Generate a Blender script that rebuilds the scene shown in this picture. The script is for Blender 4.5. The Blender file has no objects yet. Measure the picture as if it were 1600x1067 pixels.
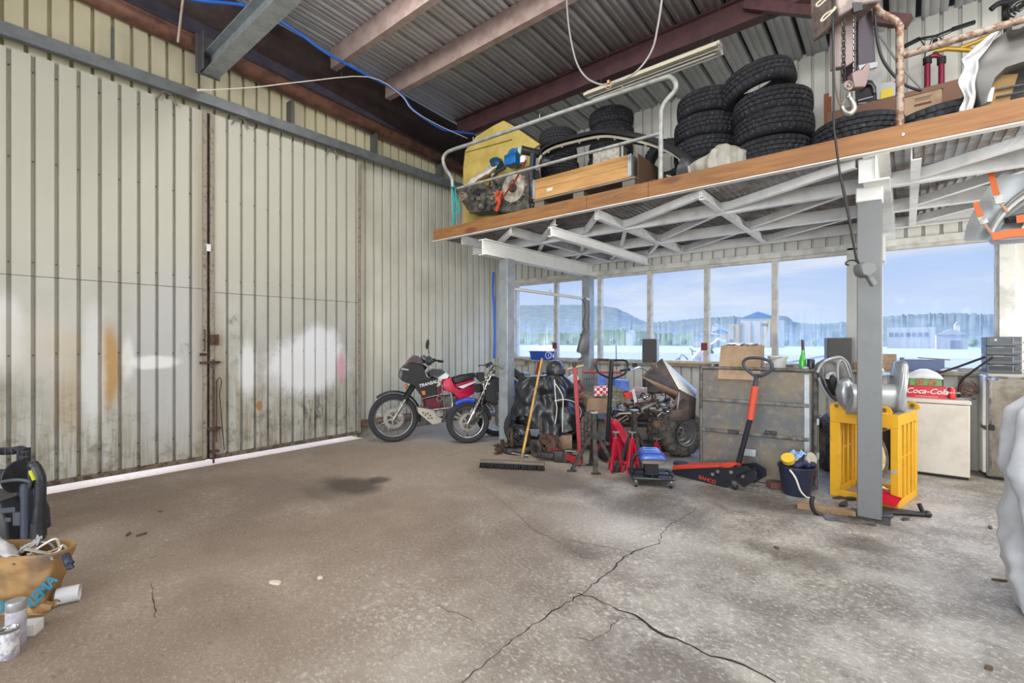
import bpy, bmesh, math, random
from mathutils import Vector, Matrix, Euler, noise
R = math.radians
random.seed(7)
SC = bpy.context.scene
COL = SC.collection
PI = math.pi
V = Vector

# ---------------------------------------------------------------- camera model
CF = 742.0; TH = R(39.65); HC = 1.4; V0 = 533.5
CC, SS = math.cos(TH), math.sin(TH)
def _ray(u, v):
    l = (u-800)/CF
    return (-SS+l*CC, CC+l*SS, (V0-v)/CF)
def PX(u, v, X): d = _ray(u, v); t = X/d[0]; return V((X, t*d[1], HC+t*d[2]))
def PY(u, v, Y): d = _ray(u, v); t = Y/d[1]; return V((t*d[0], Y, HC+t*d[2]))
def PZ(u, v, Z): d = _ray(u, v); t = (Z-HC)/d[2]; return V((t*d[0], t*d[1], Z))

# ---------------------------------------------------------------- colours and nodes
def lin(h):
    if isinstance(h, str):
        h = h.lstrip('#'); c = [int(h[i:i+2], 16)/255 for i in (0, 2, 4)]
    else: c = [x/255 for x in h]
    return tuple((x/12.92 if x <= .04045 else ((x+.055)/1.055)**2.4) for x in c)+(1,)

class NT:
    def __init__(s, m):
        m.use_nodes = True
        s.t = m.node_tree; s.t.nodes.clear()
    def n(s, ty, **kw):
        o = s.t.nodes.new(ty)
        for k, v in kw.items(): setattr(o, k, v)
        return o
    def put(s, sock, v):
        if v is None: return
        if hasattr(v, 'links') or hasattr(v, 'is_output'): s.t.links.new(v, sock)
        else: sock.default_value = v
    def coord(s, kind='Object'): return s.n('ShaderNodeTexCoord').outputs[kind]
    def mapping(s, vec, sc=(1, 1, 1), loc=(0, 0, 0), rot=(0, 0, 0)):
        o = s.n('ShaderNodeMapping'); s.put(o.inputs[0], vec)
        o.inputs[1].default_value = loc; o.inputs[2].default_value = rot; o.inputs[3].default_value = sc
        return o.outputs[0]
    def noise(s, sc=5, det=4, rough=.55, vec=None, dist=0):
        o = s.n('ShaderNodeTexNoise'); s.put(o.inputs['Vector'], vec)
        o.inputs['Scale'].default_value = sc; o.inputs['Detail'].default_value = det
        o.inputs['Roughness'].default_value = rough; o.inputs['Distortion'].default_value = dist
        return o.outputs[0]
    def voro(s, sc=5, vec=None, feat='F1', rnd=1):
        o = s.n('ShaderNodeTexVoronoi', feature=feat); s.put(o.inputs['Vector'], vec)
        o.inputs['Scale'].default_value = sc; o.inputs['Randomness'].default_value = rnd
        return o.outputs[0]
    def wave(s, sc=5, vec=None, dist=0, det=2, dire='X', prof='SIN'):
        o = s.n('ShaderNodeTexWave', bands_direction=dire, wave_profile=prof); s.put(o.inputs['Vector'], vec)
        o.inputs['Scale'].default_value = sc; o.inputs['Distortion'].default_value = dist; o.inputs['Detail'].default_value = det
        return o.outputs['Fac']
    def ramp(s, fac, pts):
        o = s.n('ShaderNodeValToRGB'); s.put(o.inputs[0], fac); e = o.color_ramp.elements
        while len(e) < len(pts): e.new(.5)
        for i, (p, c) in enumerate(pts):
            e[i].position = p; e[i].color = (c, c, c, 1) if isinstance(c, (int, float)) else (c if len(c) == 4 else tuple(c)+(1,))
        return o.outputs[0]
    def mix(s, f, a, b, mode='MIX'):
        o = s.n('ShaderNodeMix', data_type='RGBA', blend_type=mode)
        s.put(o.inputs[0], f); s.put(o.inputs[6], a); s.put(o.inputs[7], b)
        return o.outputs[2]
    def m(s, op, a, b=None, cl=False):
        o = s.n('ShaderNodeMath', operation=op, use_clamp=cl); s.put(o.inputs[0], a)
        if b is not None: s.put(o.inputs[1], b)
        return o.outputs[0]
    def sep(s, vec):
        o = s.n('ShaderNodeSeparateXYZ'); s.put(o.inputs[0], vec); return o.outputs
    def blob(s, vec, c, r, nz=None, amp=.5, soft=.35):
        """1 inside an ellipsoid patch, ragged by a noise, 0 outside"""
        rr = tuple(1/x for x in r)
        mp = s.mapping(vec, rr, tuple(-c[i]*rr[i] for i in range(3)))
        o = s.n('ShaderNodeVectorMath', operation='LENGTH'); s.put(o.inputs[0], mp)
        d = o.outputs['Value']
        if nz is not None: d = s.m('ADD', d, s.m('MULTIPLY', s.m('SUBTRACT', nz, .5), amp*2))
        return s.ramp(d, [(max(0, (1-soft))*.5, 1), (.5*(1+soft), 0)]) if False else s.m('SUBTRACT', 1, s.ss(d, 1-soft, 1+soft))
    def ss(s, x, a, b):
        o = s.n('ShaderNodeMapRange', interpolation_type='SMOOTHSTEP'); s.put(o.inputs[0], x)
        s.put(o.inputs[1], a); s.put(o.inputs[2], b); o.inputs[3].default_value = 0; o.inputs[4].default_value = 1
        return o.outputs[0]
    def bump(s, h, st=.3, dist=.01):
        o = s.n('ShaderNodeBump'); s.put(o.inputs['Height'], h); o.inputs['Strength'].default_value = st; o.inputs['Distance'].default_value = dist
        return o.outputs[0]
    def bsdf(s, col, rough=.6, metal=0, norm=None, **kw):
        o = s.n('ShaderNodeBsdfPrincipled'); s.put(o.inputs['Base Color'], col); s.put(o.inputs['Roughness'], rough); s.put(o.inputs['Metallic'], metal)
        if norm is not None: s.put(o.inputs['Normal'], norm)
        for k, v in kw.items(): s.put(o.inputs[k.replace('_', ' ')], v)
        return o.outputs[0]
    def out(s, sh):
        o = s.n('ShaderNodeOutputMaterial'); s.t.links.new(sh, o.inputs[0])

MATS = {}
def mat(name, col, rough=.6, metal=0, col2=None, sc=6, lo=.42, hi=.62, bump=0, bsc=30, var=.08, **kw):
    """plain surface with tone variation, optional second colour in worn patches, optional fine bump"""
    if name in MATS: return MATS[name]
    m = bpy.data.materials.new(name); t = NT(m); c = t.coord()
    n1 = t.noise(sc, 5, .6, c)
    base = lin(col)
    b = t.mix(n1, tuple(x*(1-var) for x in base[:3])+(1,), tuple(min(1, x*(1+var)) for x in base[:3])+(1,))
    if col2: b = t.mix(t.ss(t.noise(sc*1.7, 6, .65, c), lo, hi), b, lin(col2))
    nm = t.bump(t.noise(bsc, 4, .6, c), bump, .004) if bump else None
    t.out(t.bsdf(b, t.m('ADD', t.m('MULTIPLY', n1, .2), max(0, rough-.1), True), metal, nm, **kw))
    MATS[name] = m; m.diffuse_color = base
    return m

# ---------------------------------------------------------------- mesh builder
class MB:
    def __init__(s): s.v = []; s.f = []; s.mi = []; s.m = 0; s.X = Matrix()
    def at(s, loc=(0, 0, 0), rot=(0, 0, 0), sc=(1, 1, 1)):
        s.X = Matrix.Translation(V(loc)) @ Euler(rot).to_matrix().to_4x4() @ Matrix.Diagonal(V(sc).to_4d()); return s
    def add(s, vs, fs):
        b = len(s.v); s.v += [tuple(s.X @ V(p)) for p in vs]
        for f in fs: s.f.append(tuple(b+i for i in f)); s.mi.append(s.m)
        return s
    def box(s, x0, x1, y0, y1, z0, z1):
        vs = [(x, y, z) for z in (z0, z1) for y in (y0, y1) for x in (x0, x1)]
        return s.add(vs, [(0, 2, 3, 1), (4, 5, 7, 6), (0, 1, 5, 4), (2, 6, 7, 3), (0, 4, 6, 2), (1, 3, 7, 5)])
    def cbox(s, c, d): return s.box(c[0]-d[0]/2, c[0]+d[0]/2, c[1]-d[1]/2, c[1]+d[1]/2, c[2]-d[2]/2, c[2]+d[2]/2)
    def bar(s, a, b, w, h, up=(0, 0, 1)):
        a, b = V(a), V(b); d = (b-a); L = d.length
        if L < 1e-6: return s
        d /= L; u = V(up); sd = d.cross(u)
        if sd.length < 1e-3: sd = d.cross(V((1, 0, 0)))
        sd.normalize(); u = sd.cross(d).normalized()
        vs = [p+sd*(i*w/2)+u*(j*h/2) for p in (a, b) for i, j in ((-1, -1), (1, -1), (1, 1), (-1, 1))]
        return s.add(vs, [(0, 1, 2, 3), (7, 6, 5, 4), (0, 4, 5, 1), (1, 5, 6, 2), (2, 6, 7, 3), (3, 7, 4, 0)])
    def sweep(s, pts, prof, closed=False, caps=True, scl=None, up=None):
        """profile [(side, up)] carried along pts"""
        pts = [V(p) for p in pts]; n = len(pts); k = len(prof); vs = []
        T = []
        for i in range(n):
            a = pts[(i-1) % n] if (closed or i) else pts[0]; b = pts[(i+1) % n] if (closed or i < n-1) else pts[-1]
            d = b-a
            T.append(d.normalized() if d.length > 1e-9 else (T[-1] if T else V((0, 0, 1))))
        u = V(up) if up else (V((0, 0, 1)) if abs(T[0].z) < .9 else V((0, 1, 0)))
        for i in range(n):
            sd = T[i].cross(u)
            if sd.length < 1e-5: sd = T[i].cross(V((.3, 1, .2)))
            sd.normalize(); un = sd.cross(T[i]).normalized()
            if not up: u = un
            q = 1
            if scl:
                fi = i*(len(scl)-1)/max(1, n-1); i0 = min(int(fi), len(scl)-2) if len(scl) > 1 else 0; q = scl[i0]+(scl[min(i0+1, len(scl)-1)]-scl[i0])*(fi-i0)
            vs += [pts[i]+sd*(p[0]*q)+un*(p[1]*q) for p in prof]
        fs = []
        for i in range(n if closed else n-1):
            j = (i+1) % n
            for a in range(k):
                b = (a+1) % k
                fs.append((i*k+a, i*k+b, j*k+b, j*k+a))
        if caps and not closed:
            fs.append(tuple(range(k-1, -1, -1))); fs.append(tuple((n-1)*k+a for a in range(k)))
        return s.add(vs, fs)
    def tube(s, pts, r, n=8, closed=False, scl=None, up=None):
        return s.sweep(pts, [(r*math.cos(2*PI*a/n), r*math.sin(2*PI*a/n)) for a in range(n)], closed, True, scl, up)
    def lathe(s, prof, n=24, closed=False, caps=True, ax='z'):
        """prof [(r, h)] turned round an axis"""
        vs = []; k = len(prof)
        for i in range(n):
            a = 2*PI*i/n; ca, sa = math.cos(a), math.sin(a)
            for r, h in prof:
                p = (r*ca, r*sa, h)
                vs.append(p if ax == 'z' else ((h, p[0], p[1]) if ax == 'x' else (p[1], h, p[0])))
        fs = []
        for i in range(n):
            j = (i+1) % n
            for a in range(k if closed else k-1):
                b = (a+1) % k
                fs.append((i*k+a, j*k+a, j*k+b, i*k+b))
        if caps and not closed:
            if prof[0][0] > 1e-6: fs.append(tuple(i*k for i in range(n-1, -1, -1)))
            if prof[-1][0] > 1e-6: fs.append(tuple(i*k+k-1 for i in range(n)))
        return s.add(vs, fs)
    def cyl(s, a, b, r, n=16, r2=None):
        a, b = V(a), V(b); d = b-a; q = d.to_track_quat('Z', 'Y').to_matrix().to_4x4()
        X = s.X; s.X = X @ Matrix.Translation(a) @ q
        s.lathe([(r, 0), (r if r2 is None else r2, d.length)], n); s.X = X; return s
    def lat(s, a, b, prof, n=24, closed=False, caps=True):
        """lathe about the line a->b; h measured from a"""
        a, b = V(a), V(b); q = (b-a).to_track_quat('Z', 'Y').to_matrix().to_4x4()
        X = s.X; s.X = X @ Matrix.Translation(a) @ q; s.lathe(prof, n, closed, caps); s.X = X; return s
    def prism(s, poly, ax, lo, hi):
        """2D outline; ax is the axis it is pushed along"""
        def P(a, b, h): return {'x': (h, a, b), 'y': (a, h, b), 'z': (a, b, h)}[ax]
        n = len(poly); vs = [P(a, b, lo) for a, b in poly]+[P(a, b, hi) for a, b in poly]
        return s.add(vs, [tuple(range(n-1, -1, -1)), tuple(range(n, 2*n))]+[(i, (i+1) % n, n+(i+1) % n, n+i) for i in range(n)])
    def ball(s, c, r, n=16, sq=(1, 1, 1), cut=-1):
        k = max(4, n//2); pr = [(math.cos(t)*r, math.sin(t)*r) for t in [(-PI/2+PI*i/k) for i in range(k+1)] if math.sin(t) >= cut]
        pr = [(max(a, 0), b) for a, b in pr]
        X = s.X; s.X = X @ Matrix.Translation(V(c)) @ Matrix.Diagonal(V(sq).to_4d()); s.lathe(pr, n, False, False); s.X = X; return s
    def grid(s, fn, nu, nv, closeu=False):
        """fn(a, b) -> point, a and b in 0..1"""
        vs = [fn(i/(nu if closeu else nu-1), j/(nv-1)) for i in range(nu) for j in range(nv)]
        fs = [(i*nv+j, ((i+1) % nu)*nv+j, ((i+1) % nu)*nv+j+1, i*nv+j+1) for i in range(nu if closeu else nu-1) for j in range(nv-1)]
        return s.add(vs, fs)
    def build(s, name, mats, parent=None, loc=None, rot=None, bev=0, smooth=38, solid=0, sub=0, **props):
        if not isinstance(mats, (list, tuple)): mats = [mats]
        me = bpy.data.meshes.new(name); me.from_pydata(s.v, [], s.f)
        for m in mats: me.materials.append(m)
        me.polygons.foreach_set('material_index', [min(i, len(mats)-1) for i in s.mi])
        bm = bmesh.new(); bm.from_mesh(me); bmesh.ops.remove_doubles(bm, verts=bm.verts, dist=1e-5)
        bmesh.ops.recalc_face_normals(bm, faces=bm.faces); bm.to_mesh(me); bm.free()
        me.polygons.foreach_set('use_smooth', [True]*len(me.polygons))
        if smooth: me.set_sharp_from_angle(angle=R(smooth))
        o = bpy.data.objects.new(name, me); COL.objects.link(o)
        if parent: o.parent = parent
        if loc is not None: o.location = loc
        if rot is not None: o.rotation_euler = rot
        if solid: q = o.modifiers.new('solid', 'SOLIDIFY'); q.thickness = solid; q.offset = 0
        if sub: q = o.modifiers.new('sub', 'SUBSURF'); q.levels = sub; q.render_levels = sub
        if bev: q = o.modifiers.new('bevel', 'BEVEL'); q.width = bev; q.segments = 2; q.limit_method = 'ANGLE'; q.angle_limit = R(40)
        for k, v in props.items(): o[k] = v
        return o

def tag(o, label, cat, group=None, kind=None):
    o['label'] = label; o['category'] = cat
    if group: o['group'] = group
    if kind: o['kind'] = kind
    return o
def thing(name, label, cat, loc=(0, 0, 0), rz=0, group=None, rot=None):
    o = bpy.data.objects.new(name, None); COL.objects.link(o); o.empty_display_size = .1
    o.location = loc; o.rotation_euler = rot if rot else (0, 0, rz)
    return tag(o, label, cat, group)
def struct(o): o['kind'] = 'structure'; return o
def dup(o, loc, rot=None, label=None, sc=None):
    """a copy of a thing with copies of its parts and their sub-parts"""
    def cp(a, par):
        c = a.copy(); COL.objects.link(c)
        if par: c.parent = par
        for ch in list(a.children): cp(ch, c)
        return c
    r = cp(o, None); r.location = loc
    if rot is not None: r.rotation_euler = rot
    if label: r['label'] = label
    if sc: r.scale = sc
    return r
def crv(pts, k=6, closed=False):
    """Catmull-Rom through points"""
    p = [V(q) for q in pts]; n = len(p); o = []
    for i in range(n if closed else n-1):
        a, b, c, d = (p[(i-1) % n], p[i], p[(i+1) % n], p[(i+2) % n]) if closed else (p[max(i-1, 0)], p[i], p[i+1], p[min(i+2, n-1)])
        for j in range(k):
            t = j/k; o.append(.5*((2*b)+(c-a)*t+(2*a-5*b+4*c-d)*t*t+(3*b-a-3*c+d)*t**3))
    if not closed: o.append(p[-1])
    return o
def text(name, s, size, m, parent, loc, rot, ext=.0008, al='CENTER', bold=0, shear=0, **props):
    c = bpy.data.curves.new(name, 'FONT'); c.body = s; c.size = size; c.extrude = ext; c.align_x = al; c.align_y = 'CENTER'; c.offset = bold; c.shear = shear
    tmp = bpy.data.objects.new('t', c); COL.objects.link(tmp)
    me = bpy.data.meshes.new_from_object(tmp); bpy.data.objects.remove(tmp)
    me.materials.clear(); me.materials.append(m)
    o = bpy.data.objects.new(name, me); COL.objects.link(o); o.parent = parent; o.location = loc; o.rotation_euler = rot
    for k, v in props.items(): o[k] = v
    return o
# ================================================================ materials used in many places
GALV = mat('galvanised steel', '#a4aaad', .45, .4, '#949a9d', 5, var=.08, bump=.1, bsc=60)
WHITE_ST = mat('white painted steel', '#e4e4df', .45, 0, '#c3c1ba', 3, .5, .8, bump=.05)
BLACK = mat('black plastic', '#1c1d20', .45, 0, var=.15)
BLACKM = mat('matt black', '#222326', .7, 0, var=.2)
RUBBER = mat('black rubber', '#26272a', .8, 0, '#35363a', 12, bump=.25, bsc=80)
CHROME = mat('chrome', '#c9cacb', .18, 1)
STEEL = mat('worn steel', '#8b8885', .42, .8, '#5d5954', 9, bump=.15)
DSTEEL = mat('dark dirty steel', '#4a4743', .6, .4, '#2c2a28', 9, bump=.3)
RUST = mat('rusty steel', '#5e4436', .8, .1, '#3a2c25', 10, bump=.4)
CARD = mat('brown cardboard', '#9f866c', .85, 0, '#8c745c', 3, bump=.05)
WHITE_PL = mat('white plastic', '#dcdcdc', .4, 0)
WOODP = mat('pale wood', '#b98f5e', .65, 0, '#9a7347', 4)

def cladding_mat(name, base, dark):
    m = bpy.data.materials.new(name); t = NT(m); c = t.coord()
    n = t.noise(1.3, 5, .6, c); col = t.mix(t.ss(n, .3, .75), lin(base), lin(dark))
    st = t.noise(1, 5, .7, t.mapping(c, (22, 22, .9)))
    col = t.mix(t.m('MULTIPLY', t.ss(st, .52, .8), .3), col, lin('#8f8672'))
    t.out(t.bsdf(col, .5, 0, t.bump(st, .05, .003))); return m
CLAD = cladding_mat('cream ribbed cladding', '#cecbbd', '#bebbac')
CLADU = cladding_mat('darker cream cladding', '#bdb79b', '#aca68a')  # upper strip of the left wall, darker and yellower
CLADW = cladding_mat('pale grey ribbed cladding', '#d6d5cd', '#c6c4bb')

def wood_mat(name, a, b, axis='X', knots=True, sc=1.0):
    m = bpy.data.materials.new(name); t = NT(m); c = t.coord()
    s = {'X': (1.2, 14, 14), 'Y': (14, 1.2, 14), 'Z': (14, 14, 1.2)}[axis]
    g = t.noise(2.2*sc, 7, .65, t.mapping(c, s), .6)
    col = t.mix(t.ss(g, .32, .68), lin(a), lin(b))
    col = t.mix(t.ss(t.noise(1.1, 3, .5, c), .55, .8), col, lin('#8a5a34'))
    if knots:
        s2 = {'X': (.5, 1.4, 1.4), 'Y': (1.4, .5, 1.4), 'Z': (1.4, 1.4, .5)}[axis]
        vd = t.voro(3.2, t.mapping(c, s2))
        col = t.mix(t.m('SUBTRACT', 1, t.ss(vd, .10, .24)), col, lin('#6b4023'))
    t.out(t.bsdf(col, .6, 0, t.bump(g, .15, .003))); return m
TIMBER = wood_mat('varnished pine', '#96693a', '#7c532e')
PINE = wood_mat('new pine', '#c5985c', '#ab7d45')
GREYWOOD = wood_mat('weathered wood', '#7e7264', '#5f564c')

# ================================================================ floor
def floor_mat():
    m = bpy.data.materials.new('worn concrete'); t = NT(m); c = t.coord()
    x, y, z = t.sep(c)
    big = t.noise(.55, 5, .6, c); med = t.noise(2.6, 6, .65, c); fin = t.noise(24, 5, .75, c); vf = t.noise(95, 3, .7, c)
    warm = t.mix(t.ss(big, .35, .68), lin('#7b6b5c'), lin('#988877'))
    cool = t.mix(t.ss(med, .35, .68), lin('#7a746c'), lin('#a8a49c'))
    side = t.ss(t.m('ADD', t.m('ADD', x, t.m('MULTIPLY', y, .35)), t.m('MULTIPLY', t.m('SUBTRACT', big, .5), 2.4)), -2.4, .4)
    col = t.mix(side, warm, cool)
    far = t.m('MULTIPLY', t.ss(y, 2.4, 5.4), t.m('SUBTRACT', 1, t.ss(x, -3.4, -1.9)))
    col = t.mix(t.m('MULTIPLY', far, .75), col, lin('#b9ad9b'))
    # pale worn flecks
    fl = t.m('MULTIPLY', t.ss(fin, .5, .66), t.ss(t.noise(1.1, 5, .7, c), .46, .64))
    col = t.mix(t.m('MULTIPLY', fl, t.m('ADD', .28, t.m('MULTIPLY', side, .5))), col, lin('#ddd7cd'))
    dk = t.m('MULTIPLY', t.ss(t.noise(11, 6, .75, t.mapping(c, (1, 1, 1), (4, 2, 0))), .55, .72), t.ss(t.noise(.9, 4, .6, t.mapping(c, (1, 1, 1), (9, 2, 0))), .42, .66))
    col = t.mix(t.m('MULTIPLY', dk, .75), col, lin('#564d45'))
    col = t.mix(t.m('MULTIPLY', t.ss(vf, .55, .7), .4), col, lin('#4f4842'))
    col = t.mix(t.m('MULTIPLY', t.ss(t.noise(60, 4, .8, t.mapping(c, (1, 1, 1), (7, 3, 0))), .56, .68), .4), col, lin('#cfc8bd'))
    gr_ = t.noise(34, 5, .75, t.mapping(c, (1, 1.6, 1), (2, 8, 0), (0, 0, .5))); patchy = t.ss(t.noise(1.6, 5, .65, t.mapping(c, (1, 1, 1), (5, 1, 0))), .4, .62)
    col = t.mix(t.m('MULTIPLY', t.m('MULTIPLY', t.ss(gr_, .53, .62), patchy), t.m('ADD', .35, t.m('MULTIPLY', side, .3))), col, lin('#5b534b'))
    col = t.mix(t.m('MULTIPLY', t.m('SUBTRACT', 1, t.ss(gr_, .38, .46)), t.m('ADD', .12, t.m('MULTIPLY', side, .45))), col, lin('#dcd7ce'))
    sp_ = t.noise(46, 4, .7, t.mapping(c, (1, 1, 1), (1, 8, 3)))
    col = t.mix(t.m('MULTIPLY', t.ss(sp_, .64, .69), .75), col, lin('#453d36'))
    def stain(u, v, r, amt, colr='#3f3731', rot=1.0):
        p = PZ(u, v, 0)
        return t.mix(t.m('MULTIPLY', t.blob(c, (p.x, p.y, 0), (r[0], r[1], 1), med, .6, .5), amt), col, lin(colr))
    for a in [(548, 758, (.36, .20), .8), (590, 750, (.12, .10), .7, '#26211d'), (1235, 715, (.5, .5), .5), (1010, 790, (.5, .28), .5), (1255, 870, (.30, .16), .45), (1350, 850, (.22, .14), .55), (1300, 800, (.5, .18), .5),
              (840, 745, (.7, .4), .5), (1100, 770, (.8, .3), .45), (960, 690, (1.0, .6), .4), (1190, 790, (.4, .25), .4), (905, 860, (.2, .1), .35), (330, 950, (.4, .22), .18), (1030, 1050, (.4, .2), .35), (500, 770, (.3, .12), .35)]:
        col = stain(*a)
    col = t.mix(t.m('MULTIPLY', t.blob(c, tuple(PZ(980, 830, 0)), (.5, .25, 1), med, .9, .7), .35), col, lin('#c9c4bb'))
    rg = t.m('SUBTRACT', .78, t.m('MULTIPLY', side, .2))
    h = t.m('ADD', t.m('MULTIPLY', fin, .6), t.m('MULTIPLY', vf, .4))
    t.out(t.bsdf(col, rg, 0, t.bump(h, .35, .01), Specular_IOR_Level=.35)); return m
FLOOR = floor_mat()
fl = MB().box(-6.35, 5.2, -7.2, 7.3, -.2, 0).build('floor', FLOOR); struct(fl)
# cracks: flat strips, the shade inside them painted dark, children of the floor
DARK = mat('crack shade', '#2a2522', .95)
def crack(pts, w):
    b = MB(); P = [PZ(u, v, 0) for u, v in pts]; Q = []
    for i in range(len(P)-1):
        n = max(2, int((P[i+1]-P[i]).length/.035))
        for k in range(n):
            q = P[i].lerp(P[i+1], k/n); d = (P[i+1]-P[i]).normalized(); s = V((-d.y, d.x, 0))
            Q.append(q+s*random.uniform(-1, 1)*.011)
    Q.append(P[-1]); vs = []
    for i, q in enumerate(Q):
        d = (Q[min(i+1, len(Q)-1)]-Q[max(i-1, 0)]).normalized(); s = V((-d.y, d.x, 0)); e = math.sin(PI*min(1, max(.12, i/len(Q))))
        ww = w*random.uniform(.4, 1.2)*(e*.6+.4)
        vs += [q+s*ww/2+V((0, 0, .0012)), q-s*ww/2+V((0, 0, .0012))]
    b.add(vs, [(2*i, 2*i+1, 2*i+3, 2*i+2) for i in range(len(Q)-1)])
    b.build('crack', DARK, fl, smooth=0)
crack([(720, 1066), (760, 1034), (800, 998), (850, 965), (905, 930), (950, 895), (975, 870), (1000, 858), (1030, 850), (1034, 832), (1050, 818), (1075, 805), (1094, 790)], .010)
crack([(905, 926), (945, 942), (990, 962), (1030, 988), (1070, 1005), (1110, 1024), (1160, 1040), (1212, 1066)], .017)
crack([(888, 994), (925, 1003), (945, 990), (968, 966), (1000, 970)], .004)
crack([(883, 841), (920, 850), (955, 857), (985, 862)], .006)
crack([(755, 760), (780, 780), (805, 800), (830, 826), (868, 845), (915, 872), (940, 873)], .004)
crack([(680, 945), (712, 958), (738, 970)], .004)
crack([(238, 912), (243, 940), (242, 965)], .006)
# litter on the floor
def bit(u, v, w, h, m, label):
    p = PZ(u, v, 0); b = MB(); n = 9
    pr = [(math.cos(2*PI*i/n)*w/2*random.uniform(.6, 1), math.sin(2*PI*i/n)*h/2*random.uniform(.6, 1)) for i in range(n)]
    b.prism(pr, 'z', 0.001, .012); o = b.build('debris', m, loc=p, rot=(0, 0, random.uniform(0, 3))); tag(o, label, 'debris', None)
LEAF = mat('dry leaf', '#5b4a35', .9); PALE = mat('pale scrap', '#cfc6b4', .9)
bit(430, 912, .09, .045, PALE, 'pale torn scrap lying on bare floor left of the cracks')
bit(500, 904, .04, .03, PALE, 'small pale crumb on the floor right of the torn scrap')
bit(200, 836, .10, .03, LEAF, 'dark leaf lying on the brown floor near the left door')
bit(222, 836, .08, .02, LEAF, 'thin dark twig beside the dark leaf on the floor')
bit(1547, 825, .08, .03, LEAF, 'dark oval flake on the floor right of the white freezer')
bit(1562, 908, .09, .025, LEAF, 'dark flake on the floor beside the grey dust cover')
bit(1213, 857, .05, .03, LEAF, 'dark crumb on the floor in front of the tool bucket')
bit(250, 800, .05, .012, LEAF, 'thin dark chip on the floor below the left sliding door')
bit(1544, 1045, .04, .03, LEAF, 'dark crumb at lower right of the floor')

# ================================================================ cladding
def clad(b, ax, plane, a0, a1, z0, z1, per=.154, gw=.029, dep=.042, ph=0, sgn=1):
    """vertical pans with narrow grooves; sgn: side the room is on"""
    xs = []; a = a0
    k = math.floor((a0-ph)/per)
    while True:
        g = ph+k*per
        for q, d in ((g-gw/2-.003, 0), (g-gw/2+.003, dep), (g+gw/2-.003, dep), (g+gw/2+.003, 0)):
            if a0 < q < a1: xs.append((q, d))
        k += 1
        if g > a1: break
    d0 = 0; xs = [(a0, 0)]+xs+[(a1, 0)]
    vs = []
    for q, d in xs:
        w = plane-sgn*d
        for z in (z0, z1): vs.append((w, q, z) if ax == 'x' else (q, w, z))
    for q, d in (xs[-1], xs[0]):   # back skin
        for z in (z0, z1):
            w = plane-sgn*(dep+.03); vs.append((w, q, z) if ax == 'x' else (q, w, z))
    n = len(xs)+2
    fs = [(2*i, 2*((i+1) % n), 2*((i+1) % n)+1, 2*i+1) for i in range(n)]
    fs += [tuple(2*i for i in range(n)), tuple(2*i+1 for i in range(n-1, -1, -1))]
    b.add(vs, fs)
def screws(b, ax, plane, a0, a1, zs, per, ph, r=.007):
    k = math.ceil((a0-ph)/per)
    while ph+k*per < a1:
        g = ph+k*per; k += 1
        for z in zs:
            c = (plane, g, z+random.uniform(-.01, .01)) if ax == 'x' else (g, plane, z)
            b.cyl(c, V(c)+(V((.012, 0, 0)) if ax == 'x' else V((0, -.012, 0))), r, 6)

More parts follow.
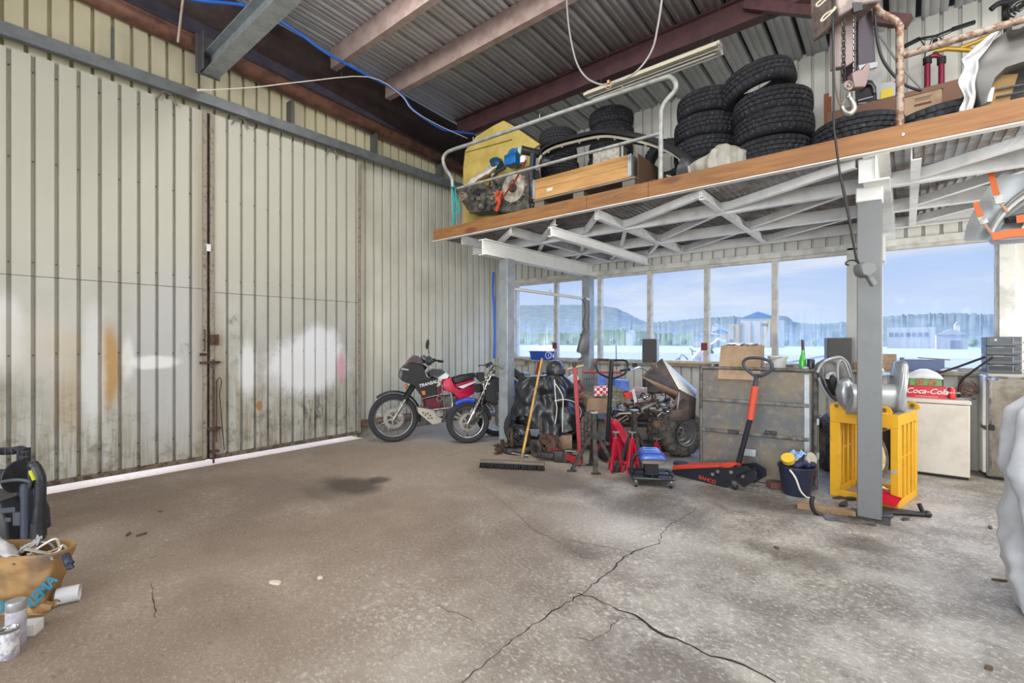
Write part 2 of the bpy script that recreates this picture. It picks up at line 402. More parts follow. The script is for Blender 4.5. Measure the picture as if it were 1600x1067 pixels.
# doors: sliding, hung from a rail
def door_mat():
    m = bpy.data.materials.new('dirty sliding door sheet'); t = NT(m); c = t.coord(); x, y, z = t.sep(c)
    n1 = t.noise(1.4, 5, .6, c); n2 = t.noise(7, 6, .7, c); st = t.noise(1, 6, .75, t.mapping(c, (16, 16, 1.1)))
    col = t.mix(t.ss(n1, .35, .7), lin('#b5b4ad'), lin('#a7a69e'))
    col = t.mix(t.m('MULTIPLY', t.ss(z, 1.2, 2.8), .8), col, lin('#bcb9a9'))
    low = t.m('SUBTRACT', 1, t.ss(z, .1, 1.7)); grime = t.ss(t.noise(1, 7, .8, t.mapping(c, (9, 9, 5))), .46, .6); mixn = t.m('ADD', t.m('MULTIPLY', n2, .5), t.m('MULTIPLY', t.noise(2.6, 5, .7, c), .5))
    col = t.mix(t.m('MULTIPLY', t.m('MULTIPLY', low, t.ss(st, .40, .66)), .95), col, lin('#8a7f68'))
    col = t.mix(t.m('MULTIPLY', t.m('MULTIPLY', low, t.ss(n2, .50, .68)), .75), col, lin('#6f675a'))
    def patch(u, v, w, h, hexc, amt, amp=.35, soft=.25, nz=None):
        nz = mixn; dirt = int(hexc[1:3], 16) < 0x82; amp = amp*1.3+.15; soft = soft*.8+.22
        p = PX(u, v, -6.1)
        f = t.m('MULTIPLY', t.blob(c, (-6.1, p.y, p.z), (1, w, h), nz, amp, soft), amt)
        if dirt: f = t.m('MULTIPLY', f, grime)
        return t.mix(f, col, lin(hexc))
    for a in [(275, 560, .45, 1.0, '#b3b3b0', .8, .15, .1), (170, 572, .09, .38, '#a9813e', .85, .2), (105, 540, .14, .12, '#ab9a6c', .55, .5), (110, 620, .1, .4, '#a88f60', .4, .6), (145, 580, .09, .55, '#cfd0cf', .8, .3),
              (240, 566, .22, .07, '#dededb', .9, .3, .1), (290, 545, .06, .06, '#77756f', .6), (372, 545, .09, .35, '#6f6d64', .5, .7), (362, 500, .05, .05, '#4f4f4c', .6), (387, 575, .1, .33, '#dcdddc', .9, .25), 
              (480, 570, .52, .38, '#dfe0e2', .92, .3, .12), (500, 540, .3, .28, '#dfe0e2', .9, .3, .1), (533, 575, .06, .2, '#c58d99', .75, .4), (480, 650, .62, .22, '#5d5b56', .6, .8, .5), (490, 640, .2, .2, '#3f3e3b', .5, .9), (448, 530, .12, .07, '#777673', .6, .6),
              (405, 634, .035, .06, '#9b6a33', .9, .3, .1), (411, 674, .03, .05, '#2e2c29', .9, .3), (340, 600, .1, .8, '#8c7b5c', .55, .5), (10, 520, .12, .3, '#dcdddc', .7, .3), (60, 540, .3, .3, '#c8c0b4', .5, .6), (200, 560, .05, .2, '#e0dfd8', .6, .6)]:
        col = patch(*a)
    gr = t.blob(c, (-6.1, 1.9, 2.2), (1, .09, 3), st, .6, .8)
    col = t.mix(t.m('MULTIPLY', gr, .5), col, lin('#7a6b50'))
    t.out(t.bsdf(col, .5, 0, t.bump(n2, .04, .004))); return m
DOORM = door_mat()
FR = mat('stained steel edge', '#75695a', .6, .2, '#4b3f33', 8)
SCREW = mat('screw heads', '#6d6656', .5, .5)
XD = -6.1
def sliding_door(n, y0, y1, ph, z0, seam):
    b = MB(); clad(b, 'x', XD, y0, y1, z0+.045, 4.0, ph=ph)
    d = b.build('door_%d' % n, DOORM); struct(d)
    MB().box(XD-.06, XD+.012, y0, y1, z0, z0+.05).build('bottom_rail', FR, d, bev=.004)
    s = MB(); screws(s, 'x', XD-.042, y0+.02, y1-.02, (.35, 1.28, 2.12, 3.05, 3.86), .154, ph); s.build('screw', SCREW, d, kind='stuff')
    MB().box(XD-.001, XD+.002, y0, y1-.02, seam, seam+.006).build('seam', FR, d)
    return d
PH = .55
d1 = sliding_door(1, -3.2, 1.925, .548, .06, 1.99)
d2 = sliding_door(2, 1.975, 3.90, 2.148, .055, 1.96)
for d, ys in ((d1, 1.915), (d2, 1.985), (d2, 3.885)):
    e = MB(); e.box(XD-.055, XD+.02, ys-.020, ys+.020, .08, 4.0).build('edge_strip', mat('rust streaked edge', '#93897a', .6, .1, '#5c4d3d', 14, .45, .75), d, bev=.003)
MB().box(XD-.05, XD-.02, 1.92, 1.98, .06, 4.0).build('gap_strip', DSTEEL, d1)  # added cover, stops sunlight passing the slit between the doors
k = MB()
for z in (1.30, 1.42): k.tube([(XD+.02, 1.90, z), (XD+.06, 1.90, z), (XD+.06, 1.90, z+.11), (XD+.02, 1.90, z+.11)], .008, 6)
k.box(XD+.02, XD+.04, 1.86, 1.94, 1.24, 1.27)
k.build('latch', RUST, d1)
k = MB(); k.box(XD+.02, XD+.035, 1.96, 2.05, 1.36, 1.48); k.box(XD+.015, XD+.05, 1.86, 2.06, 1.15, 1.175)
k.cyl((XD+.05, 1.99, .02), (XD+.05, 1.99, 1.2), .011, 8); k.cyl((XD+.05, 2.02, .25), (XD+.05, 2.02, .95), .007, 8)
k.tube([(XD+.05, 2.02, .95), (XD+.06, 2.05, .99), (XD+.06, 2.07, .94), (XD+.05, 2.05, .8), (XD+.05, 2.1, .15)], .006, 6)
k.box(XD+.02, XD+.08, 1.95, 2.04, .14, .165); k.box(XD+.02, XD+.08, 1.93, 2.06, .4, .42)
k.build('bolt', RUST, d2)
MB().box(XD+.02, XD+.04, 1.925, 1.965, 2.42, 2.5).build('label_tag', WHITE_PL, d2)
for d, ys in ((d1, (.1, 1.55)), (d2, (2.28, 3.45))):
    for y in ys:
        h = MB(); h.tube([(XD+.03, y-.09, 3.95), (XD+.03, y-.03, 4.06), (XD+.03, y+.03, 4.06), (XD+.03, y+.09, 3.95)], .011, 6); h.box(XD+.01, XD+.05, y-.045, y+.045, 4.04, 4.12)
        h.build('hanger', mat('dull zinc', '#7d7a70', .5, .4), d, bev=.002)
# left wall: above the doors, right of the doors, and behind the camera
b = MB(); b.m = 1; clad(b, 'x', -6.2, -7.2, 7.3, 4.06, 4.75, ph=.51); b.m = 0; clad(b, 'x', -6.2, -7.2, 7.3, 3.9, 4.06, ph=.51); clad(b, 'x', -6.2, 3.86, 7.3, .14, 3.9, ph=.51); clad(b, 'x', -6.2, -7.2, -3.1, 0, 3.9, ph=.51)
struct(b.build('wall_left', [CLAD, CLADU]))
struct(MB().box(-6.34, -6.17, 3.9, 7.3, 0, .15).build('trim_1', mat('concrete plinth', '#8d8578', .85, 0, '#6f675b', 4, bump=.3), bev=.004))
struct(MB().box(-6.20, -6.155, 3.92, 7.2, .15, .24).build('trim_2', mat('stained base board', '#8c6a52', .8, 0, '#6b5444', 5)))
# rail over the doors
b = MB()
pr = [(-.02, -.06), (.03, -.06), (.03, -.05), (-.012, -.05), (-.012, .05), (.03, .05), (.03, .06), (-.02, .06)]
b.prism([(-6.06+p[0]*-1+.01, 4.125+p[1]) for p in [(-.02, -.06), (.02, -.06), (.02, .06), (-.02, .06)]], 'y', -3.2, 7.05)
b.box(-6.075, -6.005, -3.2, 7.05, 4.055, 4.062)
rail = b.build('trim_3', mat('dull rail zinc', '#767b7d', .5, .4, '#6a6f71', 5), bev=.002); struct(rail)
for y in (1.1, 2.9, 4.15, 5.45, 6.6, -.3):
    h = MB(); h.box(-6.19, -6.06, y-.02, y+.02, 4.15, 4.5) if y > 1.5 else h.box(-6.08, -6.05, y-.012, y+.012, 4.12, 4.52)
    h.build('rail_bracket', mat('dark zinc', '#5f6160', .5, .5), rail)

# back wall (window side)
YB = 7.18
b = MB()
clad(b, 'y', YB, -6.2, 5.2, 2.60, 5.13, ph=-2.0, sgn=-1); clad(b, 'y', YB, -6.2, .78, 0, 1.06, ph=-2.0, sgn=-1); clad(b, 'y', YB, .80, 5.2, 0, 2.60, ph=1.0, per=.17, sgn=-1)
struct(b.build('wall_back', CLADW))
FRW = mat('weathered window frame', '#cdc9bf', .6, 0, '#b5b0a5', 5); CAS = mat('white window casing', '#d9d8d1', .5, 0, '#bcbab1', 3)
struct(MB().box(-6.15, .80, YB-.03, YB+.14, 2.52, 2.60).build('trim_4', CAS, bev=.004))
struct(MB().box(-6.15, .80, YB-.16, YB+.14, 1.03, 1.065).build('trim_5', mat('worn sill board', '#a99d8a', .7, 0, '#8b7d68', 5), bev=.004))
struct(MB().box(.76, .88, YB-.05, YB+.14, 1.06, 2.62).build('trim_6', CAS, bev=.004))
struct(MB().box(-6.06, -5.86, YB-.05, YB+.14, 1.06, 2.55).build('trim_7', CAS, bev=.004))
struct(MB().box(-.56, -.24, YB-.03, YB+.14, 1.06, 2.55).build('trim_8', CLADW, bev=.004))
def glass_mat():
    m = bpy.data.materials.new('streaky window glass'); t = NT(m); c = t.coord(); x, y, z = t.sep(c)
    st = t.noise(1, 5, .7, t.mapping(c, (26, 1, 1.3))); sm = t.noise(1.6, 4, .6, c)
    low = t.m('SUBTRACT', 1, t.ss(t.m('ADD', z, t.m('MULTIPLY', t.m('SUBTRACT', sm, .5), .6)), 1.25, 1.95))
    f = t.m('MULTIPLY', low, t.m('ADD', .07, t.m('MULTIPLY', t.ss(st, .38, .72), t.m('ADD', .10, t.m('MULTIPLY', t.ss(sm, .42, .6), .34)))))
    f = t.m('ADD', f, .015)
    tr = t.n('ShaderNodeBsdfTransparent'); gl = t.n('ShaderNodeBsdfGlossy'); gl.inputs['Roughness'].default_value = .03
    df = t.n('ShaderNodeBsdfTranslucent'); df.inputs[0].default_value = lin('#e9e8e2')
    m1 = t.n('ShaderNodeMixShader'); m1.inputs[0].default_value = .002; t.t.links.new(tr.outputs[0], m1.inputs[1]); t.t.links.new(gl.outputs[0], m1.inputs[2])
    m2 = t.n('ShaderNodeMixShader'); t.put(m2.inputs[0], f); t.t.links.new(m1.outputs[0], m2.inputs[1]); t.t.links.new(df.outputs[0], m2.inputs[2])
    t.out(m2.outputs[0]); return m
GLASS = glass_mat()
WX = [-5.88, -4.92, -4.02, -3.13, -2.25, -1.36, -.50]
REDL = mat('red sticker', '#8c3a36', .6, 0, '#5f3230', 20)
def window(n, x0, x1):
    b = MB(); w = .035
    for a, c_ in ((x0, x0+w), (x1-w, x1)): b.box(a, c_, YB+.0, YB+.09, 1.065, 2.52)
    b.box(x0+w, x1-w, YB, YB+.09, 1.065, 1.11); b.box(x0+w, x1-w, YB, YB+.09, 2.48, 2.52)
    o = struct(b.build('window_%d' % n, FRW, bev=.003))
    MB().box(x0+w, x1-w, YB+.045, YB+.051, 1.11, 2.48).build('pane', GLASS, o, smooth=0)
    return o
wins = [window(i+1, WX[i], WX[i+1]) for i in range(6)]+[window(7, -.26, .77)]
for i, x in ((1, -4.94), (4, -2.28), (6, .70)):
    MB().box(x-.045, x+.045, YB-.004, YB+.001, 1.27, 1.38).build('sticker', REDL, wins[i])

# walls out of view: right wall and the wall behind the camera, a wide opening added to let light in
b = MB(); clad(b, 'x', 5.2, -7.2, 7.3, 0, 6.1, sgn=-1, per=.3); struct(b.build('wall_right', CLAD))
b = MB(); clad(b, 'y', -7.2, -6.3, -5.6, 0, 4.6, sgn=1, per=.3); clad(b, 'y', -7.2, 4.6, 5.2, 0, 4.6, sgn=1, per=.3); clad(b, 'y', -7.2, -6.3, 5.2, 4.6, 6.2, sgn=1, per=.3); struct(b.build('wall_front', CLAD))

# ================================================================ roof
RZ = lambda y: 5.09+.06*(YB-y)
def roof_mat():
    m = bpy.data.materials.new('galvanised roof sheet'); t = NT(m); c = t.coord()
    n = t.noise(1.2, 5, .6, c); f = t.noise(1, 5, .8, t.mapping(c, (60, 2, 60)))
    col = t.mix(t.ss(n, .3, .7), lin('#b4b5b8'), lin('#cfd0d2')); col = t.mix(t.m('MULTIPLY', t.ss(f, .5, .7), .4), col, lin('#8e9092'))
    t.out(t.bsdf(col, .5, .05, t.bump(f, .1, .003))); return m
b = MB(); prof = []
x = -6.3
while x < 5.3:
    prof += [(x, 0), (x+.055, 0), (x+.06, .007), (x+.07, .007), (x+.075, 0), (x+.14, 0), (x+.145, .007), (x+.155, .007), (x+.16, 0), (x+.225, 0), (x+.228, .085), (x+.277, .085)]; x += .28
vs = []
for y in (-7.3, 7.35):
    for px, pz in prof: vs.append((px, y, RZ(y)+pz))
    for px, pz in ((prof[-1][0], .15), (prof[0][0], .15)): vs.append((px, y, RZ(y)+pz))
n = len(prof)+2
b.add(vs, [(i, (i+1) % n, n+(i+1) % n, n+i) for i in range(n)]+[tuple(range(n)), tuple(range(2*n-1, n-1, -1))])
roof = struct(b.build('ceiling', [roof_mat(), mat('black rib inside', '#202226', .8)], smooth=0))
for pl_ in roof.data.polygons:
    k_ = [round(roof.data.vertices[i].co.z-RZ(roof.data.vertices[i].co.y), 3) for i in pl_.vertices]
    if min(k_) > .02 and max(k_) < .12: pl_.material_index = 1  # faces inside the roof ribs are coloured black
PURL = mat('red oxide purlin paint', '#a8938c', .55, 0, '#97817a', 4)
OXR = mat('dark oxide paint', '#583a3a', .5, 0, '#4a3236', 4)
RAFT = mat('dark brown primer', '#3d3233', .55, 0, '#4a3d3c', 3)
def purlin(y, h=.26, m=PURL):
    zt = RZ(y); b = MB()
    b.box(-5.93, 5.2, y-.004, y+.004, zt-h, zt-.002)                       # web
    b.box(-5.93, 5.2, y-.01, y+.09, zt-.016, zt-.002)
    b.m = 1; b.box(-5.93, 5.2, y-.004, y+.085, zt-h-.008, zt-h)      # lower flange
    b.box(-5.93, 5.2, y+.080, y+.085, zt-h, zt-h+.02)
    o = b.build('roof_purlin', [m, PURL]); 
    return struct(o)
purlin(3.35); purlin(4.22); purlin(2.4); purlin(1.3); purlin(.2); purlin(-1.2); purlin(-2.6)
b = MB(); y = 5.68; zt = RZ(y)
b.box(-5.93, 5.2, y-.005, y+.005, zt-.28, zt); b.box(-5.93, 5.2, y-.07, y+.07, zt-.012, zt); b.box(-5.93, 5.2, y-.07, y+.07, zt-.292, zt-.28)
for xx in (-5.2, -4.2, -3.1, -2.3, -1.5):
    for dz in (-.08, -.14, -.2): b.cyl((xx, y-.005, zt+dz), (xx, y-.012, zt+dz), .008, 6)
struct(b.build('roof_beam', OXR, bev=.002))
# brace running off the roof beam
b = MB(); b.bar(PY(1165, 8, 5.60), PY(1420, 34, 5.35), .09, .09); struct(b.build('roof_brace', OXR))
# rafter along the left wall
b = MB()
for y0, y1 in ((-7.2, 7.2),):
    za, zb = lambda y: RZ(y)-.66, lambda y: RZ(y)-.06
    vs = []
    for y in (y0, y1): 
        for px, pz in ((-6.18, za(y)), (-5.95, za(y)), (-5.95, za(y)+.016), (-6.06, za(y)+.016), (-6.06, zb(y)-.016), (-5.95, zb(y)-.016), (-5.95, zb(y)), (-6.18, zb(y))): vs.append((px, y, pz))
    b.add(vs, [(i, (i+1) % 8, 8+(i+1) % 8, 8+i) for i in range(8)]+[tuple(range(8)), tuple(range(15, 7, -1))])
struct(b.build('rafter_left', RAFT, smooth=0))
b = MB(); vs = []
for y in (-7.2, 7.2):
    for px, pz in ((-6.16, RZ(y)-.78), (-6.08, RZ(y)-.78), (-5.98, RZ(y)-.665), (-6.16, RZ(y)-.665)): vs.append((px, y, pz))
b.add(vs, [(0, 1, 5, 4), (1, 2, 6, 5), (2, 3, 7, 6), (3, 0, 4, 7), (0, 3, 2, 1), (4, 5, 6, 7)])
struct(b.build('wall_rail', mat('brown oxide channel', '#7b5748', .5, 0, '#5f4138', 4), smooth=0))
# galvanised cross beam hung from the rafter at upper left
p0 = PX(330, 118, -5.9); b = MB()
yb, zb = p0.y, p0.z
b.box(-5.92, 5.0, yb-.08, yb+.08, zb, zb+.012); b.box(-5.92, 5.0, yb-.006, yb+.006, zb+.012, zb+.2); b.box(-5.92, 5.0, yb-.08, yb+.08, zb+.2, zb+.212)
b.build('cross_beam', GALV); bpy.data.objects['cross_beam']['kind'] = 'structure'
b = MB(); b.box(-5.95, -5.93, yb-.14, yb+.1, zb-.01, zb+.42); b.box(-5.93, -5.8, yb-.11, yb-.1, zb+.0, zb+.42)
b.build('end_plate', mat('dark zinc', '#5f6160', .5, .5), bpy.data.objects['cross_beam'], bev=.003)

# ================================================================ mezzanine
ZB, ZG = 2.71, 2.84
ST = WHITE_ST
def column(x, y, w, top, label, m=GALV):
    b = MB(); b.box(x-w/2, x+w/2, y-w/2, y+w/2, .012, top); t_ = b.build('steel_column', m, bev=.006); struct(t_)
    MB().box(x-w*.85, x+w*.85, y-w*.85, y+w*.85, 0, .012).build('base_plate', DSTEEL, t_)
    return t_
COLP = mat('grey painted column', '#6e7070', .5, .1, '#656767', 6, .5, .8, bump=.1)
cA = column(-4.12, 4.86, .15, 2.50, ''); cB = column(-4.12, 6.98, .15, 2.50, ''); cC = column(-.22, 4.73, .155, 2.60, '', COLP); cD = column(-.28, 7.02, .15, 2.40, '', WHITE_ST)
def ibeam_y(x, y0, y1, z0, z1, w, name='mezzanine_beam', m=ST, t=.012):
    b = MB(); b.box(x-w/2, x+w/2, y0, y1, z0, z0+t); b.box(x-w/2, x+w/2, y0, y1, z1-t, z1); b.box(x-.006, x+.006, y0, y1, z0+t, z1-t)
    return struct(b.build(name, m, bev=.002))
MEZG = mat('galvanised mezzanine steel', '#f0f0ee', .5, 0, '#cfd0d0', 3, .45, .8)
ibeam_y(-4.14, 4.40, 7.16, 2.50, 2.70, .13)
ibeam_y(-3.12, 4.46, 7.10, 2.60, 2.71, .08, m=MEZG)
cc = ibeam_y(-.17, 4.46, 7.16, 2.60, 2.80, .16)
b = MB(); b.box(-.305, -.135, 4.64, 4.82, 2.50, 2.615); b.build('column_cap', ST, cC, bev=.01)
b = MB(); b.box(-.24, -.18, 6.7, 7.1, 2.3, 2.6); b.build('haunch', ST, cD)
b = MB(); b.box(-.28, -.16, 4.52, 4.53, 2.615, 2.80); b.build('end_plate', ST, cC, bev=.003)
def joist(y):
    b = MB(); b.box(-5.05, 1.8, y-.035, y+.035, ZB, ZB+.008); b.box(-5.05, 1.8, y-.004, y+.004, ZB+.008, ZG-.002); 
    return struct(b.build('mezzanine_joist', MEZG))
for y in (5.17, 7.10): joist(y)
joist(6.18)
JO = MB()
b = MB()
for x in (-4.6, -3.75, -2.55, -1.45, .06, .95):
    for y0, y1 in ((4.5, 5.17), (5.17, 6.18), (6.18, 7.1)):
        b = MB(); b.box(x-.03, x+.03, y0+.01, y1-.01, ZB+.004, ZB+.012); b.box(x-.03, x-.022, y0+.01, y1-.01, ZB+.012, ZG-.004); struct(b.build('mezzanine_crosspiece', MEZG))
def brace(x0, y0, x1, y1):
    b = MB(); b.bar((x0, y0, ZB+.03), (x1, y1, ZB+.03), .05, .006); b.bar((x0, y0, ZB+.07), (x1, y1, ZB+.07), .006, .08); struct(b.build('mezzanine_brace', MEZG))
for xs in ((-4.6, -3.75), (-3.75, -3.1), (-3.1, -2.55), (-2.55, -1.45), (-1.45, -.3), (.06, .95), (.95, 1.75)):
    for y0, y1 in ((4.52, 5.15), (5.19, 6.16), (6.2, 7.08)):
        if xs[0] in (-4.6, -3.1, -1.45, .06): brace(xs[0], y1, xs[1], y0)
        else: brace(xs[0], y1, xs[1], y0)
# grating deck
GRT = mat('grating steel', '#8f9294', .5, .4, '#7a6f66', 4)
b = MB(); x = -5.05
while x < 1.8:
    b.box(x, x+.006, 4.47, 7.15, ZG, ZG+.028); x += .060
y = 4.48
while y < 7.15:
    b.box(-5.05, 1.8, y, y+.005, ZG+.006, ZG+.026); y += .034
struct(b.build('mezzanine_grating', GRT, smooth=0))
# timber kick board in three lengths and its steel angle
b = MB(); b.box(-5.1, 1.9, 4.40, 4.47, 2.795, 2.803); struct(b.build('edge_angle', ST))
for i, (x0, x1) in enumerate(((-5.07, -4.86), (-4.857, -2.62), (-2.617, -1.93), (-1.927, 1.9))):
    b = MB(); b.box(x0, x1, 4.40, 4.447, 2.805, 2.955)
    o = struct(b.build('edge_board', TIMBER, bev=.004))
    s = MB()
    for xx in (x0+.25, (x0+x1)/2, x1-.3):
        if x0 < xx < x1: s.lat((xx, 4.40, 2.88), (xx, 4.39, 2.88), [(.012, 0), (.01, .004), (0, .005)], 10)
    if s.v: s.build('bolt', CHROME, o)

# ================================================================ camera, world, light
cam = bpy.data.cameras.new('camera'); co = bpy.data.objects.new('camera', cam); COL.objects.link(co)
co.location = (0, 0, HC); co.rotation_euler = (R(90), 0, TH); cam.sensor_width = 36; cam.lens = CF/1600*36; cam.clip_start = .02; cam.clip_end = 5000
SC.camera = co
w = bpy.data.worlds.new('sky'); SC.world = w; t = NT(w); c = t.coord('Generated')
x, y, z = t.sep(c)
cl = t.noise(2.2, 6, .6, t.mapping(c, (1, 1, 5)), .4)
blue = t.mix(t.ss(z, 0, .3), lin('#cfe1fb'), lin('#8cb4f6'))
skyc = t.mix(t.m('MULTIPLY', t.ss(cl, .46, .7), .7), blue, lin('#f2f6fb'))
st = t.m('ADD', 1.0, t.m('MULTIPLY', t.ss(z, .35, .9), .9))
st = t.m('ADD', st, t.m('MULTIPLY', t.ss(t.m('MULTIPLY', y, -1), .1, .9), .6))
st = t.m('ADD', st, t.m('MULTIPLY', t.m('MULTIPLY', t.ss(z, .2, .5), t.ss(y, .1, .7)), 9.0)); st = t.m('ADD', st, -.02)
bg = t.n('ShaderNodeBackground'); t.put(bg.inputs[0], skyc); t.put(bg.inputs[1], st)
o = t.n('ShaderNodeOutputWorld'); t.t.links.new(bg.outputs[0], o.inputs[0])
def light(name, ty, loc, rot, e, col=(1, 1, 1), **kw):
    l = bpy.data.lights.new(name, ty); l.energy = e; l.color = col
    for k_, v_ in kw.items(): setattr(l, k_, v_)
    q = bpy.data.objects.new(name, l); COL.objects.link(q); q.location = loc; q.rotation_euler = rot; return q
light('sun', 'SUN', (0, 0, 20), (R(0), R(-60), R(8)), 8.0, (1, .96, .9), angle=R(1))
for xx, yy, tl, e_ in ((0, -4.6, 0, 50), (3.4, -4.6, 0, 90), (3, -1.6, 0, 80), (3.2, 1.6, 0, 100), (.4, .9, 48, 55), (3.4, 1.8, 48, 110), (-3.9, 2.5, 25, 50), (1.0, 3.4, 0, 60), (-2.6, 1.2, 180, 65), (.8, 1.6, 180, 65), (-1.0, 3.0, 180, 60)):
    light('hall_fill', 'AREA', (xx, yy, 4.95 if tl < 90 else 4.2), (R(tl), 0, 0), e_, (1, .995, .985), shape='RECTANGLE', size=1.5, size_y=.5)  # unseen area lights added to brighten the hall and the roof
light('side_fill', 'AREA', (2.9, 4.3, 2.5), (R(0), R(38), 0), 42, (1, .93, .85), shape='RECTANGLE', size=1.2, size_y=.5)  # unseen warm area light added to brighten the right side
light('side_fill', 'AREA', (3.1, 5.7, 1.5), (0, R(106), 0), 85, (1, .98, .95), shape='RECTANGLE', size=.5, size_y=1.0)  # unseen area light added to lift the mezzanine underside
light('opening_fill', 'AREA', (.8, -7.1, 2.4), (R(90), 0, 0), 800, (.97, .99, 1), shape='RECTANGLE', size=7.4, size_y=4.2)  # unseen area light added in the front wall opening as broad fill
SC.view_settings.view_transform = 'Standard'; SC.view_settings.look = 'None'; SC.view_settings.exposure = 0; SC.view_settings.gamma = 1
SC.cycles.use_denoising = True; SC.cycles.max_bounces = 8; SC.cycles.diffuse_bounces = 5; SC.cycles.transparent_max_bounces = 12
SC.cycles.sample_clamp_indirect = 6; SC.cycles.caustics_reflective = False; SC.cycles.caustics_refractive = False
# ================================================================ shared object builders
class FRM:
    """a thing's own frame: loc, heading; P(u, v, y) = point seen at (u, v) on the plane local-y = y"""
    def __init__(s, loc, rz, z=None):
        s.loc = V(loc)
        if z is not None: s.loc.z = z
        s.rz = rz; s.M = Matrix.Translation(s.loc) @ Matrix.Rotation(rz, 4, 'Z'); s.Mi = s.M.inverted()
        s.o = s.Mi @ V((0, 0, HC)); s.R = s.Mi.to_3x3()
    def P(s, u, v, y=0):
        d = s.R @ V(_ray(u, v)); t = (y-s.o.y)/d.y; return s.o+d*t
    def X(s, u, v, x=0):
        d = s.R @ V(_ray(u, v)); t = (x-s.o.x)/d.x; return s.o+d*t
    def px(s, D=None):
        return (s.loc.xy.dot(V((-SS, CC))) if D is None else D)/CF
    def poly(s, pts, y=0): return [(p.x, p.z) for p in (s.P(u, v, y) for u, v in pts)]
def flat(u, v, rz=TH): return FRM(PZ(u, v, 0), rz)
def deep(u, D, rz=TH, z=0):
    l = (u-800)/CF*D; return FRM((-SS*D+CC*l, CC*D+SS*l, z), rz)

def puff(b, pts, w, y0=0, lay=((1.0, .45), (.96, .8), (.86, 1.0)), c=None):
    """rounded slab from an (x, z) outline, half-width w about y0"""
    n = len(pts); cx = sum(p[0] for p in pts)/n if c is None else c[0]; cz = sum(p[1] for p in pts)/n if c is None else c[1]
    rows = [(-k, q) for k, q in reversed(lay)]+[(k, q) for k, q in lay]
    rows = [(abs(k), -q) for k, q in ((a, b_) for a, b_ in reversed(lay))]+[(k, q) for k, q in lay]
    vs = []
    for k, q in rows:
        vs += [(cx+(p[0]-cx)*k, y0+q*w, cz+(p[1]-cz)*k) for p in pts]
    m = len(rows); fs = [(r*n+i, r*n+(i+1) % n, (r+1)*n+(i+1) % n, (r+1)*n+i) for r in range(m-1) for i in range(n)]
    fs += [tuple(range(n-1, -1, -1)), tuple((m-1)*n+i for i in range(n))]
    return b.add(vs, fs)
def drape(b, fn, nu=72, nv=22, seed=0, amp=.03, folds=9, fine=.012, closed=True):
    """fn(a, t): a angle 0..1, t 0 top..1 hem -> point and outward dir; adds hanging folds"""
    rnd = random.Random(seed); ph = [rnd.uniform(0, 6.28) for _ in range(4)]
    def g(a, t):
        p, o = fn(a, t); p = V(p); o = V(o)
        f = math.sin(a*2*PI*folds+ph[0]+1.3*math.sin(a*2*PI*3+ph[1]))*.6+math.sin(a*2*PI*folds*1.9+ph[2])*.4
        nz = noise.noise(p*5+V((seed, 0, 0)))*2
        return p+o*(f*amp*(t**.8)+nz*fine*2.2+noise.noise(p*13+V((seed, 3, 0)))*fine)
    return b.grid(g, nu, nv, closeu=closed)

# tyres ------------------------------------------------------------
def tyre_mat(name, col='#2a2b2f', stud=False, dust=.0):
    m = bpy.data.materials.new(name); t = NT(m); c = t.coord()
    n = t.noise(9, 4, .6, c); col_ = t.mix(t.ss(n, .4, .7), lin(col), lin('#2b2c31' if not dust else '#5e5851'))
    if stud:
        vd = t.voro(26, c); col_ = t.mix(t.m('SUBTRACT', 1, t.ss(vd, .09, .14)), col_, lin('#808289'))
    t.out(t.bsdf(col_, .78, 0, t.bump(t.noise(60, 3, .6, c), .3, .003))); return m
TYS = tyre_mat('studded winter tyre rubber', '#1d1e22', stud=True); TYP = tyre_mat('smooth tyre rubber', '#303034'); TYD = tyre_mat('dusty tyre rubber', '#3a3937', dust=1)
def tyre_mesh(b, R_=.33, W=.2, rr=.21, seg=72, knob=0, blocks=36, ax='z', grooves=True):
    """tyre about an axis, centred on its middle; knob = block height"""
    W2 = W/2
    side = [(rr, -W2*.72), (rr+.012, -W2*.86), (rr+.35*(R_-rr), -W2*1.0), (rr+.68*(R_-rr), -W2*.98), (R_-.022, -W2*.86)]
    tread = [(R_-.008, -W2*.74), (R_-.001, -W2*.44), (R_-.010, -W2*.40), (R_-.010, -W2*.36), (R_, -W2*.32), (R_+.002, -W2*.04), (R_-.008, -W2*.02)]
    prof = side+tread; prof = prof+[(r, -h) for r, h in reversed(prof)]+[(rr+.02, W2*.5), (rr+.02, -W2*.5)]
    k = len(prof); vs = []; seg = blocks*4 if grooves else seg
    for i in range(seg):
        a = 2*PI*i/seg
        for j, (r, h) in enumerate(prof):
            if 4 <= j <= k-7:
                off = (i+(2 if h > 0 else 0)+(1 if abs(h) < W2*.4 else 0)) % 4
                if grooves and off == 0: r -= (knob or .007)*.8
                elif knob: r += knob*.3
            p = (r*math.cos(a), r*math.sin(a))
            vs.append((p[0], p[1], h) if ax == 'z' else ((h, p[0], p[1]) if ax == 'x' else (p[1], h, p[0])))
    fs = [(i*k+a, ((i+1) % seg)*k+a, ((i+1) % seg)*k+(a+1) % k, i*k+(a+1) % k) for i in range(seg) for a in range(k)]
    return b.add(vs, fs)
def torus(b, c, R_, r, n=40, m=8, ax='y', X=None):
    pts = []
    for i in range(n):
        a = 2*PI*i/n
        p = (R_*math.cos(a), R_*math.sin(a))
        pts.append(V(c)+V({'y': (p[0], 0, p[1]), 'x': (0, p[0], p[1]), 'z': (p[0], p[1], 0)}[ax]))
    return b.tube(pts, r, m, closed=True)
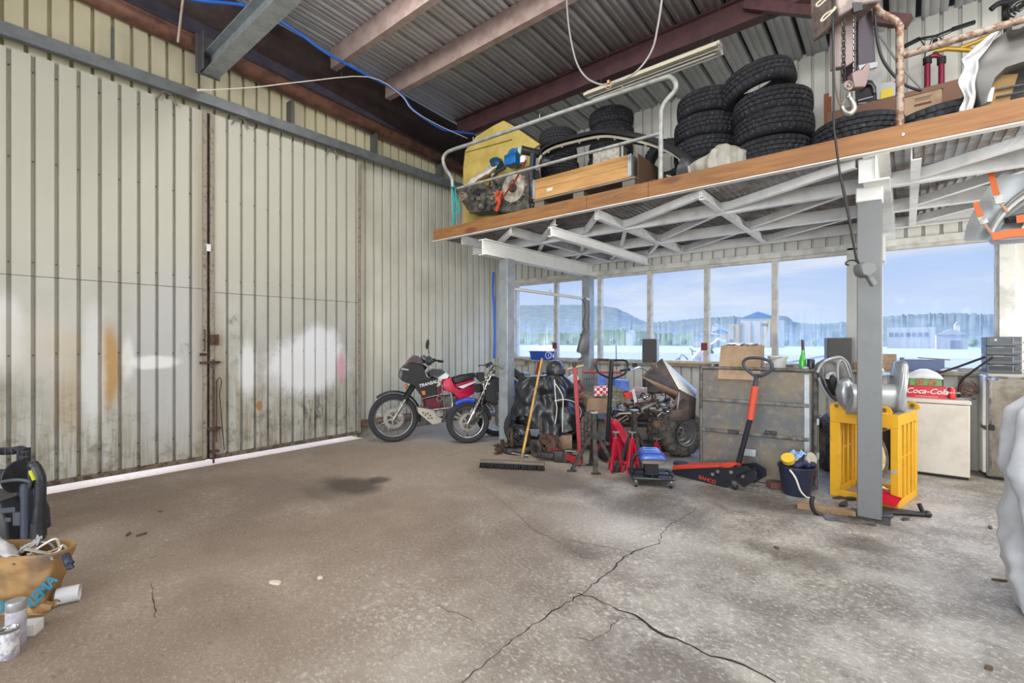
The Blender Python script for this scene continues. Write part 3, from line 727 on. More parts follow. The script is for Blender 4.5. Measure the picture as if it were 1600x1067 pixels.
def carton(name, label, w, d, h, loc, rz=0, m=CARD, flaps='open', grp=None, cat='box', flapang=None, tilt=0, tape=True):
    """cardboard box; origin at base centre"""
    t_ = thing(name, label, cat, loc, rz, grp, rot=(tilt, 0, rz)); th = .004
    b = MB(); b.box(-w/2, w/2, -d/2, d/2, 0, th); b.box(-w/2, w/2, -d/2, -d/2+th, 0, h); b.box(-w/2, w/2, d/2-th, d/2, 0, h); b.box(-w/2, -w/2+th, -d/2, d/2, 0, h); b.box(w/2-th, w/2, -d/2, d/2, 0, h)
    if flaps == 'shut': b.box(-w/2, w/2, -d/2, -.002, h-th, h); b.box(-w/2, w/2, .002, d/2, h-th, h)
    b.build('body', m, t_)
    if flaps == 'open':
        fa = flapang or (1.9, 2.2, 1.2, 2.0)
        for i, (ax, sg) in enumerate((('x', -1), ('x', 1), ('y', -1), ('y', 1))):
            L = (d if ax == 'x' else w)*.5 if ax == 'x' else d*.45; a = fa[i]; f = MB()
            q = min(w, d)*.42
            if ax == 'x': f.bar((sg*w/2, 0, h), (sg*(w/2+q*math.sin(a)), 0, h+q*math.cos(a)), d*.98, th, up=(1, 0, .01))
            else: f.bar((0, sg*d/2, h), (0, sg*(d/2+q*math.sin(a)), h+q*math.cos(a)), w*.98, th, up=(0, 1, .01))
            f.build('flap', m, t_)
    elif tape: MB().box(-w*.5-.001, w*.5+.001, -.02, .02, h-.03, h+.001).build('tape', mat('packing tape', '#b79a72', .3), t_)
    return t_
# ================================================================ motorcycles
BKB = mat('bike gloss black', '#25272b', .25, 0, var=.1); BRED = mat('bike red', '#c1244a', .25, 0, '#8d1c3c', 3, .55, .9); BDR = mat('dark cherry', '#5c1f2e', .3); BWH = mat('bike white', '#dfdcdc', .3)
BALU = mat('cast aluminium', '#a9a7a2', .4, .7, '#7c7a76', 9); BBLUE = mat('bike blue', '#1c3fae', .25); ORL = mat('amber lens', '#d0702a', .25); RIMD = mat('dull alloy rim', '#8f8d88', .35, .8)
DISC = mat('brake disc', '#b7b4ae', .3, .9); SCRN = mat('smoked screen', '#5b4b52', .12, 0, Alpha=.8); SEAT = mat('seat vinyl', '#2b2c2e', .55); TANKG = mat('tank dark grey', '#3c3f44', .25); LENS = mat('headlight glass', '#8f9093', .08, .3)
def wheel(par, name, c, R_, W, spokes, disc=True, knob=.006, tm=TYP, mag=False):
    """whole wheel as a part; axle along local y"""
    o = MB(); o.at(c); tyre_mesh(o, R_, W, R_*.78 if not mag else R_*.73, blocks=30, ax='y', knob=knob); w_ = o.build(name, tm, par)
    b = MB(); b.at(c); rr = R_*.79 if not mag else R_*.74
    b.lathe([(rr, -W*.30), (rr-.012, -W*.26), (rr-.02, -W*.1), (rr-.02, W*.1), (rr-.012, W*.26), (rr, W*.30), (rr+.012, W*.26), (rr+.012, -W*.26)], 48, True, False, 'y')
    b.lathe([(0, -.06), (.022, -.06), (.03, -.045), (.045, -.03), (.045, .03), (.03, .045), (.022, .06), (0, .06)], 20, ax='y')
    if mag:
        for i in range(3):
            a = i*2*PI/3+.5
            for da in (-.16, .16): b.bar((.035*math.cos(a), 0, .035*math.sin(a)), ((rr-.015)*math.cos(a+da), 0, (rr-.015)*math.sin(a+da)), .032, .022, up=(0, 1, 0))
    b.build('rim', RIMD, w_)
    if spokes:
        s = MB(); s.at(c)
        for i in range(36):
            a = 2*PI*i/36; e = a+(.35 if i % 2 else -.35)*(1 if i % 4 < 2 else .8); y = .03 if i % 4 < 2 else -.03
            s.tube([(.042*math.cos(a), y, .042*math.sin(a)), ((rr-.02)*math.cos(e), 0, (rr-.02)*math.sin(e))], .0017, 4)
        s.build('spokes', CHROME, w_)
    if disc:
        for sg in ((-1, 1) if mag else (-1,)):
            d = MB(); d.at(V(c)+V((0, sg*.068, 0))); rd = R_*.42
            d.lathe([(rd, -.002), (rd, .002), (rd*.66, .002), (rd*.66, -.002)], 40, True, ax='y')
            for i in range(6):
                a = i*PI/3; d.bar((.02*math.cos(a), 0, .02*math.sin(a)), (rd*.7*math.cos(a+.3), 0, rd*.7*math.sin(a+.3)), .02, .004, up=(0, 1, 0))
            for i in range(16):
                a = i*PI/8; d.cyl((rd*.83*math.cos(a), -.0035, rd*.83*math.sin(a)), (rd*.83*math.cos(a), .0035, rd*.83*math.sin(a)), .006, 6)
            d.build('brake_disc', DISC, w_)
    return w_
def arcsweep(b, c, R_, a0, a1, w, th=.004, n=20, drop=.02):
    """mudguard: shallow channel over a wheel"""
    pts = [(c[0]+R_*math.cos(a0+(a1-a0)*i/n), c[1], c[2]+R_*math.sin(a0+(a1-a0)*i/n)) for i in range(n+1)]
    vs = []
    for i, p in enumerate(pts):
        a = a0+(a1-a0)*i/n; e = V((math.cos(a), 0, math.sin(a)))
        for y, r in ((-w, -drop), (-w*.7, -.004), (0, .006), (w*.7, -.004), (w, -drop)):
            vs.append(V(p)+e*r+V((0, y, 0)))
    m = 5; return b.add(vs, [(i*m+j, i*m+j+1, (i+1)*m+j+1, (i+1)*m+j) for i in range(n) for j in range(m-1)])

# --- touring enduro, black and red, by the left wall
F = FRM(PZ(615, 690, 0), TH+R(17))
M1 = thing('motorcycle', 'black and red touring motorcycle with spoked front wheel and smoked screen against the wall', 'motorcycle', F.loc, F.rz)
def z1(X, Y, y=0): return F.P(560+X/5.93, 520+Y/5.93, y)
def zo(l, y=0): return [(p.x, p.z) for p in (z1(a, b, y) for a, b in l)]
wc = V((0, 0, .335)); 
wheel(M1, 'front_wheel', wc, .335, .095, True, knob=.008)
wheel(M1, 'rear_wheel', (1.50, 0, .32), .32, .13, True, disc=False, knob=.008)
hd = z1(600, 330)   # steering head
ax = (hd-wc).normalized()
for s in (-1, 1):
    y = s*.095; k = MB(); a = wc+V((0, y, 0)); k.lat(a-ax*.04, a+ax*.4, [(0, 0), (.024, 0), (.026, .03), (.03, .06), (.024, .1), (.024, .36)], 14); k.m = 1
    k.lat(a+ax*.3, a+ax*.62, [(.03, 0)]+[(.034 if i % 2 else .029, .015+i*.012) for i in range(22)]+[(.026, .3), (.026, .36)], 14)
    k.build('fork_leg', [BALU, BLACKM], M1)
b = MB(); b.at(); arcsweep(b, wc, .375, R(128), R(20), .06); arcsweep(b, wc, .372, R(20), R(-12), .05); b.build('front_mudguard', BKB, M1, solid=.004)
b = MB(); b.cyl(wc+V((.07, -.085, .02)), wc+V((.07, -.05, .02)), .03, 12); b.box(.04, .13, -.10, -.055, .30, .40); b.build('brake_caliper', BALU, M1, bev=.006)
# fairing: nose and flank
b = MB(); puff(b, zo([(382, 400), (395, 345), (440, 295), (500, 270), (590, 290), (612, 350), (628, 400), (660, 430), (720, 405), (745, 430), (735, 470), (715, 520), (728, 575), (690, 590), (600, 605), (565, 560), (500, 480), (420, 455), (388, 430)], -.12), .20, lay=((.93, .35), (1.0, .75), (.93, 1.0)))
fa = b.build('fairing', BKB, M1, smooth=50)
b = MB(); puff(b, zo([(432, 298), (470, 245), (513, 207), (560, 213), (604, 270), (598, 292), (500, 275)], -.1), .13); b.build('windscreen', SCRN, M1, smooth=50)
b = MB(); puff(b, zo([(386, 395), (402, 348), (470, 370), (440, 432), (392, 425)], -.18), .12, y0=-.07); b.build('headlight', LENS, M1)
text('lettering', 'TRANSALP', .060, BWH, fa, z1(655, 470, -.325), (R(90), R(-14), 0), bold=.001, shear=.3)
text('lettering', 'HONDA', .026, BWH, fa, z1(432, 338, -.30), (R(90), R(10), 0), bold=.001)
b = MB(); puff(b, zo([(585, 540), (618, 535), (622, 575), (592, 578)], -.22), .018, y0=-.215); b.build('indicator', ORL, M1, bev=.004)
b = MB(); b.ball(z1(445, 495, -.12), .028, 12); b.build('indicator', ORL, M1)
# lower red cowl, frame guard, sump guard
b = MB(); puff(b, zo([(598, 612), (700, 590), (768, 600), (785, 650), (768, 690), (690, 706), (620, 688)], -.18), .18); b.build('lower_cowl', BDR, M1, smooth=50)
b = MB(); puff(b, zo([(540, 688), (700, 712), (725, 760), (780, 800), (770, 835), (690, 855), (620, 800), (552, 742)], -.16), .15, lay=((1, .7), (.98, .9), (.95, 1.0)))
b.build('sump_guard', mat('pale alloy guard', '#b9b3a4', .5, .3), M1)
b = MB()
for X, Y in ((640, 745), (665, 765), (650, 790), (680, 790), (600, 740), (620, 760)): p = z1(X, Y, -.155); b.cyl(p+V((0, -.008, 0)), p+V((0, .0, 0)), .011, 10)
b.build('guard_hole', DSTEEL, M1)
b = MB(); b.box(.42, .95, -.10, .10, .30, .62); b.cyl((.62, -.14, .38), (.62, .14, .38), .10, 20); b.cyl((.82, -.15, .36), (.82, .15, .36), .085, 20)
for i in range(7): b.box(.48, .64, -.1, .1, .60+i*.02, .608+i*.02)
b.build('engine', mat('engine alloy', '#77736e', .5, .5, '#3d3a37', 8), M1, bev=.012)
b = MB(); p = z1(755, 742, -.16); b.lat(p+V((0, -.02, 0)), p+V((0, .03, 0)), [(0, 0), (.05, 0), (.056, .012), (.056, .05)], 20); p = z1(750, 610, -.19)
torus(b, p, .035, .008, 20, 6); b.tube(crv([z1(700, 400, -.2), z1(735, 420, -.2), z1(770, 480, -.2), z1(785, 570, -.2), z1(800, 700, -.17)]), .007, 6); b.tube([z1(590, 610, -.2), z1(750, 575, -.21)], .007, 6); b.tube([z1(690, 712, -.2), z1(900, 690, -.17)], .012, 8)
b.build('crash_bar', BALU, M1)
b = MB(); b.tube(crv([z1(860, 570, -.1), z1(872, 640, -.1), z1(868, 700, -.1)]), .018, 8); b.tube([(.35, 0, .88), (.75, 0, .5), (.9, 0, .35)], .025, 8); b.tube([(.9, 0, .38), (1.5, -.09, .32)], .022, 8); b.tube([(.9, 0, .38), (1.5, .09, .32)], .022, 8); b.tube([(.4, 0, .85), (.9, 0, .72), (1.4, 0, .82)], .02, 8)
b.build('frame', BALU, M1)
# tank and side panels
b = MB(); puff(b, zo([(640, 375), (700, 338), (780, 340), (812, 365), (800, 400), (748, 420), (660, 410)], -.15), .15); b.build('fuel_tank', TANKG, M1, smooth=60)
b = MB(); puff(b, zo([(700, 415), (745, 405), (812, 362), (850, 395), (830, 420), (775, 430), (750, 520), (715, 505), (725, 440)], -.16), .165); b.build('white_panel', BWH, M1, smooth=60)
b = MB(); puff(b, zo([(775, 432), (845, 402), (890, 500), (940, 528), (1010, 505), (1095, 490), (1080, 560), (1035, 590), (935, 622), (870, 555), (790, 535), (760, 500)], -.15), .155, lay=((1, .6), (.97, .85), (.88, 1.0)))
b.m = 1; puff(b, zo([(720, 500), (765, 480), (780, 560), (735, 580), (716, 545)], -.17), .17); b.build('side_panel', [BRED, BDR], M1, smooth=50)
b = MB(); puff(b, zo([(905, 505), (1095, 440), (1100, 455), (960, 520)], -.12), .125); b.m = 1; puff(b, zo([(880, 480), (1080, 425), (1090, 440), (890, 500)], -.11), .115); b.build('tail_panel', [BWH, BRED], M1)
b = MB(); puff(b, zo([(865, 425), (960, 395), (1090, 375), (1100, 410), (900, 470), (868, 460)], -.1), .13); b.build('seat', SEAT, M1, smooth=60)
b = MB()
for i in range(6): p = z1(900+i*30, 418-i*7, -.06); b.ball(p, .035, 10, (1.4, 1, .6))
b.tube(crv([z1(890, 430, -.12), z1(930, 395, -.12), z1(1000, 385, -.12), z1(1080, 380, -.12)]), .01, 6); b.build('luggage_net', BLACKM, M1)
# bars, guards, mirror, screen bracket
b = MB(); hb = z1(660, 270); b.tube(crv([hb+V((.12, -.38, .02)), hb+V((.05, -.25, .03)), hb+V((0, -.1, -.02)), hb+V((0, .1, -.02)), hb+V((.05, .25, .03)), hb+V((.12, .38, .02))]), .011, 8)
b.cyl(hd-ax*.05, hd+ax*.05, .04, 12); hbm = b.build('handlebar', BLACKM, M1)
for s in (-1, 1):
    k = MB(); k.tube([hb+V((.08, s*.30, .025)), hb+V((.125, s*.40, .02))], .017, 10); k.build('grip', BLACKM, hbm)
    k = MB(); k.at(hb+V((-.05, s*.30, .03))); k.ball((0, 0, 0), .075, 14, (.7, 1.5, .9)); k.build('hand_guard', mat('hand guard plastic', '#3a3b3f', .35), hbm)
b = MB(); p = z1(640, 105, -.28); q = z1(655, 190, -.28); b.tube([q, p], .006, 6); b.at(p, (0, R(8), 0)); b.ball((0, 0, 0), .055, 14, (.45, .35, 1.25)); b.at(); b.build('mirror', BLACKM, M1)
b = MB()
for i in range(7): a = R(20+i*22); p = z1(630+i*12, 260+i*9, -.2+i*.03); b.tube(crv([p, p+V((-.05, .02, .05)), p+V((-.02, .06, .08)), hb+V((.0, 0, 0))]), .006, 5)
b.build('cables', mat('grey cable', '#8f8f90', .4), M1)
b = MB(); b.bar((.85, -.09, .40), (1.02, -.26, .02), .018, .018); b.build('side_stand', DSTEEL, M1)

# --- naked bike with the blue front mudguard, behind the left column
F = FRM(PZ(731, 692, 0), TH+R(10))
M2 = thing('motorcycle', 'naked motorcycle with a blue front mudguard and silver fork behind the left column', 'motorcycle', F.loc, F.rz)
def z2(X, Y, y=0): return F.P(700+X/8.894, 560+Y/8.894, y)
def zo2(l, y=0): return [(p.x, p.z) for p in (z2(a, b, y) for a, b in l)]
wc = V((0, 0, .295)); wheel(M2, 'front_wheel', wc, .295, .11, False, mag=True, knob=.002)
wheel(M2, 'rear_wheel', (1.42, 0, .30), .30, .15, False, mag=True, knob=.002)
hd = z2(600, 200); ax = (hd-wc).normalized(); L = (hd-wc).length
for s in (-1, 1):
    k = MB(); a = wc+V((0, s*.10, 0)); k.lat(a-ax*.03, a+ax*(L+.03), [(0, 0), (.022, 0), (.027, .04), (.026, .34), (.02, .35), (.019, L), (0, L)], 14)
    k.build('fork_leg', CHROME if s < 0 else BALU, M2)
b = MB(); arcsweep(b, wc, .325, R(125), R(72), .07, drop=.05); b.build('front_mudguard', BBLUE, M2, solid=.004)
b = MB(); arcsweep(b, wc, .32, R(72), R(5), .07, drop=.03); b.build('mudguard_rear_half', BLACKM, M2, solid=.004)
b = MB(); b.box(-.02, .09, -.12, -.07, .27, .40); b.box(.06, .15, -.12, -.07, .30, .37); b.build('brake_caliper', DSTEEL, M2, bev=.01)
b = MB(); p = z2(415, 415, -.08); b.lat(p+V((-.02, -.03, 0)), p+V((.06, .05, 0)), [(0, 0), (.055, 0), (.06, .02), (.055, .09), (.03, .13), (0, .14)], 20); b.build('horn', BLACKM, M2)
b = MB(); puff(b, zo2([(400, 200), (500, 195), (520, 300), (450, 325), (402, 290)], -.05), .10); b.build('instrument_pod', BLACKM, M2, smooth=50)
b = MB(); puff(b, zo2([(500, 480), (560, 300), (660, 260), (760, 290), (800, 640), (620, 650), (505, 590)], -.14), .14); b.build('radiator', BLACKM, M2, smooth=50)
b = MB(); q = z2(590, 165); b.tube(crv([q+V((.12, -.34, .04)), q+V((.03, -.2, .08)), q+V((0, -.06, 0)), q+V((0, .06, 0)), q+V((.03, .2, .08)), q+V((.12, .34, .04))]), .011, 8)
b.cyl(hd-ax*.06, hd+ax*.05, .045, 12); b.bar(hd+V((0, -.12, -.02)), hd+V((0, .12, -.02)), .06, .03); b.bar(hd+V((0, -.12, -.16)), hd+V((0, .12, -.16)), .06, .03)
hb2 = b.build('handlebar', BALU, M2)
b = MB(); b.tube([z2(420, 110, -.3), z2(440, 95, -.3), z2(500, 95, -.3), z2(580, 60, -.28)], .008, 6); b.at(z2(570, 90, -.28), (0, R(-35), 0)); b.box(-.05, .05, -.02, .02, -.018, .018); b.build('lever', BLACKM, hb2)
b = MB(); b.box(.40, .95, -.15, .15, .22, .60); b.cyl((.65, -.19, .36), (.65, .19, .36), .10, 20); b.at((.55, 0, .62), (0, R(-25), 0)); b.box(-.12, .12, -.13, .13, -.1, .16); 
for i in range(9): b.box(-.13, .13, -.145, .145, -.08+i*.026, -.073+i*.026)
b.at(); b.build('engine', BALU, M2, bev=.012)
b = MB(); puff(b, zo2([(700, 330), (760, 260), (900, 270), (985, 340), (960, 420), (850, 400), (740, 400)], -.1), .14); b.build('fuel_tank', BBLUE, M2, smooth=60)
b = MB(); puff(b, zo2([(830, 110), (900, 115), (1000, 190), (1070, 270), (1010, 320), (930, 250), (840, 230)], -.05), .13); b.build('seat', SEAT, M2, smooth=60)
b = MB(); puff(b, zo2([(1030, 195), (1130, 200), (1150, 240), (1060, 270)], -.05), .09); b.build('tail_unit', mat('grey tail', '#6d6f75', .4), M2)
b = MB()
for i in range(4): b.tube(crv([z2(850+i*20, 460, -.16), z2(880+i*20, 520, -.2), z2(900+i*12, 620, -.2), z2(860, 760, -.16), z2(1000, 880, -.16)]), .018, 8)
b.build('exhaust', CHROME, M2)
b = MB(); b.tube([(.32, 0, .88), (.9, 0, .75), (1.3, 0, .80)], .022, 8); b.tube([(.3, 0, .8), (.5, .05, .3), (.95, 0, .3), (1.42, .09, .30)], .02, 8); b.tube([(.95, 0, .3), (1.42, -.09, .30)], .02, 8); b.build('frame', BLACKM, M2)
b = MB(); b.tube(crv([z2(490, 350, -.15), z2(500, 500, -.18), z2(470, 620, -.15), z2(480, 720, -.13), z2(330, 860, -.12)]), .006, 6); b.tube(crv([z2(560, 300, -.14), z2(480, 480, -.17), z2(400, 640, -.14), z2(350, 820, -.12)]), .005, 6)
for X, Y in ((535, 300), (560, 350), (510, 420), (525, 260)): p = z2(X, Y, -.14); b.box(p.x-.02, p.x+.02, p.y-.01, p.y+.01, p.z-.012, p.z+.012)
b.build('brake_hose', CHROME, M2)
b = MB(); b.ball(z2(428, 608, -.13), .014, 8); b.build('reflector', mat('yellow reflector', '#c9b23c', .3), M2)

# --- bike under the black sheet
F = FRM(deep(850, 6.15).loc, TH)
def zc(X, Y, y=0): return F.P(760+X/5.083, 530+Y/5.083, y)
SHEET = mat('black plastic sheeting', '#1d1f22', .3, 0, '#2c2e31', 6, bump=.5, bsc=14)
CV = thing('covered_motorcycle', 'motorcycle shrouded in crumpled black plastic sheeting tied with white cord', 'motorcycle', F.loc, F.rz)
b = MB(); lft, rgt, top = zc(345, 300), zc(600, 300), zc(450, 288)
def shp(a, t):
    an = a*2*PI; ca, sa = math.cos(an), math.sin(an)
    tt = min(1, t*5) if t < .2 else 1
    e = (t-.2)/.8 if t > .2 else 0
    hem = .36+.10*math.sin(an*2+.6)+.06*math.sin(an*5)
    if ca > -.2 and sa < .2: hem -= .02
    cx = -.02+.06*e; rx = (.24+.22*e**.7)*math.sin(tt*PI/2); ry = (.16+.18*e**.8)*math.sin(tt*PI/2)
    if ca > 0: rx *= 1+.25*e*(1-e)
    ztop = .96+.02*math.cos(an)
    z = ztop+.02*(1-tt) if t < .2 else ztop-(ztop-hem)*e
    return (cx+ca*rx, sa*ry, z), (ca, sa, 0)
drape(b, shp, 110, 34, 3, .035, 8, .016); b.build('plastic_sheet', SHEET, CV, smooth=0)
for o_ in (CV.children[-1],):
    me = o_.data; me.polygons.foreach_set('use_smooth', [False]*len(me.polygons)) if False else None
WC = mat('white cord', '#d8d5cc', .7)
b = MB(); b.tube(crv([zc(545, 350, -.27), zc(580, 400, -.31), zc(608, 470, -.33), zc(605, 600, -.35), zc(605, 735, -.36)]), .006, 6); b.tube(crv([zc(540, 320, -.25), zc(550, 480, -.33), zc(560, 560, -.34), zc(545, 670, -.36)]), .006, 6)
b.tube(crv([zc(540, 490, -.33), zc(620, 478, -.33), zc(700, 500, -.3), zc(750, 560, -.2), zc(745, 620, -.15)]), .005, 6); b.build('cord', WC, CV)
b = MB(); tyre_mesh(b.at((-.24, .05, .28)), .28, .11, .2, ax='y', blocks=30); tyre_mesh(b.at((.42, .05, .28)), .28, .13, .2, ax='y', blocks=30); b.build('wheel', TYP, CV)
b = MB(); b.at(); b.box(-.2, .25, -.08, .12, .28, .7); b.tube([(-.24, .05, .28), (-.15, 0, .85)], .03, 8); b.build('engine', DSTEEL, CV, bev=.02)
# helmet on the covered bike
p = F.M @ zc(548, 240, .05)
HEL = thing('helmet', 'matt dark motorcycle helmet sitting on top of the black sheeting', 'helmet', (p.x, p.y, p.z-.115), TH)
b = MB(); b.at((0, 0, .115)); b.ball((0, 0, 0), .125, 28, (1, 1.05, .98), cut=-.75); b.build('shell', mat('helmet shell', '#3c3d40', .3, .2), HEL)
b = MB(); b.at((0, -.01, .10)); b.grid(lambda a, t: V((math.sin((a-.5)*2.3+.9)*.131, -math.cos((a-.5)*2.3+.9)*.136, (t-.5)*.085)), 16, 5); b.build('visor', mat('dark visor', '#5a5c60', .1, .4), HEL, solid=.003)
# silver exhaust / second machine parts behind and right of the sheeting
b = MB(); F2 = deep(905, 7.1)
Q = thing('scooter', 'dark red scooter body half hidden behind the red crane post', 'scooter', F2.loc, TH)
puff(b, F2.poly([(893, 598), (905, 590), (915, 612), (918, 650), (905, 690), (880, 680), (876, 640), (885, 610)]), .14); b.build('body', mat('dark red paint', '#6d1f2a', .3), Q, smooth=60)
b = MB(); tyre_mesh(b.at((-.1, 0, .24)), .24, .1, .15, ax='y', blocks=28); b.build('wheel', TYP, Q)
b = MB(); puff(b, F2.poly([(886, 590), (900, 582), (908, 600), (893, 612)]), .1); b.build('seat', BWH, Q, smooth=60)
# ================================================================ things on the floor, centre
# push broom
F = FRM(PZ(800, 732, 0), TH-R(10)); BR = thing('push_broom', 'wide push broom with a yellow wooden handle leaning on the window sill', 'broom', F.loc, F.rz)
a, c_ = F.P(768, 722, 0), F.P(848, 731, 0)
MB().box(-.36, .36, -.035, .035, .055, .085).build('head', GREYWOOD, BR, bev=.006)
b = MB(); random.seed(3)
for i in range(36):
    for j in range(5):
        x, y = -.35+i*.02, -.03+j*.015; b.bar((x, y, .056), (x+random.uniform(-.008, .008), y*1.3+random.uniform(-.008, .008)-.005, .0), .012, .008)
b.build('bristles', BLACKM, BR, kind='stuff', smooth=0)
hb_, ht = V((.05, 0, .08)), None
Fb = F.Mi @ PY(847, 560, 6.95); hp = F.P(814, 726, 0); 
b = MB(); b.cyl((hp.x, 0, .075), F.P(847, 560, .72), .0145, 12); b.build('handle', mat('varnished broom stick', '#c29a4e', .4, 0, '#a77f3c'), BR)
b = MB(); b.cyl((hp.x, 0, .07), (hp.x+.012, .05, .16), .02, 10); b.build('socket', GREYWOOD, BR)

# red engine crane
RED = mat('red machine paint', '#98282d', .4, 0, '#6f2023', 5, .5, .8); RED2 = mat('bright red paint', '#ae1f36', .35, 0, '#8a1a2c', 5, .55, .85)
F = FRM(PZ(905, 728, 0), TH-R(8)); EC = thing('engine_hoist', 'tall red workshop crane post with a T-bar on a low red frame', 'hoist', F.loc, F.rz)
b = MB(); b.bar(F.P(906, 712), F.P(898, 574), .045, .045); b.build('post', RED, EC, bev=.004)
b = MB(); b.cyl(F.P(886, 577), F.P(912, 571), .016, 12); b.build('cross_handle', mat('dull brass bar', '#a49471', .5, .3), EC); b = MB(); b.cyl(F.P(898, 582), F.P(897, 566), .022, 12); b.build('top_cap', DSTEEL, EC)
b = MB()
for dy in (0, .22): b.bar(F.P(866, 704, .25+dy*.6), F.P(906, 722, dy), .05, .07)
b.bar(F.P(904, 722, -.02), F.P(907, 716, .25), .06, .07); b.build('base_frame', RED, EC, bev=.005)
for q in (F.P(904, 725, 0), F.P(868, 712, .25)): b = MB(); b.cyl((q.x, q.y-.015, .03), (q.x, q.y+.015, .03), .03, 14); b.build('castor', BLACKM, EC)

# floor scrap round the covered bike
def brake_drum(u, v, D, r, w, label, tilt, m=RUST, lab='brake_drum'):
    F = deep(u, D); o = thing(lab, label, 'brake drum', V(F.loc)+V((0, 0, F.P(u, v).z)), rot=tilt)
    b = MB(); b.lathe([(r, -w/2), (r*1.04, -w/2), (r*1.04, -w*.35), (r, -w*.3), (r, w*.4), (r*.9, w/2), (r*.35, w/2), (r*.32, w*.62), (r*.15, w*.62), (r*.15, w*.4), (r*.9, w*.4), (r*.92, -w/2)], 36, True, False); b.build('drum', m, o)
    b = MB()
    for i in range(5): a = i*2*PI/5; b.cyl((r*.25*math.cos(a), r*.25*math.sin(a), w*.5), (r*.25*math.cos(a), r*.25*math.sin(a), w*.75), .008, 6)
    b.build('wheel_stud', STEEL, o)
    return o
brake_drum(856, 698, 5.75, .15, .12, 'large rusty brake drum standing on edge among the scrap', (R(75), R(20), TH+R(-50)))
def tyre_thing(name, label, loc, rot, R_=.33, W=.2, rr=.2, m=TYS, knob=0, blocks=36, grp=None, rim=False, cat='tyre'):
    o = MB(); tyre_mesh(o, R_, W, rr, blocks=blocks, knob=knob)
    if rim:
        t_ = thing(name, label, cat, loc, rot=rot, group=grp); o.build('tyre', m, t_); return t_
    q = o.build(name, m, None, loc, rot); return tag(q, label, cat, grp)
p = deep(838, 5.75).P(838, 712); q = deep(838, 5.75)
tyre_thing('small_tyre', 'little grey trolley tyre standing beside the rusty drum', q.M @ V((0, 0, .10)), (R(85), R(10), TH+R(-60)), .11, .05, .06, TYD, blocks=20)
# gearbox casting
F = deep(866, 5.55); G = thing('gearbox', 'small oily gearbox casting with steel stub lying before the red frame', 'gearbox', F.loc, TH+R(-12))
b = MB(); b.box(.0, .17, -.06, .08, 0, .13); b.box(-.2, 0, -.03, .04, .03, .10); b.box(.13, .20, -.05, .06, .02, .12); b.build('casing', DSTEEL, G, bev=.015)
b = MB(); b.box(.13, .3, -.05, .06, .13, .145); b.cyl((.2, 0, .06), (.28, 0, .06), .03, 12); b.build('flange', STEEL, G, bev=.003)
# cardboard box with silver foil on the floor behind
F = deep(868, 6.0); carton('cardboard_box', 'brown cardboard box with crumpled foil beneath the black sheeting', .34, .28, .24, F.loc, TH+R(14), flaps='shut')
b = MB(); b.at((F.loc.x, F.loc.y, .245), (0, 0, TH)); b.grid(lambda a, t: V((-.20+a*.22, -.12+t*.22, noise.noise(V((a*4, t*4, 0)))*.02+.012)), 14, 12); tag(b.build('foil_sheet', mat('silver foil', '#c9ccd6', .25, .7), solid=.002), 'crumpled silver foil on the box under the sheeting', 'foil')
# coil of wire
F = deep(812, 5.9); b = MB(); random.seed(5)
for i in range(13):
    r = random.uniform(.07, .13); X = Euler((random.uniform(-.7, .7)+PI/2, random.uniform(-.6, .6), random.uniform(0, 3))).to_matrix(); cx = random.uniform(-.04, .04)
    b.tube([F.M @ (V((cx, 0, .24))+X @ V((r*math.cos(k*PI/10), r*math.sin(k*PI/10), 0))) for k in range(20)], .0065, 5, closed=True)
tag(b.build('cable_coil', DSTEEL), 'loose tangle of dark wire loops beside the left column', 'wire')
# hub and scrap between column and broom
SCR = [(785, 712, 6.1, .10, 'rusty wheel hub lying at the foot of the left column'), (800, 716, 6.0, .07, 'small rusty flange lying right of the wheel hub')]
for u, v, D, r, lab in SCR:
    F = deep(u, D); b = MB(); b.at(F.loc+V((0, 0, .05)), (R(12), 0, TH)); b.lathe([(0, .04), (r*.3, .04), (r*.35, .0), (r*.9, -.01), (r, -.03), (r, -.05), (0, -.05)], 20); b.cyl((0, 0, -.03), (0, 0, .09), r*.28, 14)
    for i in range(5): a = i*2*PI/5; b.cyl((r*.65*math.cos(a), r*.65*math.sin(a), -.01), (r*.65*math.cos(a), r*.65*math.sin(a), .03), .009, 6)
    tag(b.build('wheel_hub', RUST), lab, 'wheel hub')
F = deep(803, 6.0); tyre_thing('small_tyre', 'worn black moped tyre lying flat behind the broom head', F.loc+V((.03, .05, .05)), (R(6), 0, 0), .20, .09, .13, TYD, blocks=24)
F = deep(822, 6.05); tyre_thing('small_tyre', 'second moped tyre lying on top behind the broom handle', F.loc+V((0, .08, .13)), (R(-9), R(5), 0), .19, .08, .13, TYD, blocks=24)
F = deep(800, 5.9); b = MB(); b.at(F.loc, (0, 0, TH)); torus(b, (0, 0, .20), .10, .022, 28, 8, 'x'); tag(b.build('steel_ring', RUST), 'rusty steel ring standing upright between column and broom', 'ring')
F = deep(812, 5.7); b = MB(); b.cyl(F.M @ V((-.1, 0, .06)), F.M @ V((.09, 0, .03)), .012, 8); b.cyl(F.M @ V((.06, 0, .035)), F.M @ V((.11, 0, .028)), .018, 8); tag(b.build('wrench_socket', STEEL), 'shiny blue-grey socket bar on the scrap by the broom', 'tool')
b = MB(); F = deep(792, 5.95)
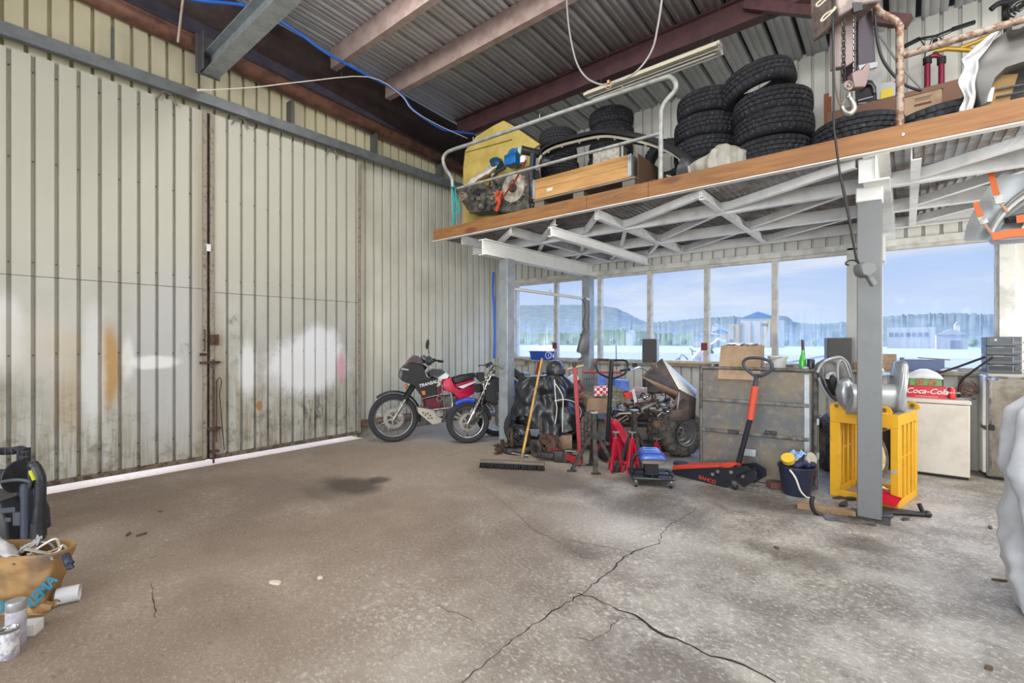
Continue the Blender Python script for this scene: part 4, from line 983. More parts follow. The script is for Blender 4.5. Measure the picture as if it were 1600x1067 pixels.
for i in range(9):
    an = random.uniform(0, 3); x, y = random.uniform(-.12, .2), random.uniform(-.08, .1)
    b = MB(); b.at(F.M @ V((x, y, .02+.012*i)), (random.uniform(-.2, .2), random.uniform(-.2, .2), an)); b.box(-.06, .06, -.018, .018, -.01, .01); b.cyl((.05, 0, -.012), (.05, 0, .014), .028, 10)
    tag(b.build('scrap_part', random.choice((RUST, DSTEEL))), 'small rusty metal part heaped at the foot of the left column', 'scrap', 'rusty parts by the left column')

# axle stands, grey steel tripods
def axle_stand(u, v, label, rz=0, h=.70, foot=.24, m=DSTEEL):
    F = flat(u, v); D = F.px()*CF
    o = thing('axle_stand', label, 'axle stand', F.M @ V((0, foot*.75, 0)), TH+rz, 'grey axle stands')
    b = MB(); b.box(-.024, .024, -.024, .024, .10, h-.012); b.build('post', m, o, bev=.003)
    MB().box(-.036, .036, -.03, .03, h-.012, h).build('saddle', GALV, o)
    for i in range(4):
        a = -PI/2+i*PI/2; dx, dy = math.cos(a)*foot, math.sin(a)*foot
        k = MB(); k.bar((math.cos(a)*.02, math.sin(a)*.02, .42), (dx, dy, .012), .036, .036) if i else k.bar((0, -.03, h*.55), (dx*.45, dy*.45, .012), .045, .045); lg = k.build('leg', m, o)
        f = (dx, dy) if i else (dx*.45, dy*.45)
        k = MB(); k.box(f[0]-.05, f[0]+.05, f[1]-.025, f[1]+.025, 0, .012); k.build('foot', m, lg)
    return o
axle_stand(933, 744, 'grey four-legged axle stand standing nearest the red crane', h=.64)
axle_stand(998, 742, 'grey four-legged axle stand directly behind the blue creeper seat', h=.66, rz=R(20))
# red jack stands
def jack_stand(u, v, label, h=.42, lean=0):
    F = flat(u, v); o = thing('jack_stand', label, 'jack stand', F.loc, TH+lean, 'red jack stands')
    for i in range(4):
        a = PI/4+i*PI/2; k = MB(); k.bar((math.cos(a)*.03, math.sin(a)*.03, h*.72), (math.cos(a)*.09, math.sin(a)*.09, .0), .024, .010); k.build('leg', RED2, o)
    b = MB(); b.cyl((0, 0, h*.4), (0, 0, h*.85), .03, 4); b.bar((-.09, 0, .10), (.09, 0, .10), .01, .03); b.build('frame', RED2, o)
    b = MB(); b.cyl((0, 0, h*.6), (0, 0, h), .014, 10); b.bar((-.04, 0, h), (.04, 0, h), .03, .014); b.build('ratchet_bar', STEEL, o)
    return o
jack_stand(962, 736, 'red jack stand between the two grey axle stands', .42)
jack_stand(988, 738, 'red jack stand just left of the blue creeper seat', .43)
jack_stand(1026, 722, 'red jack stand behind the blue creeper seat', .27)

# pallet truck
F = FRM(PZ(955, 722, 0), TH+R(25)); PT = thing('pallet_truck', 'red hand pallet truck with a long black loop handle', 'pallet truck', F.loc, F.rz)
BH = mat('black painted handle', '#25282b', .35)
b = MB(); 
p_, q_ = F.P(952, 705), F.P(956, 560)
b.bar(F.P(949, 690), F.P(956, 562), .042, .035, up=(1, 0, 0)); hs = b.build('drawbar', BH, PT, bev=.004)
b = MB(); b.tube(crv([F.P(956, 563), F.P(975, 563), F.P(980, 567), F.P(979, 580), F.P(972, 586), F.P(958, 591), F.P(944, 587), F.P(934, 580), F.P(932, 567), F.P(937, 562)], 4, True), .013, 10); b.tube([F.P(958, 571), F.P(969, 571)], .006, 6); b.build('handle_loop', BH, hs)
b = MB(); vs = []
w = .26
pts = F.poly([(957, 655), (963, 655), (990, 698), (989, 712), (983, 712), (956, 662)])
b.prism(pts, 'y', -.04, .14); b.build('head_plate', mat('faded pink red paint', '#cf4a5c', .4, 0, '#c2203a', 4), PT, bev=.006); b = MB(); b.prism(F.poly([(957, 664), (983, 712), (958, 712)]), 'y', .0, .12); b.build('side_web', RED2, PT, bev=.004)
b = MB(); b.box(.0, .45, -.1, .05, .07, .09) ; b.box(0, .45, .26, .41, .07, .09); b.box(-.02, .2, -.1, .41, .04, .12); b.build('forks', RED2, PT, bev=.008)
b = MB(); b.cyl((-.02, .05, .2), (-.02, .05, .38), .035, 14); b.cyl((-.08, .05, .35), (.08, .05, .35), .014, 10); b.build('pump', BALU, PT)
b = MB()
for y in (.02, .09): b = MB(); b.cyl((-.02, y-.03, .085), (-.02, y+.03, .085), .085, 20); b.build('steer_wheel', BLACKM, PT)

# quad bike buried under scrap
QM = mat('muddy knobbly tyre', '#4a4741', .85, 0, '#6c665c', 8, bump=.5)
F = FRM(PZ(1000, 700, 0), TH-R(6)); QD = thing('quad_bike', 'old quad bike with muddy knobbly tyres buried under scrap', 'quad bike', F.loc, F.rz)
def qwheel(u, v, y, R_, W, az, rim):
    c = F.P(u, v, y); b = MB(); b.at((c.x, c.y, R_), (0, 0, az)); tyre_mesh(b, R_, W, R_*.5, blocks=18, knob=.018, ax='y'); w_ = b.build('wheel', QM, QD)
    if rim:
        b = MB(); b.at((c.x, c.y, R_), (0, 0, az)); r = R_*.53; h = -W*.45
        b.lathe([(r, h-.005), (r-.012, h), (r-.02, h+.03), (r-.035, h+.035), (r-.045, h+.09), (r*.55, h+.10), (r*.4, h+.085), (r*.22, h+.085), (r*.2, h+.05), (0, h+.05)], 36, False, False, 'y'); rm = b.build('rim', mat('grey quad rim', '#8b8a88', .35, .5), w_)
        for i in range(4): b = MB(); b.at((c.x, c.y, R_), (0, 0, az)); a = i*PI/2+.4; b.cyl((r*.33*math.cos(a), h+.06, r*.33*math.sin(a)), (r*.33*math.cos(a), h+.09, r*.33*math.sin(a)), .012, 8); b.build('wheel_nut', CHROME, rm)
    return w_
qwheel(1064, 720, -.38, .285, .20, R(28), True); qwheel(1042, 715, -.05, .27, .24, R(30), False)
qwheel(920, 710, -.05, .28, .22, R(84), False); qwheel(916, 700, .55, .28, .22, R(84), False); qwheel(1040, 700, .6, .28, .22, R(20), False)
b = MB(); b.tube([F.P(925, 690, .1), F.P(1060, 690, -.1)], .025, 8); b.tube([F.P(920, 660, .2), F.P(985, 650, .15), F.P(1050, 655, 0)], .02, 8); b.box(-.35, .35, -.05, .3, .28, .5); b.build('chassis', DSTEEL, QD, bev=.02)
b = MB(); hl = [F.P(971, 578, -.35), F.P(985, 578, -.25), F.P(1000, 574, -.1), F.P(1012, 582, .1), F.P(1020, 600, .15)]; b.tube(crv(hl), .011, 8); b.m = 1; b.tube([F.P(970, 579, -.36), F.P(984, 577, -.26)], .016, 8); b.box(*(lambda c: (c.x-.03, c.x+.03, c.y-.02, c.y+.02, c.z-.01, c.z+.04))(F.P(992, 572, -.2))); b.build('handlebar', [CHROME, BLACKM], QD)
b = MB(); c = F.P(1018, 600, .2); b.box(c.x-.10, c.x+.12, c.y-.1, c.y+.12, c.z-.12, c.z+.08); b.build('engine', DSTEEL, QD, bev=.02)
deckz = F.P(990, 655, 0).z
b = MB(); b.box(-.62, .42, -.2, .5, deckz-.03, deckz); b.build('rack', DSTEEL, QD)
# heap on the rack
random.seed(11)
lab = 'short bent piece of scrap metal in the heap on the quad bike'
mm = [STEEL, DSTEEL, CHROME, mat('pale scrap metal', '#c4c0b8', .4, .5), BLACKM, RUST, mat('dull ivory', '#b8ad98', .6)]
for i in range(150):
    u = random.uniform(958, 1056); v = 657-abs(random.gauss(0, 1))*14-(9 if 985 < u < 1050 else 0); y = random.uniform(-.3, .3)
    if v < 614: v = random.uniform(622, 650)
    c = F.P(u, v, y); L = random.uniform(.05, .17); a = random.uniform(0, PI); e = random.uniform(-.5, .5); d = V((math.cos(a)*math.cos(e), math.sin(a)*math.cos(e)*.6, math.sin(e)))
    b = MB(); kd = i % 5
    if kd == 0: b.tube(crv([c-d*L, c-d*L*.3+V((0, 0, .03)), c+d*L*.3, c+d*L+V((0, .02, -.02))], 5), random.uniform(.006, .016), 8)
    elif kd == 1: b.bar(c-d*L, c+d*L, random.uniform(.015, .04), .006)
    elif kd == 2: b.at(c, (random.uniform(0, 3), random.uniform(0, 3), 0)); torus(b, (0, 0, 0), random.uniform(.03, .055), .008, 20, 6)
    elif kd == 3: b.lat(c-d*L*.3, c+d*L*.3, [(0, 0), (.02, 0), (.025, .02), (.016, .03), (.016, .06), (.028, .065), (.028, .085), (0, .085)], 12)
    else: b.at(c, (e, a, a)); b.prism([(-.04, -.02), (.03, -.03), (.05, .01), (.01, .03), (-.03, .02)], 'z', -.012, .012)
    q = b.build('scrap_piece', random.choice(mm+[mm[3], mm[6], mm[3], STEEL])); q.matrix_world = F.M; tag(q, lab, 'scrap', 'scrap metal heaped on the quad bike')
def loc_thing(name, label, cat, F, fn, m, **kw):
    b = MB(); fn(b); o = b.build(name, m, None, F.loc, (0, 0, F.rz), **kw); return tag(o, label, cat)
loc_thing('steel_tube', 'long pale tube slanting across the scrap heap', 'tube', F, lambda b: b.tube([F.P(1002, 640, -.3), F.P(1042, 620, -.2)], .018, 10), mm[3])
loc_thing('angle_iron', 'rusty flat bar with an upright pin on the scrap heap', 'bar', F, lambda b: (b.bar(F.P(992, 631, -.32), F.P(1030, 626, -.32), .02, .03), b.cyl(F.P(1019, 628, -.32), F.P(1019, 616, -.32), .012, 8)), RUST)
loc_thing('bent_hook', 'black J-shaped bent rod beside the folded carton', 'rod', F, lambda b: b.tube(crv([F.P(1039, 604, -.33), F.P(1040, 620, -.33), F.P(1036, 628, -.33), F.P(1026, 630, -.33)]), .009, 8), BLACKM)
loc_thing('wooden_lath', 'pale wooden lath lying along the front of the scrap heap', 'lath', F, lambda b: b.bar(F.P(966, 646, -.34), F.P(998, 645, -.34), .02, .014), mat('pale lath', '#c9bda2', .7))
loc_thing('red_bowl', 'bright red plastic tub in the scrap heap', 'tub', F, lambda b: b.prism(F.poly([(972, 612), (987, 610), (987, 620), (975, 621)]), 'y', -.15, 0), mat('scarlet plastic', '#cf3a2c', .35), bev=.006)
loc_thing('white_rag', 'white floral rag spilling over the right of the heap', 'rag', F, lambda b: b.grid(lambda a, t: F.P(987+a*24, 605+t*12+4*noise.noise(V((a*5, t*4, 1))), -.05+t*.1-.1*a), 20, 10), mat('pinkish rag', '#cdbfc4', .9), solid=.004)
loc_thing('white_strip', 'white bent plastic strip standing in the scrap heap', 'strip', F, lambda b: b.bar(F.P(989, 608, -.25), F.P(994, 632, -.32), .04, .006), WHITE_PL)
# cartons on the heap
def on(F, u, v, y=0, dz=0): p = F.M @ F.P(u, v, y); return V((p.x, p.y, p.z+dz))
carton('cardboard_box', 'torn cardboard box with straw hanging out, left of the pallet truck handle', .30, .30, .20, on(F, 932, 643, -.05), TH, flaps='shut')
carton('cardboard_box', 'shallow tan carton on the front tyre of the quad', .145, .14, .075, on(F, 1034, 668, -.35), TH+R(6), flaps='shut', tape=False)
CHK = bpy.data.materials.new('red check print'); t = NT(CHK); ck = t.n('ShaderNodeTexChecker'); t.put(ck.inputs[0], t.coord()); ck.inputs[1].default_value = lin('#c22e3c'); ck.inputs[2].default_value = lin('#eadfdd'); ck.inputs[3].default_value = 26; t.out(t.bsdf(ck.outputs[0], .6))
loc_thing('checked_box', 'small red and white checked box on the torn carton', 'box', F, lambda b: b.prism(F.poly([(927, 602), (947, 601), (947, 615), (927, 616)]), 'y', -.22, -.08), CHK, bev=.002)
BLUE = mat('blue print carton', '#3f63b5', .5, 0, '#5f7cc0', 5); 
loc_thing('blue_box', 'upright blue carton behind the checked box', 'box', F, lambda b: b.prism(F.poly([(934, 587), (947, 587), (947, 603), (934, 603)]), 'y', 0, .08), BLUE, bev=.002)
loc_thing('blue_box', 'blue and white carton right of the pallet truck handle', 'box', F, lambda b: (b.prism(F.poly([(959, 592), (981, 594), (982, 609), (971, 609), (959, 602)]), 'y', -.1, .12)), BLUE, bev=.003)
b = MB(); random.seed(9)
for i in range(140):
    p = F.P(random.uniform(905, 975), random.uniform(612, 620), random.uniform(-.24, .1)); d = V((random.uniform(-.08, .08), random.uniform(-.04, .02), random.uniform(-.11, .02))); b.tube([p, p+d*.5+V((0, 0, .02)), p+d], .003, 3)
q = b.build('straw', mat('dry straw', '#a08c66', .9), None, F.loc, (0, 0, F.rz), smooth=0); tag(q, 'dry straw and string spilling over the torn carton', 'straw', kind='stuff')
# shopping trolley behind the heap
F2 = deep(940, 7.1); TR = thing('shopping_trolley', 'wire shopping trolley with a red handle behind the heap', 'trolley', F2.loc, TH)
b = MB()
for u in range(912, 976, 4): b.tube([F2.P(u, 583, 0), F2.P(u+1, 612, 0)], .0025, 4); b.tube([F2.P(u, 583, .35), F2.P(u+1, 612, .35)], .0025, 4)
for v in (583, 592, 602, 612):
    b.tube([F2.P(912, v, 0), F2.P(972, v, 0), F2.P(972, v, .35), F2.P(912, v, .35)], .004, 5, closed=True)
b.build('basket', CHROME, TR)
b = MB(); b.cyl(F2.P(912, 581, -.02), F2.P(970, 581, -.02), .014, 10); b.ball(F2.P(912, 581, -.02), .024, 10); b.ball(F2.P(969, 582, -.02), .024, 10); b.build('handle', mat('trolley red', '#c9403a', .4), TR)
b = MB(); 
for u in (914, 970):
    for y in (0, .35): b.tube([F2.P(u, 612, y), V((F2.P(u, 612, y).x, y, .06))], .011, 6); x = F2.P(u, 612, y).x; b.cyl((x, y-.01, .05), (x, y+.01, .05), .05, 12)
b.build('leg', BALU, TR)

# large folded carton (open crate of card) on the heap
F = deep(1045, 5.15); DB = thing('open_carton', 'large dark tilted carton with a white lid leaning on the metal panel', 'box', F.loc, TH)
DC = mat('dark stained card', '#5e534b', .8, 0, '#4a423d', 4); 
def quad(b, pts, th=.008):
    vs = [V(p) for p in pts]; n = (vs[1]-vs[0]).cross(vs[2]-vs[0]).normalized()*th; k = len(vs); b.add(vs+[p+n for p in vs], [tuple(range(k)), tuple(range(2*k-1, k-1, -1))]+[(i, (i+1) % k, k+(i+1) % k, k+i) for i in range(k)])
b = MB(); quad(b, [F.P(1003, 587, .0), F.P(1034, 560, .25), F.P(1061, 606, .15), F.P(1059, 611, -.1)]); b.build('front_flap', DC, DB, smooth=0)
b = MB(); quad(b, [F.P(1003, 589, .0), F.P(1059, 613, -.1), F.P(1056, 624, .05), F.P(1010, 592, .2)]); b.build('inner_side', CARD, DB, smooth=0)
b = MB(); quad(b, [F.P(1035, 560, .25), F.P(1088, 609, .45), F.P(1087, 621, .10), F.P(1061, 607, .0)]); b.build('lid', mat('white lined card', '#d9d8d6', .6), DB, smooth=0)
b = MB(); quad(b, [F.P(1061, 608, -.02), F.P(1087, 622, .1), F.P(1085, 655, .12), F.P(1046, 657, .0), F.P(1050, 640, .0)]); quad(b, [F.P(1087, 622, .1), F.P(1088, 622, .4), F.P(1086, 655, .4), F.P(1085, 655, .12)]); quad(b, [F.P(1046, 657, 0), F.P(1085, 655, .12), F.P(1085, 655, .4), F.P(1046, 657, .35)]); b.build('body', DC, DB, smooth=0)
b = MB(); quad(b, [F.P(1060, 612, -.03), F.P(1063, 614, -.03), F.P(1060, 640, -.03), F.P(1057, 640, -.03)], .002); quad(b, [F.P(1024, 569, .17), F.P(1026, 568, .17), F.P(1030, 590, .05), F.P(1028, 591, .05)], .002); b.build('tape', mat('grey tape', '#8f9196', .4), DB, smooth=0)

# creeper seat
F = FRM(PZ(1020, 762, 0), TH-R(8)); CS = thing('creeper_seat', 'low mechanic seat on castors with a glossy blue cushion', 'stool', F.loc, F.rz)
b = MB(); x0, x1 = F.P(989, 745).x, F.P(1054, 745).x; zb = .085
b.tube(crv([(x0, .02, zb), (x0+.03, -.0, zb), (x1-.05, 0, zb), (x1, .05, zb), (x1, .28, zb), (x1-.05, .33, zb), (x0+.03, .33, zb), (x0, .30, zb)], 4, True), .016, 8); b.bar((x0, .16, zb), (x1, .16, zb), .03, .02); b.bar(((x0+x1)/2, 0, zb), ((x0+x1)/2, .33, zb), .03, .02); b.build('base_frame', BKB, CS)
MB().box(x0+.03, x1-.03, .02, .31, zb-.012, zb-.004).build('tray', BLACK, CS)
for xx in (x0+.03, x1-.03):
    for yy in (.01, .32):
        k = MB(); k.cyl((xx, yy, .0725), (xx, yy, .055), .012, 8); k.box(xx-.014, xx+.014, yy-.014, yy+.014, .03, .06); k.m = 1; k.cyl((xx-.011, yy, .026), (xx+.011, yy, .026), .026, 14); k.build('castor', [CHROME, BLACK], CS)
b = MB(); st = F.P(1021, 711, .12).z
b.tube(crv([(x0+.01, .16, zb), (x0+.01, .16, .22), (x0+.06, .16, .28), (x0+.12, .16, st-.03)]), .018, 8); b.box(-.06, .07, .10, .24, zb, st-.05); b.build('pedestal', BLACK, CS, bev=.006)
b = MB(); sx0, sx1 = F.P(1003, 702, .0).x, F.P(1038, 700, .0).x; b.box(sx0, sx1, -.02, .26, st-.055, st-.01); b.build('seat_board', GREYWOOD, CS, bev=.004)
b = MB(); BLU = mat('glossy blue vinyl', '#2c4f9e', .18)
b.grid(lambda a, t: V((sx0-.02+(sx1-sx0+.04)*a, -.04+.33*t, st-.002+(.045+.012*abs(math.sin(t*PI*3)))*(1-(2*a-1)**6)*(1-(2*t-1)**8))), 30, 34); b.box(sx0-.015, sx1+.015, -.035, .285, st-.012, st+.0); b.build('cushion', BLU, CS, smooth=60)

# trolley jack
F = FRM(PZ(1150, 766, 0), math.atan2(PZ(1150, 766, 0).y-PZ(1052, 742, 0).y, PZ(1150, 766, 0).x-PZ(1052, 742, 0).x)); TJ = thing('trolley_jack', 'long low black and red trolley jack with an upright padded handle', 'jack', F.loc, F.rz)
JB = mat('jack black paint', '#23262c', .3); JR = mat('jack orange red', '#c8432f', .35)
b = MB(); sd = F.poly([(1048, 735), (1060, 733), (1124, 730), (1134, 731), (1165, 728), (1182, 738), (1182, 750), (1162, 762), (1150, 752), (1132, 764), (1060, 748)])
b.prism(sd, 'y', 0, .012); b.prism(sd, 'y', .20, .212); b.build('side_plate', JB, TJ, bev=.003)
sp = TJ.children[-1]
text('lettering', 'BAHCO', .052, JR, sp, F.P(1105, 749.5, -.004), (R(90), R(5), 0), bold=.0005)
b = MB(); b.prism(F.poly([(1050, 727), (1062, 727), (1125, 727), (1118, 735), (1050, 737)]), 'y', .012, .20); b.build('top_cover', JR, TJ, bev=.004)
b = MB(); b.prism(F.poly([(1072, 727), (1118, 727), (1113, 732), (1072, 732)]), 'y', .018, .020); b.build('warning_label', mat('grey label', '#b9b6b3', .5), TJ)
b = MB(); p = F.P(1064, 726, .105); b.lat(p, p+V((0, 0, .04)), [(.075, 0), (.08, .01), (.075, .025), (0, .025)], 24); b.build('saddle', BLACKM, TJ)
MB().prism(F.poly([(1118, 730), (1134, 723), (1150, 726), (1135, 734)]), 'y', .03, .18).build('lift_arm', JR, TJ, bev=.003)
for y in (.0, .21):
    for u, v in ((1121, 737), (1142, 738), (1113, 741), (1160, 744)):
        k = MB(); p = F.P(u, v, y-.012); k.cyl(p, p+V((0, .025, 0)), .016, 12); k.build('bolt', BALU, TJ)
for y in (-.005, .19):
    k = MB(); p = F.P(1147, 762, y); k.cyl((p.x, y, .028), (p.x, y+.03, .028), .028, 16); k.m = 1; k.box(p.x-.02, p.x+.02, y+.0, y+.03, .03, .085); k.build('castor', [BLACK, CHROME], TJ)
for y in (.02, .15):
    k = MB(); p = F.P(1075, 745, y); k.cyl((p.x, y, .035), (p.x, y+.04, .035), .035, 16); k.build('front_wheel', BLACK, TJ)
Hy = .105; hpt = [F.P(1153, 727, Hy), F.P(1172, 655, Hy), F.P(1180, 603, Hy), F.P(1182, 590, Hy)]
b = MB(); b.cyl(hpt[0], hpt[1], .024, 16); b.cyl(hpt[0], F.P(1158, 742, Hy), .03, 12); hn = b.build('handle', JB, TJ)
b = MB(); b.cyl(hpt[0]-V((0, 0, .0)), hpt[0].lerp(hpt[1], .06), .028, 16); b.build('collar', JR, hn)
b = MB(); b.cyl(hpt[1], hpt[2], .030, 18); b.build('foam_sleeve', mat('orange foam sleeve', '#cc4f37', .6), hn)
b = MB(); b.cyl(hpt[2], hpt[3], .022, 14); b.bar(hpt[3], F.P(1183, 584, Hy), .05, .03)
gl = [F.P(*q, Hy) for q in ((1183, 588), (1172, 582), (1163, 573), (1162, 565), (1168, 560), (1180, 559), (1194, 561), (1205, 567), (1206, 575), (1199, 583))]
b.tube(crv(gl, 5, True), .014, 10, up=(0, 1, 0)); b.build('grip', mat('grey-blue rubber grip', '#3b424c', .5), hn)
b = MB(); b.tube([F.P(1150, 745, -.01), F.P(1165, 738, -.1), F.P(1180, 732, -.12)], .008, 6); b.build('pedal', BLACK, TJ)
loc_thing('red_plate', 'flat red metal plate on the floor behind the jack', 'plate', flat(1186, 748), lambda b: b.prism([(-.13, -.06), (.12, -.09), (.14, .08), (-.08, .1)], 'z', 0.001, .01), RED2)

# steel crate side / panel
pL, pR = PZ(1093, 740, 0), PZ(1274, 768, 0); F = FRM(pL, math.atan2(pR.y-pL.y, pR.x-pL.x)); W = (pR-pL).xy.length; H = 1.128
CR = thing('steel_container', 'battered grey steel bin with two horizontal ribs standing upright', 'container', F.loc, F.rz)
def pan_mat():
    m = bpy.data.materials.new('stained zinc sheet'); t = NT(m); c = t.coord(); n = t.noise(2.6, 6, .7, c); n2 = t.noise(14, 5, .7, c)
    col = t.mix(t.ss(n, .38, .62), lin('#5c5e60'), lin('#756a5a')); col = t.mix(t.m('MULTIPLY', t.ss(n2, .5, .72), .4), col, lin('#9c8f78')); col = t.mix(t.ss(t.noise(1.5, 5, .7, t.mapping(c, (1, 1, 1), (3, 1, 0))), .56, .7), col, lin('#564c43'))
    t.out(t.bsdf(col, .5, .35, t.bump(n2, .15, .004))); return m
PAN = pan_mat(); FRD = mat('worn steel frame', '#74716c', .5, .5, '#4e4b47', 7)
b = MB(); b.box(.02, W-.03, .012, .03, .03, H-.02); b.box(.02, W-.03, .5, .515, .03, H-.02); b.box(.02, .035, .03, .5, .03, H-.02); b.box(W-.045, W-.03, .03, .5, .03, H-.02); b.box(.02, W-.03, .012, .515, H-.03, H-.012); b.build('shell', PAN, CR, bev=.003)
b = MB(); b.tube(crv([(.012, .015, .02), (.012, .015, H-.07), (.03, .015, H-.02), (.09, .015, H-.005), (W-.1, .015, H-.005), (W-.03, .015, H-.02), (W, .015, H-.08), (W, .015, .02)], 5), .019, 8); b.box(0, W, -.002, .03, .01, .05); b.build('rim_frame', FRD, CR)
for v0_, v1_ in ((620, 626), (667, 678)):
    zl = F.P(1093, v0_).z; k = MB(); k.box(.02, W-.05, -.008, .014, zl-.038, zl); k.build('rib', FRD, CR, bev=.006)
b = MB(); b.box(W-.09, W-.045, -.004, .02, .04, H-.04); b.tube([(W+.012, .03, .1), (W+.012, .03, H-.06)], .014, 8); b.box(W-.01, W+.03, -.0, .05, .62, .68); b.box(W-.01, W+.03, 0, .05, .30, .36); b.build('hinge_strip', GALV, CR, bev=.003)
for u, v in ((1146, 674), (1204, 676)): k = MB(); p = F.P(u, v, -.02); k.box(p.x-.05, p.x+.05, -.03, -.005, p.z-.02, p.z+.015); k.build('latch', DSTEEL, CR, bev=.004)
k = MB(); p = F.P(1171, 707, -.02); k.box(p.x-.06, p.x+.06, -.04, 0, p.z-.035, p.z+.035); k.build('name_plate', GALV, CR, bev=.004)
# things on top of the bin
def bz(u, v, y): return F.M @ V((F.P(u, v, y).x, y, H-.012))
cb = thing('cardboard_box', 'plain tan cardboard box with a hanging front flap on top of the steel bin', 'box', bz(1158, 560, .12), F.rz)
w2 = .36
b = MB(); b.box(-w2/2, w2/2, 0, .004, 0, .24); b.box(-w2/2, w2/2, .25, .254, 0, .24); b.box(-w2/2, -w2/2+.004, 0, .25, 0, .24); b.box(w2/2-.004, w2/2, 0, .25, 0, .24); b.box(-w2/2, w2/2, 0, .25, 0, .004); b.build('body', CARD, cb)
b = MB(); b.bar((.0, -.0, .238), (.0, -.155, -.10), w2+.03, .004, up=(0, 1, .3)); b.build('flap', CARD, cb)
b = MB(); b.grid(lambda a, t: V((-w2/2+.01+a*(w2-.02), .01+t*.23, .235+.035*noise.noise(V((a*6, t*5, 2)))+.02)), 20, 14); b.build('white_lining', WHITE_PL, cb, solid=.003)
BK = thing('plastic_bucket', 'small translucent white pail with wire handle on the steel bin', 'bucket', bz(1215, 573, .14), F.rz)
b = MB(); b.lathe([(.068, 0), (.082, .125), (.09, .127), (.09, .14), (.079, .14), (.066, .004), (0, .004)], 28, False, False); b.build('body', mat('milky plastic', '#c8cac8', .35, 0, Alpha=.85), BK)
b = MB(); b.tube(crv([(-.088, 0, .125), (-.05, -.07, .10), (.0, -.095, .12), (.05, -.07, .13), (.088, 0, .125)]), .0025, 6); b.build('handle', STEEL, BK)
BT = thing('bottle', 'green glass bottle with a dark tall neck on the steel bin', 'bottle', bz(1254, 571, .16), F.rz)
b = MB(); b.lathe([(0, 0), (.03, 0), (.031, .09), (.026, .12), (.013, .16), (.012, .20), (0, .20)], 20, False, False); b.build('glass', mat('green glass', '#3fae3a', .12, 0), BT)
b = MB(); b.cyl((.012, .01, .02), (.0, .01, .30), .014, 12); b.build('dark_tube', mat('dark brown tube', '#3b2a2e', .4), BT)
CN = MB(); CN.lathe([(0, 0), (.032, 0), (.033, .005), (.033, .105), (.028, .115), (0, .115)], 24, False, False); tag(CN.build('spray_can', mat('black can', '#33343a', .3, .3), None, bz(1267, 571, .15)), 'short black can beside the green bottle', 'can')
loc_thing('jar', 'small clear jar in front of the green bottle', 'jar', FRM(bz(1258, 575, .06), 0), lambda b: b.lathe([(0, 0), (.03, 0), (.032, .03), (.028, .045), (0, .045)], 20, False, False), mat('cloudy glass', '#a9b0a8', .2))
loc_thing('steel_can', 'squat grey metal tin on the left end of the bin', 'tin', FRM(bz(1114, 570, .10), 0), lambda b: b.lathe([(0, 0), (.055, 0), (.055, .045), (.05, .045), (.05, .005), (0, .005)], 24, False, False), STEEL)
# things leaning under / beside the bin
loc_thing('wood_offcut', 'flat dark wooden offcut at the foot of the steel bin', 'offcut', flat(1170, 752), lambda b: b.box(-.4, .3, .12, .2, 0, .04), GREYWOOD)
loc_thing('brick', 'reddish broken brick between bin and bucket', 'brick', flat(1228, 770), lambda b: b.box(-.08, .05, .1, .2, 0, .06), mat('brick', '#6b4a40', .9), bev=.008)
# ================================================================ right side
YEL = mat('yellow machine paint', '#dba41c', .45, 0, '#c4912a', 5, .5, .8, bump=.1)
F = FRM(PZ(1404, 797, 0), TH-R(52)); YC = thing('steel_stillage', 'open yellow steel crate frame behind the front right column', 'crate', F.loc, F.rz)
W, Dp, H = .50, .60, .79
def ybox(n, *a, bev=.004):
    b = MB(); b.box(*a); return b.build(n, YEL, YC, bev=bev)
for x, w_ in ((-W, .08), (-.055, .055)): ybox('post', x, x+w_, 0, .05, .05, H-.12); 
for x in (-W, -.05): ybox('post', x, x+.05, Dp-.08, Dp, .05, H-.12)
ybox('top_rail', -W, 0, 0, .05, H-.12, H); ybox('top_rail', -W, 0, Dp-.05, Dp, H-.12, H); ybox('bottom_rail', -W, 0, 0, .05, 0, .06); ybox('bottom_rail', -W, 0, Dp-.05, Dp, 0, .06)
for x in (-W, -.045):
    ybox('side_rail', x, x+.045, .05, Dp-.05, H-.10, H); ybox('side_rail', x, x+.045, .05, Dp-.05, 0, .06)
    for i in range(4):
        y = .08+i*.125; ybox('bar', x+.004, x+.04, y, y+.045, .06, H-.10, bev=.003)
        if i < 3: ybox('stay', x+.012, x+.03, y+.045, y+.125, .40, .415, bev=.001)
k = MB()
for x, y in ((-W, 0), (-.05, 0), (-.05, Dp-.05), (-W, Dp-.05)): pass
for x, y, ax_ in ((-.10, .01, 0), (-.03, Dp-.03, 1), (-W+.05, .01, 0)):
    k = MB(); pr = [(math.cos(a)*.055, max(0, math.sin(a))*.065) for a in [PI*i/10 for i in range(11)]]
    k.prism([(x+p[0], H+p[1]-.002) for p in pr], 'y', y, y+.02); k.m = 1; k.cyl((x, y-.003, H+.028), (x, y+.023, H+.028), .018, 14); k.build('lifting_eye', [YEL, mat('eye shadow', '#6b5a3a', .6)], YC)
b = MB(); b.box(-.045, .004, 0, Dp, H, H+.004); b.build('worn_top', mat('scuffed steel top', '#8f8672', .5, .4), YC)
b = MB(); b.lat((-.027, -.002, .31), (-.027, .0, .31), [(0, 0), (.02, 0), (.02, .002)], 18); b.build('chipped_spot', mat('bare grey spot', '#a5a59b', .7), YC)
YF = F
